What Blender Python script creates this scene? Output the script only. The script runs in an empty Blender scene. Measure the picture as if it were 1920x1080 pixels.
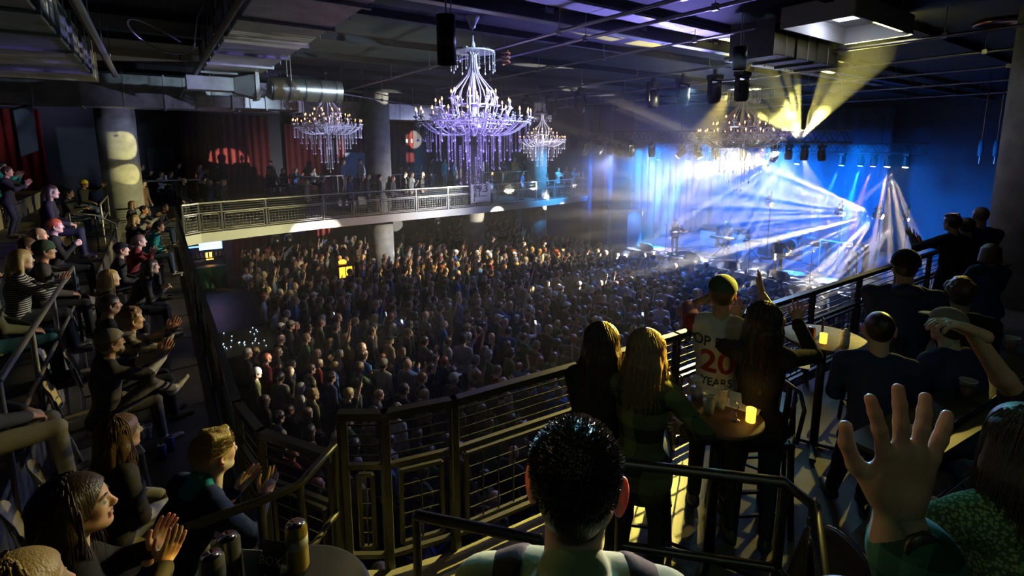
import bpy, bmesh, math, random
import numpy as np
from mathutils import Vector, Matrix, Quaternion, noise
R = math.radians
SC = bpy.context.scene
COL = SC.collection
random.seed(7)

# ---------------------------------------------------------------- camera
CAM_AT = Vector((0.0, 0.0, 6.8))
YAW, PITCH = R(35.1), R(8.74)
FWD_H = Vector((math.sin(YAW), math.cos(YAW), 0))
FWD = (FWD_H * math.cos(PITCH) - Vector((0, 0, 1)) * math.sin(PITCH)).normalized()
cam_data = bpy.data.cameras.new('camera')
cam = bpy.data.objects.new('camera', cam_data); COL.objects.link(cam)
cam.location = CAM_AT
cam.rotation_euler = (math.pi / 2 - PITCH, 0, -YAW)
cam_data.sensor_width = 36.0
cam_data.lens = 948.0 / 1920.0 * 36.0
cam_data.shift_y = -124.0 / 1920.0
cam_data.clip_start = 0.05; cam_data.clip_end = 200
SC.camera = cam

# ---------------------------------------------------------------- world, exposure
world = bpy.data.worlds.new('World'); SC.world = world
world.use_nodes = True
world.node_tree.nodes['Background'].inputs[0].default_value = (0.10, 0.16, 0.30, 1)
world.node_tree.nodes['Background'].inputs[1].default_value = 0.012
SC.view_settings.view_transform = 'Standard'
SC.view_settings.look = 'None'
SC.view_settings.gamma = 1.0
SC.view_settings.use_curve_mapping = False
SC.view_settings.exposure = 0.0
cy = SC.cycles
cy.use_denoising = True
try:
    cy.denoiser = 'OPENIMAGEDENOISE'
except Exception:
    pass
cy.use_adaptive_sampling = False
cy.max_bounces = 3; cy.diffuse_bounces = 1; cy.glossy_bounces = 2; cy.transmission_bounces = 4
cy.volume_bounces = 0; cy.transparent_max_bounces = 8
cy.use_light_tree = True
cy.caustics_reflective = False; cy.caustics_refractive = False
cy.sample_clamp_indirect = 3.0
LAMPS = []

# ---------------------------------------------------------------- stage, house and balcony lamps, with added fills
def spot(src, dst, power, color, cone, blend=0.15, size=0.03, gobo=None, rings=0, name='stage_or_fill_spot', vol=1.0, diff=1.0):
    ld = bpy.data.lights.new(name, 'SPOT')
    ld.energy = power; ld.color = color[:3]
    ld.spot_size = R(cone); ld.spot_blend = blend; ld.shadow_soft_size = size
    lo = bpy.data.objects.new(name, ld); COL.objects.link(lo)
    lo.location = src
    d = (Vector(dst) - Vector(src)).normalized()
    lo.rotation_euler = d.to_track_quat('-Z', 'Y').to_euler()
    if gobo:                                   # a metal pattern wheel in the lamp: n rays, duty = open share
        n, duty, seed = gobo
        ld.use_nodes = True
        nt = ld.node_tree; N = nt.nodes; L = nt.links
        em = next(x for x in N if x.type == 'EMISSION')
        tc = N.new('ShaderNodeTexCoord')
        sep = N.new('ShaderNodeSeparateXYZ'); L.new(tc.outputs['Normal'], sep.inputs[0])
        dx = N.new('ShaderNodeMath'); dx.operation = 'DIVIDE'; L.new(sep.outputs[0], dx.inputs[0]); L.new(sep.outputs[2], dx.inputs[1])
        dy = N.new('ShaderNodeMath'); dy.operation = 'DIVIDE'; L.new(sep.outputs[1], dy.inputs[0]); L.new(sep.outputs[2], dy.inputs[1])
        cmb = N.new('ShaderNodeCombineXYZ'); L.new(dx.outputs[0], cmb.inputs[0]); L.new(dy.outputs[0], cmb.inputs[1]); cmb.inputs[2].default_value = seed
        vo = N.new('ShaderNodeTexVoronoi'); vo.voronoi_dimensions = '3D'; vo.feature = 'F1'
        vo.inputs['Scale'].default_value = n / (2 * math.tan(R(cone / 2)))
        L.new(cmb.outputs[0], vo.inputs['Vector'])
        if n < 0: pass
        lt = N.new('ShaderNodeMapRange'); lt.inputs[1].default_value = duty; lt.inputs[2].default_value = duty * 1.35
        lt.inputs[3].default_value = 1; lt.inputs[4].default_value = 0.006
        L.new(vo.outputs['Distance'], lt.inputs[0])
        L.new(lt.outputs[0], em.inputs['Strength'])
    if rings:                                  # ring pattern wheel
        ld.use_nodes = True; nt = ld.node_tree; N = nt.nodes; L = nt.links; em = next(x for x in N if x.type == 'EMISSION')
        tc = N.new('ShaderNodeTexCoord'); sep = N.new('ShaderNodeSeparateXYZ'); L.new(tc.outputs['Normal'], sep.inputs[0])
        dx = N.new('ShaderNodeMath'); dx.operation = 'DIVIDE'; L.new(sep.outputs[0], dx.inputs[0]); L.new(sep.outputs[2], dx.inputs[1])
        dy = N.new('ShaderNodeMath'); dy.operation = 'DIVIDE'; L.new(sep.outputs[1], dy.inputs[0]); L.new(sep.outputs[2], dy.inputs[1])
        cmb = N.new('ShaderNodeCombineXYZ'); L.new(dx.outputs[0], cmb.inputs[0]); L.new(dy.outputs[0], cmb.inputs[1])
        vo = N.new('ShaderNodeTexVoronoi'); vo.voronoi_dimensions = '2D'; vo.inputs['Scale'].default_value = rings / (2 * math.tan(R(cone / 2))); vo.inputs['Randomness'].default_value = .55
        L.new(cmb.outputs[0], vo.inputs['Vector'])
        sb = N.new('ShaderNodeMath'); sb.operation = 'SUBTRACT'; L.new(vo.outputs['Distance'], sb.inputs[0]); sb.inputs[1].default_value = .38
        ab = N.new('ShaderNodeMath'); ab.operation = 'ABSOLUTE'; L.new(sb.outputs[0], ab.inputs[0])
        lt = N.new('ShaderNodeMapRange'); lt.inputs[1].default_value = .04; lt.inputs[2].default_value = .07; lt.inputs[3].default_value = 1; lt.inputs[4].default_value = 0
        L.new(ab.outputs[0], lt.inputs[0]); L.new(lt.outputs[0], em.inputs['Strength'])
    ld.volume_factor = vol; ld.diffuse_factor = diff
    return lo

WHITE = (1.0, 0.90, 0.72); YEL = (0.95, 0.85, 0.22); BLUE = (0.02, 0.16, 1.0); CYAN = (0.02, 0.42, 1.0); VIO = (0.20, 0.10, 1.0)
TR = 18.5                                       # truss line
def off(src, dst, d=.45):                       # the beam leaves the front of the lamp's head
    s, t = Vector(src), Vector(dst); return s + (t - s).normalized() * d
def beam(src, dst, *a, d=.45, **k): return spot(off(src, dst, d), dst, *a, **k)
# yellow fan going up over the room from the right end of the truss
for dst, pw, cn in [((9.6, 3.1, 8.95), 2.4, 5.5), ((10.6, 4.1, 8.95), 1.5, 3), ((15.28, 6.64, 8.95), .5, 6), ((14.5, 7.2, 8.95), 1.8, 3), ((13.6, 7.1, 8.95), 2.2, 2.5), ((12.6, 7.0, 8.95), 2.6, 2.5), ((11.6, 6.8, 8.95), 2.6, 3), ((10.2, 6.65, 8.95), 2.6, 3), ((8.3, 6.7, 8.95), 2.0, 4), ((9.5, 8.2, 8.95), 1.5, 4)]:
    beam((18.9, 9.0, 7.0), dst, 80000 * pw, YEL, cn, .25, d=.2, vol=2.5, diff=.25)
# a lamp whose lens splits its light into a spray of narrow rays
def fan(src, dst, power, color, rings, cone=2.4, seed=0, vol=2.5, diff=.003, d=.42, blend=.3):
    rr = random.Random(seed); s0 = Vector(src); ax = (Vector(dst) - s0).normalized(); q = ax.to_track_quat('Z', 'Y')
    for half, n in rings:
        for k in range(n):
            a = 2 * math.pi * (k + rr.uniform(-.22, .22)) / n; h = R(half * rr.uniform(.86, 1.14))
            dr = q @ Vector((math.sin(h) * math.cos(a), math.sin(h) * math.sin(a), math.cos(h)))
            spot(s0 + dr * d, s0 + dr * 5, power * .85 * rr.uniform(.6, 1.3), color, cone * rr.uniform(.8, 1.25), blend, vol=vol, diff=diff)
# white sprays thrown across the stage from its right side
fan((24, 8.2, 3.95), (18.5, 11.6, 3.1), 110000, WHITE, [(36, 11), (20, 7), (7, 3)], 3.0, 1)
fan((24, 9.62, 3.9), (18.5, 16, 4.3), 85000, WHITE, [(14, 8), (5, 3)], 2.6, 2)
fan((24, 12.78, 4.0), (19, 20.2, 4.5), 60000, WHITE, [(11, 8), (4, 3)], 2.2, 3)
fan((24, 7.25, 3.9), (20.5, 8.6, 1.4), 60000, WHITE, [(8, 5), (2, 1)], 2.6, 4)
# the big burst at the truss end, thrown down left over the stage
beam((18.6, 9.0, 6.6), (18.3, 14.5, 4.7), 120000, (1, .95, .85), 8, .5, vol=2.6, diff=.004)
beam((18.6, 9.0, 6.6), (18.0, 10.6, 6.2), 26000, (1, .95, .85), 44, .8, vol=2.5, diff=.01)
fan((18.6, 9.0, 6.6), (19.8, 12.5, 3.6), 110000, (.95, .97, 1), [(20, 8), (9, 5)], 2.4, 5)
# beams toward the left side wall of the hall
fan((18.5, 13.7, 6.5), (15.8, 19.6, 1.8), 16000, (1, .95, .78), [(9, 8), (3.5, 4)], 1.8, 6)
# down beams from the upstage truss
fan((24, 8.0, 6.1), (22.6, 6.7, 1.2), 60000, (1, .86, .5), [(14, 10), (6, 5)], 3.2, 7, diff=.01)
beam((24, 7.4, 6.1), (23.2, 8.3, 4.8), 6000, (1, .86, .5), 10, .3, vol=2, diff=.1)
for y, c, t in [(9.66, BLUE, (22.6, 10.6, 1.2)), (8.95, CYAN, (22.5, 9.1, 1.2)), (8.49, VIO, (22.4, 9.0, 1.2)), (18.4, CYAN, (22.2, 18.7, 1.2)), (16, VIO, (22, 17.2, 1.2)), (17.3, CYAN, (22, 17.6, 1.2))]:
    beam((24, y, 6.1), t, 40000, c, 12, .3, vol=2.2, diff=.06)
for y, t in [(15.2, (21, 16.8, 1.2)), (12.9, (21, 14.2, 1.2)), (11.5, (21, 12.2, 1.2))]:
    fan((24, y, 6.1), t, 45000, WHITE, [(9, 7), (3, 2)], 1.8, int(y * 10))
# ring pattern lamps onto the deck
# blue washes over stage, drapes, haze
for y in (7.5, 10.5, 13.5, 16.5):
    beam((19.2, y, 6.9), (27.5, y + .8, 2.6), (16000 if y > 8 else 3500), (.0, .19, 1), 68, .8, size=.2, vol=.8)
beam((20.5, 18.2, 6.8), (25.5, 19.4, 2.5), 2600, CYAN, 90, .8, size=.2, vol=.4)
beam((21.5, 18.0, 3.2), (21.3, 18.9, 2.2), 120, CYAN, 110, .8, size=.1, d=.1)
# ring pattern projected on the deck
for y0, t in ((16.5, (21.6, 16.0, 1.2)), (13.4, (21.7, 13.2, 1.2)), (10.6, (21.6, 10.6, 1.2)), (9.3, (21.5, 8.2, 1.2))):
    beam((19.4, y0, 6.8), t, 11000, (1, .93, .85), 32, .1, rings=4, size=.01, vol=.03)
# white-blue light from the stage rig onto the floor crowd
for y, t, pw in ((17.5, (9, 15, 1.5), 1.), (13, (9, 11, 1.5), 1.), (9, (10, 8, 1.5), .8)):
    beam((18.5, y, 6.3), t, 1150 * pw, (.33, .41, 1.0), 95, .9, size=.25, vol=.15)
beam((18.5, 15.5, 6.2), (16.5, 12.5, 1.5), 2600, (.06, .22, 1.0), 90, .9, size=.25, vol=.2)
beam((18.0, 17.0, 6.4), (3, 9, 1.5), 520, (.70, .70, 1.0), 34, .7, size=.2, vol=.1)
# yellow pattern lamp over the far crowd and columns
beam((18.3, 10.9, 6.4), (8.9, 20.0, 1.2), 17000, (1, .72, .22), 15, .25, gobo=(3.4, .46, 9.7), vol=.06)
beam((18.3, 11.9, 6.4), (13.6, 19.6, 1.0), 9000, (1, .74, .26), 21, .25, gobo=(3.4, .46, 3.7), vol=.06)
beam((18.3, 10.9, 6.4), (4.2, 24.5, 1.6), 3500, (1, .6, .15), 14, .5, vol=.05)
# soft yellow lamp raking the seated rear rows, the rear column and the far deck edge
beam((18.0, 9.5, 6.3), (-1.2, 12.5, 5.0), 12000, (.95, .78, .36), 42, .7, gobo=(6, .52, 2.6), size=.12, vol=.03)
beam((18.0, 9.5, 6.3), (-.9, 22.4, 6.75), 42000, (.95, .86, .32), 2.6, .15, vol=.02)
beam((18.0, 9.3, 6.3), (-.75, 22.4, 5.75), 38000, (.95, .82, .30), 1.9, .15, vol=.02)
beam((18.0, 9.1, 6.3), (1.5, 20.4, 3.6), 22000, (.95, .85, .35), 17, .7, vol=.02)
beam((12.0, 7.5, 8.3), (2.0, 21.0, 3.6), 1500, (.85, .85, .42), 30, .7, size=.1, vol=.1)
# yellow lamp on the near tables, the women's hair and the near floor
beam((14.0, 2.9, 7.9), (3.2, 2.5, 5.0), 2200, (1, .78, .16), 22, .6, size=.05, vol=.0)
beam((10.6, 1.5, 8.3), (2.30, 1.90, 5.62), 26000, (1, .66, .08), 4.6, .5, size=.03, vol=.05)
beam((11.0, 2.2, 8.3), (3.9, 2.3, 5.3), 420, (1, .70, .10), 12, .6, size=.03, vol=.05)
beam((18.0, 9.8, 6.7), (.66, .72, 6.04), 90000, (1, .66, .42), 2.2, .4, size=.03, vol=0)  # added narrow beam that makes the front man's ears glow
beam((12.5, 9.0, 8.4), (.68, .74, 6.10), 9000, (.30, .62, 1), 7, .5, size=.03, vol=.03)
beam((4.0, 4.4, 8.6), (.27, 1.70, 5.5), 300, (1, .80, .30), 8, .5, size=.03, vol=0)  # added unseen warm lamp that brightens the can on the corner table
beam((-1.5, 7.5, 8.2), (.66, .72, 6.1), 160, (1, .75, .25), 12, .5, size=.03, vol=0)
beam((1.2, -1.8, 8.7), (4.6, 2.2, 4.9), 26, (.62, .80, .55), 85, .9, size=.25, vol=0)  # added dim fill from above and behind the camera, no fixture there
beam((-.6, -.6, 8.7), (1.9, .6, 5.7), 14, (.55, .75, .45), 60, .9, size=.2, vol=0)  # second added fill from behind the camera onto the near right
beam((5.5, 3.6, 8.3), (1.4, .4, 6.1), 190, (.12, .75, .80), 24, .6, size=.05, vol=0)
beam((11.5, 7.2, 8.2), (1.6, 2.6, 3.7), 26000, (1, .80, .16), 14, .5, size=.05, vol=.01)
beam((16.5, 8.0, 7.8), (0.0, 3.4, 5.0), 7000, (.9, .80, .40), 17, .7, gobo=(5, .62, 1.2), size=.05, vol=.01)
beam((18.0, 9.5, 6.3), (-.45, 6.2, 4.85), 9000, (1, .74, .16), 5.5, .6, size=.05, vol=.01)
beam((18.0, 9.5, 6.3), (-.55, 17.0, 4.7), 14000, (1, .8, .22), 6, .6, size=.05, vol=.01)
beam((18.0, 9.5, 6.3), (-1.5, 11.0, 5.2), 6000, (.85, .80, 1), 12, .7, size=.05, vol=.01)
beam((18.0, 9.5, 6.3), (.15, 3.25, 5.3), 16000, (.92, .86, .30), 3.2, .5, size=.05, vol=.01)
# added spots standing in for light reflected onto ducts and ceiling
beam((12.0, 14.0, 5.4), (.6, 11.0, 8.5), 1500, (.62, .82, .70), 52, .9, size=.2, vol=.1)
beam((13.0, 9.0, 5.9), (7.0, 7.0, 9.0), 3600, (.30, .26, 1.0), 50, .9, size=.2, vol=.15)
beam((19.5, 12.0, 6.0), (13.0, 8.0, 9.0), 700, (.45, .55, .95), 90, .9, size=.2, vol=.2)
beam((19.0, 6.0, 6.2), (27, 0, 5), 120, (.04, .16, .9), 110, .9, size=.3, vol=.4)
beam((21.0, 17.5, 6.6), (22.1, 22.4, 4.6), 2600, (.02, .25, 1.0), 40, .7, size=.1, vol=.5)
# blue light on the far balcony's stage end, cool wash on its deck
beam((20.0, 19.0, 6.4), (17.5, 24.0, 4.2), 2600, (.05, .45, 1.0), 60, .8, size=.1, vol=.3)
beam((16.0, 15.0, 6.8), (9.0, 23.5, 5.0), 1300, (.45, .48, .95), 60, .9, size=.2, vol=.2)
# spots added in mid-air to brighten the chandeliers, mostly violet
beam((11.2, 4.5, 7.0), (5.0, 8.4, 7.1), 9000, (.36, .26, 1.0), 22, .6, size=.05, vol=.04)
beam((2.0, 3.6, 6.2), (5.0, 8.4, 7.2), 1500, (.40, .30, 1.0), 20, .6, size=.05, vol=.04)
beam((9.0, 12.5, 5.5), (4.8, 17.3, 7.2), 2800, (.60, .58, 1.0), 28, .6, size=.05, vol=.04)
beam((12.0, 12.5, 5.5), (14.9, 18.8, 6.9), 3600, (.85, .78, .95), 24, .6, size=.05, vol=.04)
beam((9.0, 5.4, 6.0), (12.7, 7.6, 7.2), 130, (1, .85, .6), 34, .6, size=.05, vol=.04)
beam((7.5, 3.6, 8.0), (5.0, 8.4, 7.8), 2400, (.60, .80, 1.0), 26, .6, size=.05, vol=.1)
# spill at the near right: dim blue-green
beam((10.5, 5.8, 8.2), (5.0, 1.4, 4.6), 260, (.12, .50, .62), 60, .9, size=.3, vol=.1)
# balcony edge lamps
beam((4.05, 20.7, 3.2), (5.2, 9.0, 7.6), 900, VIO, 15, .25)
beam((4.05, 20.7, 3.2), (5.3, 19.4, 5.0), 350, (.28, .16, 1), 26, .2)
beam((3.6, 20.7, 3.3), (4.0, 21.6, 5.2), 120, (.06, .1, 1), 12, .2)
# ---------------------------------------------------------------- helpers
def link(nt, a, b): nt.links.new(a, b)
MATS = {}
def mat(name, color, rough=0.6, metal=0.0, spec=0.5, noise_amt=0.0, noise_scale=8.0, bump=0.0, bump_scale=60.0, emit=None, emit_str=0.0, sheen=0.0, trans=0.0, objrand=False, coat=0.0, alpha=1.0):
    if name in MATS: return MATS[name]
    m = bpy.data.materials.new(name); m.use_nodes = True; nt = m.node_tree
    b = nt.nodes['Principled BSDF']
    b.inputs['Base Color'].default_value = (*color[:3], 1)
    b.inputs['Roughness'].default_value = rough; b.inputs['Metallic'].default_value = metal
    b.inputs['Specular IOR Level'].default_value = spec
    if sheen: b.inputs['Sheen Weight'].default_value = sheen
    if trans: b.inputs['Transmission Weight'].default_value = trans
    if coat: b.inputs['Coat Weight'].default_value = coat
    if alpha < 1: b.inputs['Alpha'].default_value = alpha
    if emit:
        b.inputs['Emission Color'].default_value = (*emit[:3], 1); b.inputs['Emission Strength'].default_value = emit_str
    if noise_amt or bump:
        tc = nt.nodes.new('ShaderNodeTexCoord')
        if noise_amt:
            n = nt.nodes.new('ShaderNodeTexNoise'); n.inputs['Scale'].default_value = noise_scale; n.inputs['Detail'].default_value = 5
            link(nt, tc.outputs['Object'], n.inputs['Vector'])
            r = nt.nodes.new('ShaderNodeValToRGB')
            lo = tuple(max(0, c * (1 - noise_amt)) for c in color[:3]); hi = tuple(min(1, c * (1 + noise_amt)) for c in color[:3])
            r.color_ramp.elements[0].position = .3; r.color_ramp.elements[1].position = .7
            r.color_ramp.elements[0].color = (*lo, 1); r.color_ramp.elements[1].color = (*hi, 1)
            link(nt, n.outputs['Fac'], r.inputs[0]); link(nt, r.outputs[0], b.inputs['Base Color'])
        if bump:
            n2 = nt.nodes.new('ShaderNodeTexNoise'); n2.inputs['Scale'].default_value = bump_scale; n2.inputs['Detail'].default_value = 3
            link(nt, tc.outputs['Object'], n2.inputs['Vector'])
            bp = nt.nodes.new('ShaderNodeBump'); bp.inputs['Strength'].default_value = bump; bp.inputs['Distance'].default_value = 0.01
            link(nt, n2.outputs['Fac'], bp.inputs['Height']); link(nt, bp.outputs[0], b.inputs['Normal'])
    MATS[name] = m
    return m

def patterned(name, c1, c2, kind='plaid', scale=8.0, rough=0.85, c3=None):
    """woven cloth: plaid or stripes in the cloth's own coordinates"""
    if name in MATS: return MATS[name]
    m = bpy.data.materials.new(name); m.use_nodes = True; nt = m.node_tree; N = nt.nodes
    b = N['Principled BSDF']; b.inputs['Roughness'].default_value = rough; b.inputs['Specular IOR Level'].default_value = .2
    tc = N.new('ShaderNodeTexCoord'); sep = N.new('ShaderNodeSeparateXYZ'); link(nt, tc.outputs['Object'], sep.inputs[0])
    def band(sock, s, lo):
        a = N.new('ShaderNodeMath'); a.operation = 'MULTIPLY'; link(nt, sock, a.inputs[0]); a.inputs[1].default_value = s
        f = N.new('ShaderNodeMath'); f.operation = 'FRACT'; link(nt, a.outputs[0], f.inputs[0])
        g = N.new('ShaderNodeMath'); g.operation = 'GREATER_THAN'; link(nt, f.outputs[0], g.inputs[0]); g.inputs[1].default_value = lo
        return g.outputs[0]
    mx = N.new('ShaderNodeMix'); mx.data_type = 'RGBA'
    mx.inputs[6].default_value = (*c1, 1); mx.inputs[7].default_value = (*c2, 1)
    if kind == 'plaid':
        yy = N.new('ShaderNodeMath'); yy.operation = 'ADD'; link(nt, sep.outputs[0], yy.inputs[0]); link(nt, sep.outputs[1], yy.inputs[1])
        h = band(sep.outputs[2], scale, .5); v = band(yy.outputs[0], scale, .5)
        s = N.new('ShaderNodeMath'); s.operation = 'ADD'; link(nt, h, s.inputs[0]); link(nt, v, s.inputs[1])
        d = N.new('ShaderNodeMath'); d.operation = 'MULTIPLY'; d.inputs[1].default_value = .5; link(nt, s.outputs[0], d.inputs[0])
        link(nt, d.outputs[0], mx.inputs[0])
    elif kind == 'stripe':
        link(nt, band(sep.outputs[2], scale, .6), mx.inputs[0])
    else:
        n = N.new('ShaderNodeTexVoronoi'); n.inputs['Scale'].default_value = scale; link(nt, tc.outputs['Object'], n.inputs['Vector'])
        g = N.new('ShaderNodeMath'); g.operation = 'GREATER_THAN'; g.inputs[1].default_value = .45; link(nt, n.outputs['Distance'], g.inputs[0]); link(nt, g.outputs[0], mx.inputs[0])
    link(nt, mx.outputs[2], b.inputs['Base Color'])
    MATS[name] = m
    return m

class MB:
    """collects shapes; build() links them as one mesh object"""
    def __init__(s): s.v = []; s.f = []; s.m = []; s.mats = []; s.cur = 0; s.smooth = []; s.sm = False
    def use(s, m):
        if m not in s.mats: s.mats.append(m)
        s.cur = s.mats.index(m); return s
    def add(s, vs, fs, smooth=None):
        o = len(s.v); s.v += [tuple(v) for v in vs]
        s.f += [tuple(i + o for i in f) for f in fs]; s.m += [s.cur] * len(fs); s.smooth += [s.sm if smooth is None else smooth] * len(fs)
        return s
    def box(s, x0, x1, y0, y1, z0, z1, M=None, bevel=0):
        b = min(bevel, abs(x1 - x0) * .45, abs(y1 - y0) * .45, abs(z1 - z0) * .45)
        if b > 0:                                # chamfered box
            vs = []; idx = {}
            for ax in range(3):
                for sx in (0, 1):
                    for sy in (0, 1):
                        for sz in (0, 1):
                            p = []
                            for k, (lo, hi, sg) in enumerate(((x0, x1, sx), (y0, y1, sy), (z0, z1, sz))):
                                inset = 0 if k == ax else b
                                p.append(hi - inset if sg else lo + inset)
                            idx[(ax, sx, sy, sz)] = len(vs); vs.append(p)
            fs = []
            I = lambda a, x, y, z: idx[(a, x, y, z)]
            for t in (0, 1):
                fs.append([I(0, t, 0, 0), I(0, t, 1, 0), I(0, t, 1, 1), I(0, t, 0, 1)][::1 if t else -1])
                fs.append([I(1, 0, t, 0), I(1, 0, t, 1), I(1, 1, t, 1), I(1, 1, t, 0)][::1 if t else -1])
                fs.append([I(2, 0, 0, t), I(2, 1, 0, t), I(2, 1, 1, t), I(2, 0, 1, t)][::1 if t else -1])
            for a in (0, 1):
                for c in (0, 1):
                    fs.append([I(0, a, c, 0), I(0, a, c, 1), I(1, a, c, 1), I(1, a, c, 0)])
                    fs.append([I(1, 0, a, c), I(1, 1, a, c), I(2, 1, a, c), I(2, 0, a, c)])
                    fs.append([I(0, a, 0, c), I(0, a, 1, c), I(2, a, 1, c), I(2, a, 0, c)])
                    for d in (0, 1): fs.append([I(0, a, c, d), I(1, a, c, d), I(2, a, c, d)])
        else:
            vs = [(x, y, z) for x in (x0, x1) for y in (y0, y1) for z in (z0, z1)]
            fs = [(0, 1, 3, 2), (4, 6, 7, 5), (0, 4, 5, 1), (2, 3, 7, 6), (0, 2, 6, 4), (1, 5, 7, 3)]
        if M is not None: vs = [M @ Vector(v) for v in vs]
        return s.add(vs, fs, False)
    def beam(s, a, b, w, h, up=(0, 0, 1)):       # rectangular bar a->b
        a, b = Vector(a), Vector(b); d = (b - a); L = d.length
        if L < 1e-6: return s
        d /= L; u = Vector(up)
        if abs(d.dot(u)) > .98: u = Vector((1, 0, 0))
        x = d.cross(u).normalized(); y = x.cross(d)
        vs = [a + d * t * L + x * i * w / 2 + y * j * h / 2 for t in (0, 1) for i, j in ((-1, -1), (1, -1), (1, 1), (-1, 1))]
        return s.add(vs, [(3, 2, 1, 0), (4, 5, 6, 7), (0, 1, 5, 4), (1, 2, 6, 5), (2, 3, 7, 6), (3, 0, 4, 7)], False)
    def tube(s, pts, r, n=8, r2=None, cap=True, closed=False):
        pts = [Vector(p) for p in pts]; K = len(pts)
        rr = r if isinstance(r, (list, tuple)) else [r + ((r2 if r2 is not None else r) - r) * i / max(1, K - 1) for i in range(K)]
        vs = []; ref = None
        for i, p in enumerate(pts):
            if closed: d = pts[(i + 1) % K] - pts[i - 1]
            else: d = pts[min(i + 1, K - 1)] - pts[max(i - 1, 0)]
            d.normalize()
            if ref is None: ref = Vector((0, 0, 1)) if abs(d.z) < .9 else Vector((1, 0, 0))
            x = ref.cross(d)
            if x.length < 1e-4: x = Vector((1, 0, 0)).cross(d)
            x.normalize(); y = d.cross(x); ref = y
            for k in range(n):
                a = 2 * math.pi * k / n
                vs.append(p + (x * math.cos(a) + y * math.sin(a)) * rr[i])
        fs = []
        for i in range(K if closed else K - 1):
            j = (i + 1) % K
            for k in range(n): fs.append((i * n + k, i * n + (k + 1) % n, j * n + (k + 1) % n, j * n + k))
        s.add(vs, fs, True)
        if cap and not closed: s.add(vs[:n], [tuple(range(n))[::-1]], False); s.add(vs[-n:], [tuple(range(n))], False)
        return s
    def lathe(s, prof, c=(0, 0, 0), n=16, M=None, smooth=True):
        c = Vector(c); vs = []
        for r, z in prof:
            for k in range(n):
                a = 2 * math.pi * k / n; v = Vector((r * math.cos(a), r * math.sin(a), z))
                vs.append((M @ v if M is not None else v) + c)
        fs = []
        for i in range(len(prof) - 1):
            for k in range(n): fs.append((i * n + k, i * n + (k + 1) % n, (i + 1) * n + (k + 1) % n, (i + 1) * n + k))
        if prof[0][0] > 1e-5: fs.append(tuple(range(n))[::-1])
        if prof[-1][0] > 1e-5: fs.append(tuple((len(prof) - 1) * n + k for k in range(n)))
        return s.add(vs, fs, smooth)
    def mesh(s, name='mesh'):
        me = bpy.data.meshes.new(name)
        me.from_pydata(s.v, [], s.f)
        for m in s.mats: me.materials.append(m)
        me.polygons.foreach_set('material_index', s.m); me.polygons.foreach_set('use_smooth', s.smooth)
        me.update(); return me
    def build(s, name, m=None, parent=None, loc=None, rz=None):
        me = s.mesh(name)
        if m is not None: me.materials.clear(); me.materials.append(m); me.polygons.foreach_set('material_index', [0] * len(s.f))
        o = bpy.data.objects.new(name, me); COL.objects.link(o)
        if parent is not None: o.parent = parent
        if loc is not None: o.location = loc
        if rz is not None: o.rotation_euler = (0, 0, rz)
        return o

def tag(o, label=None, cat=None, group=None, kind=None):
    if label: o['label'] = label
    if cat: o['category'] = cat
    if group: o['group'] = group
    if kind: o['kind'] = kind
    return o
def struct(o): o['kind'] = 'structure'; return o
def empty(name, loc=(0, 0, 0), rz=0.0, rot=None):
    o = bpy.data.objects.new(name, None); COL.objects.link(o); o.empty_display_size = .1
    o.location = loc; o.rotation_euler = rot if rot else (0, 0, rz); return o
def copy_tree(o, kids, parent=None):
    c = o.copy(); COL.objects.link(c)
    if parent is not None: c.parent = parent
    for ch in kids.get(o, []): copy_tree(ch, kids, c)
    return c
def kids_of(root):
    kd = {}
    for o in COL.objects:
        if o.parent is not None: kd.setdefault(o.parent, []).append(o)
    return kd
def basis(x, z):
    x = Vector(x).normalized(); z = Vector(z); y = z.cross(x).normalized(); z = x.cross(y)
    return Matrix((x, y, z)).transposed()

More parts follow.
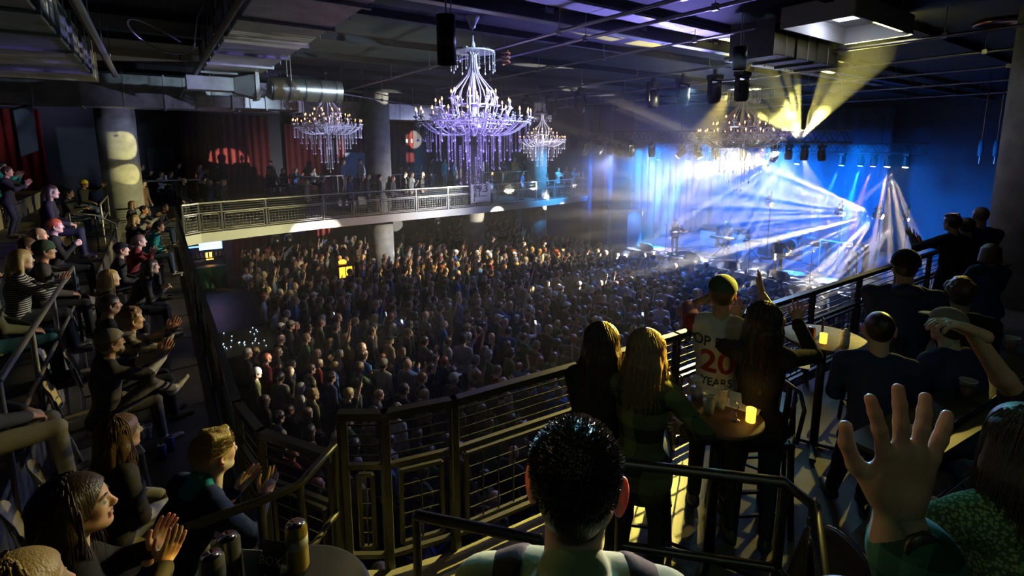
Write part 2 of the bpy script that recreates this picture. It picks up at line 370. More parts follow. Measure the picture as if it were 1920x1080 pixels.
# ---------------------------------------------------------------- body surface: blended limbs meshed as one skin
class Sdf:
    """a list of blended shapes; mesh(h) gives one closed surface"""
    def __init__(s): s.p = []
    def cone(s, a, b, r1, r2, m=0, g=0, k=.02): s.p.append(('c', np.array(a, float), np.array(b, float), r1, r2, m, g, k)); return s
    def ell(s, c, r, m=0, g=0, k=.02, rot=None, cut=None, sub=False):
        s.p.append(('e', np.array(c, float), np.array(r, float), None if rot is None else np.array(rot, float), cut, m, g, k, sub)); return s
    @staticmethod
    def dist(p, X):
        if p[0] == 'c':
            a, b, r1, r2 = p[1:5]; d = b - a; L = max(1e-9, float(d @ d)); q = X - a
            t = np.clip((q @ d) / L, 0, 1); q = q - t[..., None] * d
            return np.sqrt((q * q).sum(-1)) - (r1 + t * (r2 - r1))
        c, r, rot, cut = p[1:5]; q = X - c
        if rot is not None: q = q @ rot
        k0 = np.sqrt(((q / r) ** 2).sum(-1)); k1 = np.sqrt(((q / r ** 2) ** 2).sum(-1))
        d = k0 * (k0 - 1) / np.maximum(k1, 1e-6)
        d = np.where(k0 < 1e-4, -r.min(), d)
        if cut is not None:
            for nrm, off in cut:
                d = np.maximum(d, X @ np.array(nrm, float) - off)
        return d
    def mesh(s, h, lo=None, hi=None):
        P = s.p; pts = []
        for p in P:
            if p[0] == 'c': pts += [p[1] - max(p[3], p[4]), p[2] - max(p[3], p[4]), p[1] + max(p[3], p[4]), p[2] + max(p[3], p[4])]
            elif not p[8]: rm = p[2].max(); pts += [p[1] - rm, p[1] + rm]
        pts = np.array(pts); lo = pts.min(0) - .03; hi = pts.max(0) + .03
        B = 6; S = B * h; nb = np.ceil((hi - lo) / S).astype(int)
        ijk = np.stack(np.meshgrid(*[np.arange(n) for n in nb], indexing='ij'), -1).reshape(-1, 3)
        cen = (lo + (ijk + .5) * S).astype(np.float32)
        hd = .87 * S
        DC = np.stack([s.dist(p, cen) for p in P], 0)          # prims x blocks
        subm = np.array([p[0] == 'e' and p[8] for p in P])
        dmin = DC[~subm].min(0)
        keep = np.abs(dmin) < hd + .04
        ijk = ijk[keep]; DC = DC[:, keep]; dmin = dmin[keep]
        g = np.arange(B + 1) * h
        loc = np.stack(np.meshgrid(g, g, g, indexing='ij'), -1).reshape(-1, 3)
        X = (lo + ijk[:, None, :] * S + loc[None]).astype(np.float32)       # nb, n3, 3
        D = np.full(X.shape[:2], 9., np.float32)
        groups = sorted(set(p[6] for p in P))
        near = DC < dmin[None] + 2 * hd + .06
        for gi in groups:
            Dg = np.full(X.shape[:2], 9., np.float32)
            for pi, p in enumerate(P):
                if p[6] != gi: continue
                k = p[7]; sub = subm[pi]
                ix = np.nonzero((DC[pi] < hd + .05) if sub else near[pi])[0]
                if len(ix) == 0: continue
                d = s.dist(p, X[ix]).astype(np.float32); cur = Dg[ix]
                if sub:
                    hh = np.clip(.5 - .5 * (cur + d) / k, 0, 1); Dg[ix] = cur * (1 - hh) - d * hh + k * hh * (1 - hh)
                else:
                    hh = np.clip(.5 + .5 * (cur - d) / k, 0, 1); Dg[ix] = cur * (1 - hh) + d * hh - k * hh * (1 - hh)
            D = np.minimum(D, Dg)
        D = D.reshape(-1, B + 1, B + 1, B + 1)
        neg = D < 0
        c8 = [(i, j, k) for i in (0, 1) for j in (0, 1) for k in (0, 1)]
        cnt = sum(neg[:, i:i + B, j:j + B, k:k + B].astype(np.int8) for i, j, k in c8)
        bi, ci, cj, ck = np.nonzero((cnt > 0) & (cnt < 8))
        base = ijk[bi] * B + np.stack([ci, cj, ck], -1)
        vals = np.stack([D[bi, ci + i, cj + j, ck + k] for i, j, k in c8], 0)
        acc = np.zeros((len(bi), 3)); n = np.zeros(len(bi)); co = np.array(c8, float)
        for a in range(8):
            for b in range(a + 1, 8):
                if abs(co[a] - co[b]).sum() != 1: continue
                va, vb = vals[a], vals[b]; cr = (va < 0) != (vb < 0)
                t = np.where(cr, va / np.where(cr, va - vb, 1), 0)
                acc += np.where(cr[:, None], co[a] + t[:, None] * (co[b] - co[a]), 0); n += cr
        V = lo + (base + acc / n[:, None]) * h
        big = np.int64(1 << 20)
        key = (base[:, 0].astype(np.int64) * big + base[:, 1]) * big + base[:, 2]
        order = np.argsort(key); sk = key[order]
        quads = []
        for ax in range(3):
            e = np.zeros(3, int); e[ax] = 1
            A = neg[:, :B, :B, :B]; Bn = neg[:, e[0]:e[0] + B, e[1]:e[1] + B, e[2]:e[2] + B]
            b_, i_, j_, k_ = np.nonzero(A != Bn)
            nb_ = ijk[b_] * B + np.stack([i_, j_, k_], -1); sg = A[b_, i_, j_, k_]
            u = (ax + 1) % 3; w = (ax + 2) % 3
            eu = np.zeros(3, int); eu[u] = 1; ew = np.zeros(3, int); ew[w] = 1
            cs = [nb_ - eu - ew, nb_ - ew, nb_, nb_ - eu]
            ids = []; ok = np.ones(len(nb_), bool)
            for c in cs:
                kk = (c[:, 0].astype(np.int64) * big + c[:, 1]) * big + c[:, 2]
                pos = np.clip(np.searchsorted(sk, kk), 0, len(sk) - 1); ok &= sk[pos] == kk; ids.append(order[pos])
            q = np.stack(ids, -1)[ok]; sgk = sg[ok]
            q[~sgk] = q[~sgk][:, ::-1]; quads.append(q)
        Q = np.concatenate(quads)
        fc = V[Q].mean(1).astype(np.float32)
        best = np.full(len(fc), 9., np.float32); mi = np.zeros(len(fc), int)
        for p, sb in zip(P, subm):
            if sb: continue
            d = s.dist(p, fc); c = d < best; best = np.where(c, d, best); mi = np.where(c, p[5], mi)
        return V, Q, mi

def xf(mesh, M, mirror=False):
    """transform a (V,Q,mi) triple by a 4x4"""
    V, Q, mi = mesh
    if mirror: V = V * np.array([1, -1, 1]); Q = Q[:, ::-1]
    Mn = np.array(M); return V @ Mn[:3, :3].T + Mn[:3, 3], Q, mi
def merge(parts):
    vs, qs, ms, o = [], [], [], 0
    for V, Q, m in parts: vs.append(V); qs.append(Q + o); ms.append(m); o += len(V)
    return np.concatenate(vs), np.concatenate(qs), np.concatenate(ms)
def to_mesh(name, tri, mats):
    V, Q, mi = tri
    me = bpy.data.meshes.new(name)
    me.vertices.add(len(V)); me.vertices.foreach_set('co', V.astype(np.float32).ravel())
    me.loops.add(Q.size); me.loops.foreach_set('vertex_index', Q.astype(np.int32).ravel())
    me.polygons.add(len(Q)); me.polygons.foreach_set('loop_start', np.arange(0, Q.size, 4, dtype=np.int32))
    for m in mats: me.materials.append(m)
    me.polygons.foreach_set('material_index', mi.astype(np.int32)); me.polygons.foreach_set('use_smooth', np.ones(len(Q), bool))
    me.update(calc_edges=True); return me
def to_obj(name, tri, mats, parent=None):
    o = bpy.data.objects.new(name, to_mesh(name, tri, mats)); COL.objects.link(o)
    if parent is not None: o.parent = parent
    return o
# ---------------------------------------------------------------- people: heads, hands, bodies
SKIN, HAIR, TOP, BOT, SHOE, HAT, LIP, EYE, TRIM = range(9)
_cache = {}
def head_sdf(sex='m', smile=False, beard=False, ear=1.0):
    S = Sdf()
    S.ell((-.008, 0, .03), (.1, .077, .088)).ell((.03, 0, -.028), (.062, .060, .08), k=.03)
    j = .055 if sex == 'm' else .05
    for y in (-1, 1):
        S.cone((.0, y * j, -.05), (.062, y * .014, -.092), .021, .019, k=.03)
        S.ell((.058, y * .036, -.02), (.024, .022, .026), k=.02)
        S.ell((.08, y * .028, .024), (.012, .022, .0065), k=.01)
        S.ell((-.008 - .012 * (ear - 1), y * (.083 + .022 * (ear - 1)), -.008), (.019 * ear, .0085, .032 * ear), k=.008, rot=basis((1, y * .6, 0), (0, 0, 1)))
        S.ell((.0905, y * .031, .0275), (.0035, .017, .0028), HAIR, g=3, k=.002, rot=basis((1, y * .45, 0), (0, 0, 1)))
        S.ell((.0, y * .089, -.006), (.010, .006, .018), k=.006, sub=True)
        S.ell((.1, y * .031, .004), (.017, .018, .011), k=.012, sub=True)
        S.ell((.0985, y * .011, -.032), (.009, .006, .006), k=.006)
    S.ell((.07, 0, -.094), (.02, .018, .016), k=.02)
    S.cone((.088, 0, .012), (.107, 0, -.026), .0065, .0115, k=.012)
    w = .026 if smile else .021
    S.ell((.0895, 0, -.0565), (.0085, w, .0055), LIP, k=.005).ell((.0885, 0, -.0685), (.0085, w * .85, .0065), LIP, k=.005)
    for y in (-1, 1): S.ell((.0775, y * .031, .004), (.0135, .0135, .0125), EYE, g=1, k=.001)
    for y in (-1, 1): S.ell((.0865, y * .0312, .003), (.0052, .0055, .0055), HAIR, g=4, k=.001)
    if smile: S.ell((.0905, 0, -.062), (.0065, .019, .0035), EYE, g=6, k=.001)
    if beard:
        S.ell((.055, 0, -.085), (.05, .05, .045), HAIR, g=2, k=.01, cut=[((-1, 0, 0), -.005), ((0, 0, 1), -.045)])
    S.cone((-.02, 0, -.05), (-.045, 0, -.19), .056 if sex == 'm' else .046, .06 if sex == 'm' else .05, k=.03)
    return S
def add_hair(S, style, g=5, m=HAIR, length=.3):
    if style == 'bald': return S
    vol = {'buzz': .004, 'short': .013, 'quiff': .011, 'curly': .026}.get(style, .014)
    plane = [((.85, 0, -.53), .034)]
    nape = [((0, 0, -1), .072), ((.55, 0, -.84), .052)]
    if style in ('buzz', 'short', 'quiff', 'curly'):
        S.ell((-.012, 0, .03), (.1 + vol, .078 + vol, .09 + vol), m, g, .01, cut=plane + [((0, 0, -1), -.018)])
        S.ell((-.014, 0, .02), (.1 + vol * .5, .0785 + vol * .1, .1 + vol), m, g, .012, cut=plane + nape)
        if style == 'quiff':
            for i in range(9):
                a = (i - 4) / 4; S.cone((-.03, a * .05, .115), (.07 - .02 * abs(a) + .008 * math.sin(i * 3), a * .06 + .006, .116 - abs(a) * .022 + .006 * math.sin(i * 5)), .022, .013, m, g, .008)
        if style == 'curly':
            rr = random.Random(5)
            for i in range(46):
                t = rr.uniform(0, 6.28); p = rr.uniform(.0, 1.35)
                v = Vector((math.sin(p) * math.cos(t), math.sin(p) * math.sin(t), math.cos(p)))
                if v.x > .55 and v.z < .65: continue
                S.ell((-.012 + v.x * .115, v.y * .095, .03 + v.z * .108), (.022, .022, .022), m, g, .008)
    else:
        S.ell((-.014, 0, .03), (.1 + vol, .08 + vol, .09 + vol), m, g, .01, cut=[((.88, 0, -.47), .046)])
    if style in ('long', 'wavy'):
        L = length
        for i in range(11):
            a = -1 + i / 5.0; th = a * 1.75
            x = -.02 - .088 * math.cos(th); y = .088 * math.sin(th)
            x = max(x, -.2); wob = .012 * math.sin(i * 2.4)
            ln = L * (1 - .12 * abs(a)) + .03 * math.sin(i * 1.7)
            mid = (x - .012 + wob, y * 1.08, -.06); end = (x - .035 + wob * 2 + .03 * abs(a), y * 1.12 + wob, -ln + .03)
            S.cone((x * .8, y * .8, .06), mid, .03, .03, m, g, .02); S.cone(mid, end, .03, .018, m, g, .014)
    if style == 'bob':
        for i in range(11):
            a = -1 + i / 5.0; th = a * 1.8
            x = -.02 - .09 * math.cos(th); y = .09 * math.sin(th)
            S.cone((x * .8, y * .8, .06), (x, y * 1.12, -.1), .03, .024, m, g, .015)
    if style == 'ponytail':
        S.cone((-.1, 0, .05), (-.15, 0, .03), .02, .03, m, g); S.cone((-.15, 0, .03), (-.165, 0, -.16), .03, .012, m, g)
    if style == 'bun': S.ell((-.1, 0, .1), (.04, .04, .04), m, g, .01)
    return S
def add_hat(S, style, g=7, back=False):
    if style == 'cap':
        S.ell((-.01, 0, .045), (.116, .097, .093), HAT, g, .006, cut=[((.1, 0, -1), -.04)])
        d = -1 if back else 1
        S.ell((d * .125, 0, .05 if not back else .04), (.075, .07, .011), HAT, g, .01, rot=basis((1, 0, -.12 * d), (0, 0, 1)))
    elif style == 'beanie':
        S.ell((-.012, 0, .05), (.116, .098, .1), HAT, g, .006, cut=[((.1, 0, -1), -.02)])
        S.ell((-.01, 0, .03), (.122, .103, .022), HAT, g, .006)
    return S
def head_mesh(h, sex='m', hair='short', hat=None, smile=False, beard=False, length=.3, back=False, split=False, ear=1.0):
    key = (h, sex, hair, hat, smile, beard, length, back, split, ear)
    if key in _cache: return _cache[key]
    S = head_sdf(sex, smile, beard, ear)
    if split:
        r = {'head': S.mesh(h)}
        if hair != 'bald': r['hair'] = add_hair(Sdf(), hair, length=length).mesh(h * 1.15)
        if hat: r['hat'] = add_hat(Sdf(), hat, back=back).mesh(h)
    else:
        add_hair(S, hair, length=length)
        if hat: add_hat(S, hat, back=back)
        r = {'head': S.mesh(h)}
    _cache[key] = r
    return r
def hand_mesh(h, pose='open', thumb=1.0):
    key = ('hand', h, pose)
    if key in _cache: return _cache[key]
    S = Sdf(); rf = max(.0092, h * .95)
    curl = {'open': (.08, .1, .08), 'splay': (.05, .08, .08), 'relax': (.45, .5, .35), 'grip': (.95, 1.1, .7), 'fist': (1.5, 1.6, .9), 'cup': (.3, .35, .25)}[pose]
    S.ell((.048, 0, 0), (.052, .04, .0145), k=.02)
    S.cone((-.05, 0, 0), (.02, 0, 0), .027, .024, k=.02)
    S.ell((.035, .022, -.006), (.034, .02, .016), k=.015)
    for i, (y, L) in enumerate(((.031, .072), (.0105, .08), (-.0105, .074), (-.031, .058))):
        sp = {'splay': .22, 'open': .07}.get(pose, .03) * (1.5 - i)
        d = Vector((math.cos(sp), math.sin(sp), 0)); p = Vector((.086 - .004 * abs(i - 1), y, 0)); a = 0
        S.cone(p - d * .03, p, rf * 1.05, rf * 1.1, k=.008)
        for j, f in enumerate((.45, .3, .25)):
            a += curl[j] * (1 + .08 * i); q = p + (d * math.cos(a) + Vector((0, 0, -1)) * math.sin(a)) * L * f
            S.cone(p, q, rf * (1.02 - .07 * j), rf * (.95 - .07 * j), k=.004, g=0); p = q
    t0 = Vector((.018, .022, -.006)); o = {'grip': .6, 'fist': .5, 'cup': .7}.get(pose, 1.0)
    t1 = t0 + Vector((.032, .03 * o, -.012)); t2 = t1 + Vector((.028, .014 * o, -.012 if pose in ('grip', 'fist', 'cup') else -.004)); t3 = t2 + Vector((.024, .003, -.012 if pose in ('grip', 'fist') else -.002))
    S.cone(t0, t1, rf * 1.5, rf * 1.2, k=.01).cone(t1, t2, rf * 1.15, rf * 1.05, k=.006).cone(t2, t3, rf * 1.05, rf * .9, k=.004)
    r = S.mesh(h); _cache[key] = r
    return r
def ik(a, b, l1, l2, pole):
    a, b, pole = Vector(a), Vector(b), Vector(pole); d = b - a; L = min(d.length, (l1 + l2) * .999); d.normalize(); b = a + d * L
    x = (l1 * l1 - l2 * l2 + L * L) / (2 * L); y = math.sqrt(max(0, l1 * l1 - x * x))
    p = pole - d * pole.dot(d)
    p = p.normalized() if p.length > 1e-5 else Vector((0, 0, 1))
    return a + d * x + p * y, b

def pose_person(q):
    """joints of a figure facing +X, feet on z=0"""
    H = q.get('H', 1.74); s = H / 1.75; f = q.get('sex', 'm') == 'f'; sit = q.get('sit')
    lean = q.get('lean', .05 if not sit else .12); side = q.get('side', 0)
    J = {'s': s, 'f': f}
    P = Vector((0, 0, (q.get('seat', .46) + .1) if sit else .93 * s)) + Vector(q.get('shift', (0, 0, 0)))
    U = Vector((math.sin(lean), math.sin(side), math.cos(lean))).normalized()
    tw = q.get('twist', 0); Yv = Vector((-math.sin(tw), math.cos(tw), 0)); X = Yv.cross(U).normalized(); Y = U.cross(X)
    J['P'], J['U'], J['X'], J['Y'] = P, U, X, Y
    J['chest'] = P + U * .34 * s; J['neck'] = P + U * .53 * s
    sw = (.165 if f else .187) * s * q.get('broad', 1)
    U2 = (U + Vector((0, 0, 1.2))).normalized()
    J['head'] = J['neck'] + U2 * .175 * s + X * .035 * s
    J['arm'] = {}
    for sd, nm in ((1, 'L'), (-1, 'R')):
        sh = P + U * .475 * s + Y * sd * sw
        A = q.get('arms', {}).get(nm, q.get('arm', 'down')); hp = 'relax'; n = None
        if isinstance(A, dict): t = Vector(A['to']); hp = A.get('hand', 'relax'); pole = Vector(A.get('pole', (0, sd * .5, -1))); fd = A.get('dir'); n = A.get('palm')
        else:
            fd = None; pole = Vector((-.3, sd * .4, -1))
            if A == 'down': t = sh + Vector((.06, sd * .07, -.53)) * s; pole = Vector((-1, sd * .4, 0)); n = (0, -sd, 0)
            elif A == 'clap': t = J['chest'] + X * .36 * s + Vector((0, sd * .035, .04)); hp = 'open'; fd = (.6, 0, .8); n = (0, -sd, 0); pole = Vector((-.2, sd, -.8))
            elif A == 'clapwide': t = J['chest'] + X * .36 * s + Vector((0, sd * .09, .1)); hp = 'open'; fd = (.5, 0, .9); n = (.2, -sd, 0); pole = Vector((-.2, sd, -.8))
            elif A == 'up': t = sh + Vector((.14, sd * .08, .52)) * s; hp = 'open'; fd = (.15, 0, 1); n = (1, 0, 0); pole = Vector((.3, sd, .1))
            elif A == 'upbent': t = sh + Vector((.2, sd * .02, .33)) * s; hp = 'splay'; fd = (.1, 0, 1); n = (1, 0, 0); pole = Vector((0, sd, -.4))
            elif A == 'fist': t = sh + Vector((.1, sd * .05, .5)) * s; hp = 'fist'; fd = (.1, 0, 1); n = (1, 0, 0); pole = Vector((.5, sd, 0))
            elif A == 'phone': t = J['chest'] + X * .38 * s + Vector((0, sd * .03, .3)); hp = 'grip'; fd = (.2, 0, 1); n = (.9, 0, 0)
            elif A == 'lap': t = P + Vector((.3, sd * .07, .1)) * s; hp = 'relax'; n = (0, -.3 * sd, -1)
            elif A == 'cross': t = J['chest'] + X * .17 * s + Vector((0, -sd * .08, -.06)); n = (-1, 0, 0)
            elif A == 'table': t = P + Vector((.42, sd * .13, .26)) * s; n = (0, 0, -1); hp = 'relax'
            elif A == 'drink': t = J['chest'] + X * .27 * s + Vector((0, sd * .08, .05)); hp = 'grip'; fd = (.7, -sd * .3, .2); n = (0, -sd, 0)
            elif A == 'hip': t = P + Vector((.05, sd * .19, .1)) * s; pole = Vector((-.2, sd, 0))
        el, wr = ik(sh, t, .29 * s, .255 * s, pole)
        d = Vector(fd).normalized() if fd else (wr - el).normalized()
        n = Vector(n) if n is not None else Vector((0, -sd, -.3))
        J['arm'][nm] = (sh, el, wr, d, n, hp, sd)
    J['leg'] = {}
    for sd, nm in ((1, 'L'), (-1, 'R')):
        hip = P + Y * sd * .09 * s - Vector((0, 0, .01))
        Lg = q.get('legs', {}).get(nm)
        if Lg: ft = Vector(Lg['to']); toe = Vector(Lg.get('toe', (1, 0, 0))); pole = Vector(Lg.get('pole', (1, 0, .3)))
        elif sit: ft = Vector((.46 * s, sd * .1, .09)) ; toe = Vector((1, sd * .2, 0)); pole = Vector((.6, 0, 1))
        else: ft = Vector((-.02, sd * .11, .09)); toe = Vector((1, sd * .25, 0)); pole = Vector((1, sd * .1, 0))
        if sit and Lg is None: ft.x += P.x
        kn, an = ik(hip, ft, .43 * s, .42 * s, pole)
        J['leg'][nm] = (hip, kn, an, toe.normalized(), sd)
    return J

def torso(S, J, o, m, g=0, hem=0.0, belly=0., thick=1.):
    s, P, U, X, Y, f = J['s'], J['P'], J['U'], J['X'], J['Y'], J['f']
    rot = np.array(Matrix((X, Y, U)).transposed()); K = .045
    a = lambda x: (x * s * thick + o)
    S.ell(P + U * .02, (a(.115), a(.165 if not f else .172), a(.115)), m, g, K, rot=rot)
    S.ell(P + U * .17 * s + X * (.01 + belly * .4), (a(.105 + belly), a(.142 if not f else .122 + 0) + belly * .6, a(.14)), m, g, K, rot=rot)
    S.ell(J['chest'] - X * .005, (a(.118), a(.168 if not f else .145), a(.165)), m, g, K, rot=rot)
    sw = (J['arm']['L'][0] - J['arm']['R'][0]).length / 2
    S.cone(P + U * .47 * s + Y * (sw - .03), P + U * .47 * s - Y * (sw - .03), .058 * s + o, .058 * s + o, m, g, .04)
    S.cone(P + U * .5 * s + Y * .09 * s, P + U * .5 * s - Y * .09 * s, .055 * s + o, .055 * s + o, m, g, .05)
    if f:
        for sd in (-1, 1): S.ell(P + U * .33 * s + Y * sd * .07 * s + X * .075 * s, (.05 * s + o, .055 * s + o, .056 * s + o), m, g, .05)
    if hem: S.ell(P - U * .05 * s, (a(.13) + .01, a(.178) + .01, .07 + hem), m, g, .04, rot=rot)

def build_person(q, h=.018, hh=None, split=False):
    """one mesh (split=False) or the meshes of body and clothes (split=True)"""
    J = pose_person(q); s = J['s']; f = J['f']; hh = hh or h * .5
    slv = q.get('sleeve', 'long'); B = Sdf()
    skin_under = split; SM = q.get('sleeve_m', TOP); FM = q.get('fore_m', SM)
    c = Sdf() if split else B
    bt = Sdf() if split else B
    sh_ = Sdf() if split else B; shoes = []
    belly = q.get('belly', 0)
    if skin_under: torso(B, J, -.006, SKIN, 0, belly=belly)
    B.cone(J['neck'] - J['U'] * .04, J['head'] - Vector((0, 0, .06)) - J['X'] * .02, .054 * s if not f else .046 * s, .05 * s if not f else .043 * s, SKIN, 0, .03)
    torso(c, J, .008, TOP, 1, hem=q.get('hem', .03), belly=belly)
    for nm in 'LR':
        sh, el, wr, d, n, hp, sd = J['arm'][nm]
        ar = .9 if f else 1.0
        B.cone(sh, el, .047 * ar * s, .039 * ar * s, SKIN, 0, .03).cone(el, wr, .040 * ar * s, .027 * s, SKIN, 0, .02)
        th = q.get('cloth', .012)
        if slv == 'long': c.cone(sh, el, .053 * ar * s + th, .045 * ar * s + th, SM, 1, .03).cone(el, wr - (wr - el).normalized() * q.get('cuffb', .02), .043 * ar * s + th, .031 * s + th, FM, 1, .02)
        elif slv == 'elbow': c.cone(sh, el + (wr - el) * .25, .053 * ar * s + th, .043 * ar * s + th, SM, 1, .03)
        elif slv == 'short': c.cone(sh, sh + (el - sh) * .62, .053 * ar * s + th, .053 * ar * s + th, SM, 1, .03)
        elif slv == 'none': c.cone(sh, sh + (el - sh) * .05, .045 * ar * s, .04 * s, TOP, 1, .03)
    U = J['U']; P = J['P']
    for nm in 'LR':
        hip, kn, an, toe, sd = J['leg'][nm]
        tk = (1.03 if f else 1.0)
        if skin_under: B.cone(hip, kn, .078 * s, .052 * s, SKIN, 0, .04).cone(kn, an, .052 * s, .034 * s, SKIN, 0, .02)
        bt.cone(hip, kn, .088 * s * tk, .062 * s, BOT, 2, .04)
        if q.get('shorts'): (B if split else B).cone(kn, an, .05 * s, .035 * s, SKIN, 0, .02)
        else: bt.cone(kn, an + (kn - an) * .08, .06 * s, q.get('cuff', .047) * s, BOT, 2, .02)
        if split: sh_ = Sdf(); shoes.append(sh_)
        dn = Vector((0, 0, -1)) if abs(toe.z) < .3 else (an - kn).normalized()
        sh_.cone(an - toe * .04 + dn * .035, an + toe * .06 + dn * .05, .038, .037, SHOE, 3, .03).cone(an + toe * .06 + dn * .05, an + toe * .16 + dn * .055, .037, .03, SHOE, 3, .02)
        sh_.cone(an, an + dn * .04, .04, .042, SHOE, 3, .03)
    rot = np.array(Matrix((J['X'], J['Y'], U)).transposed())
    bt.ell(P + U * .0, (.125 * s, .172 * s, .12 * s), BOT, 2, .04, rot=rot)
    # collar, hood, skirt
    if q.get('hood'): c.ell(J['neck'] - J['X'] * .09 + U * .0, (.07, .11, .06), TOP, 1, .03, rot=rot)
    if q.get('collar'):
        c.cone(J['neck'] - U * .03 * s - J['X'] * .02, J['neck'] + U * .025 * s - J['X'] * .03, .078 * s, .068 * s, TRIM if q.get('collar') == 'trim' else TOP, 4, .02)
    R_ = {}
    hy, hp_ = q.get('head_yaw', 0), q.get('head_pitch', 0); hr = q.get('head_roll', 0)
    Mh = Matrix.Translation(J['head']) @ (Matrix.Rotation(hy, 4, 'Z') @ Matrix.Rotation(hp_, 4, 'Y') @ Matrix.Rotation(hr, 4, 'X')) @ Matrix.Diagonal((s, s, s, 1))
    hm = head_mesh(hh, q.get('sex', 'm'), q.get('hair', 'short'), q.get('hat'), q.get('smile', False), q.get('beard', False), q.get('hair_len', .3), q.get('cap_back', False), split, q.get('ear', 1.0))
    hands = []
    for nm in 'LR':
        sh, el, wr, d, n, hpz, sd = J['arm'][nm]
        z = -n; y = z.cross(d)
        if y.length < 1e-3: z = Vector((0, 0, 1)); y = z.cross(d)
        y.normalize(); z = d.cross(y)
        M = Matrix((d, y, z)).transposed().to_4x4(); sc = s * (.93 if f else 1.03); M = Matrix.Translation(wr) @ M @ Matrix.Diagonal((sc, sc, sc, 1))
        hands.append(xf(hand_mesh(min(hh, .009), hpz), M, mirror=(sd > 0)))
    J['Mh'] = Mh
    if not split:
        return merge([B.mesh(h), xf(hm['head'], Mh)] + hands), J
    out = {'body': merge([B.mesh(h), xf(hm['head'], Mh)] + hands), 'top': c.mesh(h), 'bottom': bt.mesh(h), 'shoes': [x.mesh(h) for x in shoes]}
    for kx in ('hair', 'hat'):
        if kx in hm: out[kx] = xf(hm[kx], Mh)
    return out, J
# ---------------------------------------------------------------- materials of the place
M_floor = mat('hall floor', (.05, .05, .055), .45, noise_amt=.4, noise_scale=1.5)
M_conc = mat('concrete', (.30, .30, .29), .75, noise_amt=.25, noise_scale=3, bump=.2, bump_scale=30)
M_step = mat('painted concrete step', (.115, .11, .10), .6, noise_amt=.35, noise_scale=2.5, bump=.2, bump_scale=40)
M_wall = mat('dark wall', (.10, .10, .115), .8, noise_amt=.2, noise_scale=.7)
M_grey = mat('grey wall', (.13, .15, .19), .8, noise_amt=.1, noise_scale=.6)
M_ceil = mat('black ceiling', (.016, .018, .026), .8, noise_amt=.5, noise_scale=1.2)
M_black = mat('black metal', (.03, .03, .032), .4, .6)
M_blackp = mat('black plastic', (.02, .02, .022), .35)
M_steel = mat('galvanised duct', (.48, .50, .50), .38, .85, noise_amt=.22, noise_scale=3, bump=.12, bump_scale=5)
M_rail = mat('rail steel', (.36, .36, .37), .35, .8)
M_raild = mat('dark rail steel', (.09, .09, .09), .35, .7)
M_conduit = mat('conduit', (.5, .5, .52), .3, .9)
M_cap = mat('fascia paint', (.55, .57, .60), .55)
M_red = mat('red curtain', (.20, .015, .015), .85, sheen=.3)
M_redlit = mat('lit red curtain', (.40, .02, .01), .8, sheen=.3)  # brighter copy of the curtain red, light on the folds put into its colour
M_blk = mat('black drape', (.03, .03, .035), .9)
M_stage = mat('stage deck', (.13, .16, .23), .38, noise_amt=.15, noise_scale=3)
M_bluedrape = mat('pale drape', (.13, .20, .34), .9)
M_wood = mat('dark wood', (.10, .065, .045), .6, noise_amt=.35, noise_scale=14)
M_white = mat('white panel', (.75, .77, .8), .5)
M_chrome = mat('chrome', (.8, .8, .82), .12, 1)
M_vinyl = mat('black vinyl', (.025, .027, .03), .4)

def prism(mb, poly, z0, z1):
    n = len(poly); vs = [(x, y, z0) for x, y in poly] + [(x, y, z1) for x, y in poly]
    a = sum(poly[i][0] * poly[(i + 1) % n][1] - poly[(i + 1) % n][0] * poly[i][1] for i in range(n))
    fs = [tuple(range(n))[::-1], tuple(range(n, 2 * n))] + [(i, (i + 1) % n, n + (i + 1) % n, n + i) for i in range(n)]
    if a < 0: fs = [f[::-1] for f in fs]
    return mb.add(vs, fs, False)

# ---------------------------------------------------------------- the hall
Z0, ZB, T1, T2, T3, T4 = 0.0, 3.7, 4.2, 4.7, 5.2, 5.7
ZR = 4.05                                      # side balcony deck
CEIL = 9.1
struct(MB().box(-9, 33, -4, 31, -.2, 0).build('floor', M_floor))
ceil = MB().box(-9, 33, -4, 31, CEIL, CEIL + .2)
for i in range(14):                                    # roof deck joists
    ceil.box(-9, 33, -3.5 + i * 2.45, -3.38 + i * 2.45, CEIL - .14, CEIL)
struct(ceil.build('ceiling', M_ceil))
FAR = [(.42, 19.5), (.62, 20.1), (1.1, 20.45), (1.8, 20.6), (3.3, 20.9), (5.5, 21.2), (8, 21.35), (13, 21.5), (17, 21.9), (21.4, 22.5)]
struct(prism(MB(), FAR[1:] + [(21.4, 31), (-9, 31), (-9, 20.1)], 3.42, ZB).build('floor_far_balcony', M_conc))
struct(prism(MB(), [(-9, -4), (.8, -4), (.8, 3.0), (.76, 3.15), (.4, 3.7), (.38, 20.1), (-9, 20.1)], 3.42, ZB).build('floor_near_balcony', M_step))
RR = [(.82, 3.03), (1.04, 2.88), (1.48, 2.78), (2.53, 2.70), (3.66, 2.66), (10.9, 2.52)]
struct(prism(MB(), [(.8, -4), (20, -4), (20, 2.3), (10.9, 2.47)] + [(a, b - .04) for a, b in RR[::-1][1:]], 3.6, ZR).build('floor_side_balcony', M_step))
# light edge trim of the balconies
tr = MB()
for a, b in zip(FAR[:-1], FAR[1:]):
    tr.beam((a[0], a[1] - .02, 3.55), (b[0], b[1] - .02, 3.55), .06, .34)
tr.beam((21.4, 22.5, 3.55), (21.4, 30, 3.55), .06, .34)
struct(tr.build('trim_far_balcony_edge', M_cap))
tr = MB().beam((.37, 3.7, 3.705), (.37, 19.6, 3.705), .03, .02)
struct(tr.build('trim_near_balcony_edge', M_conduit))
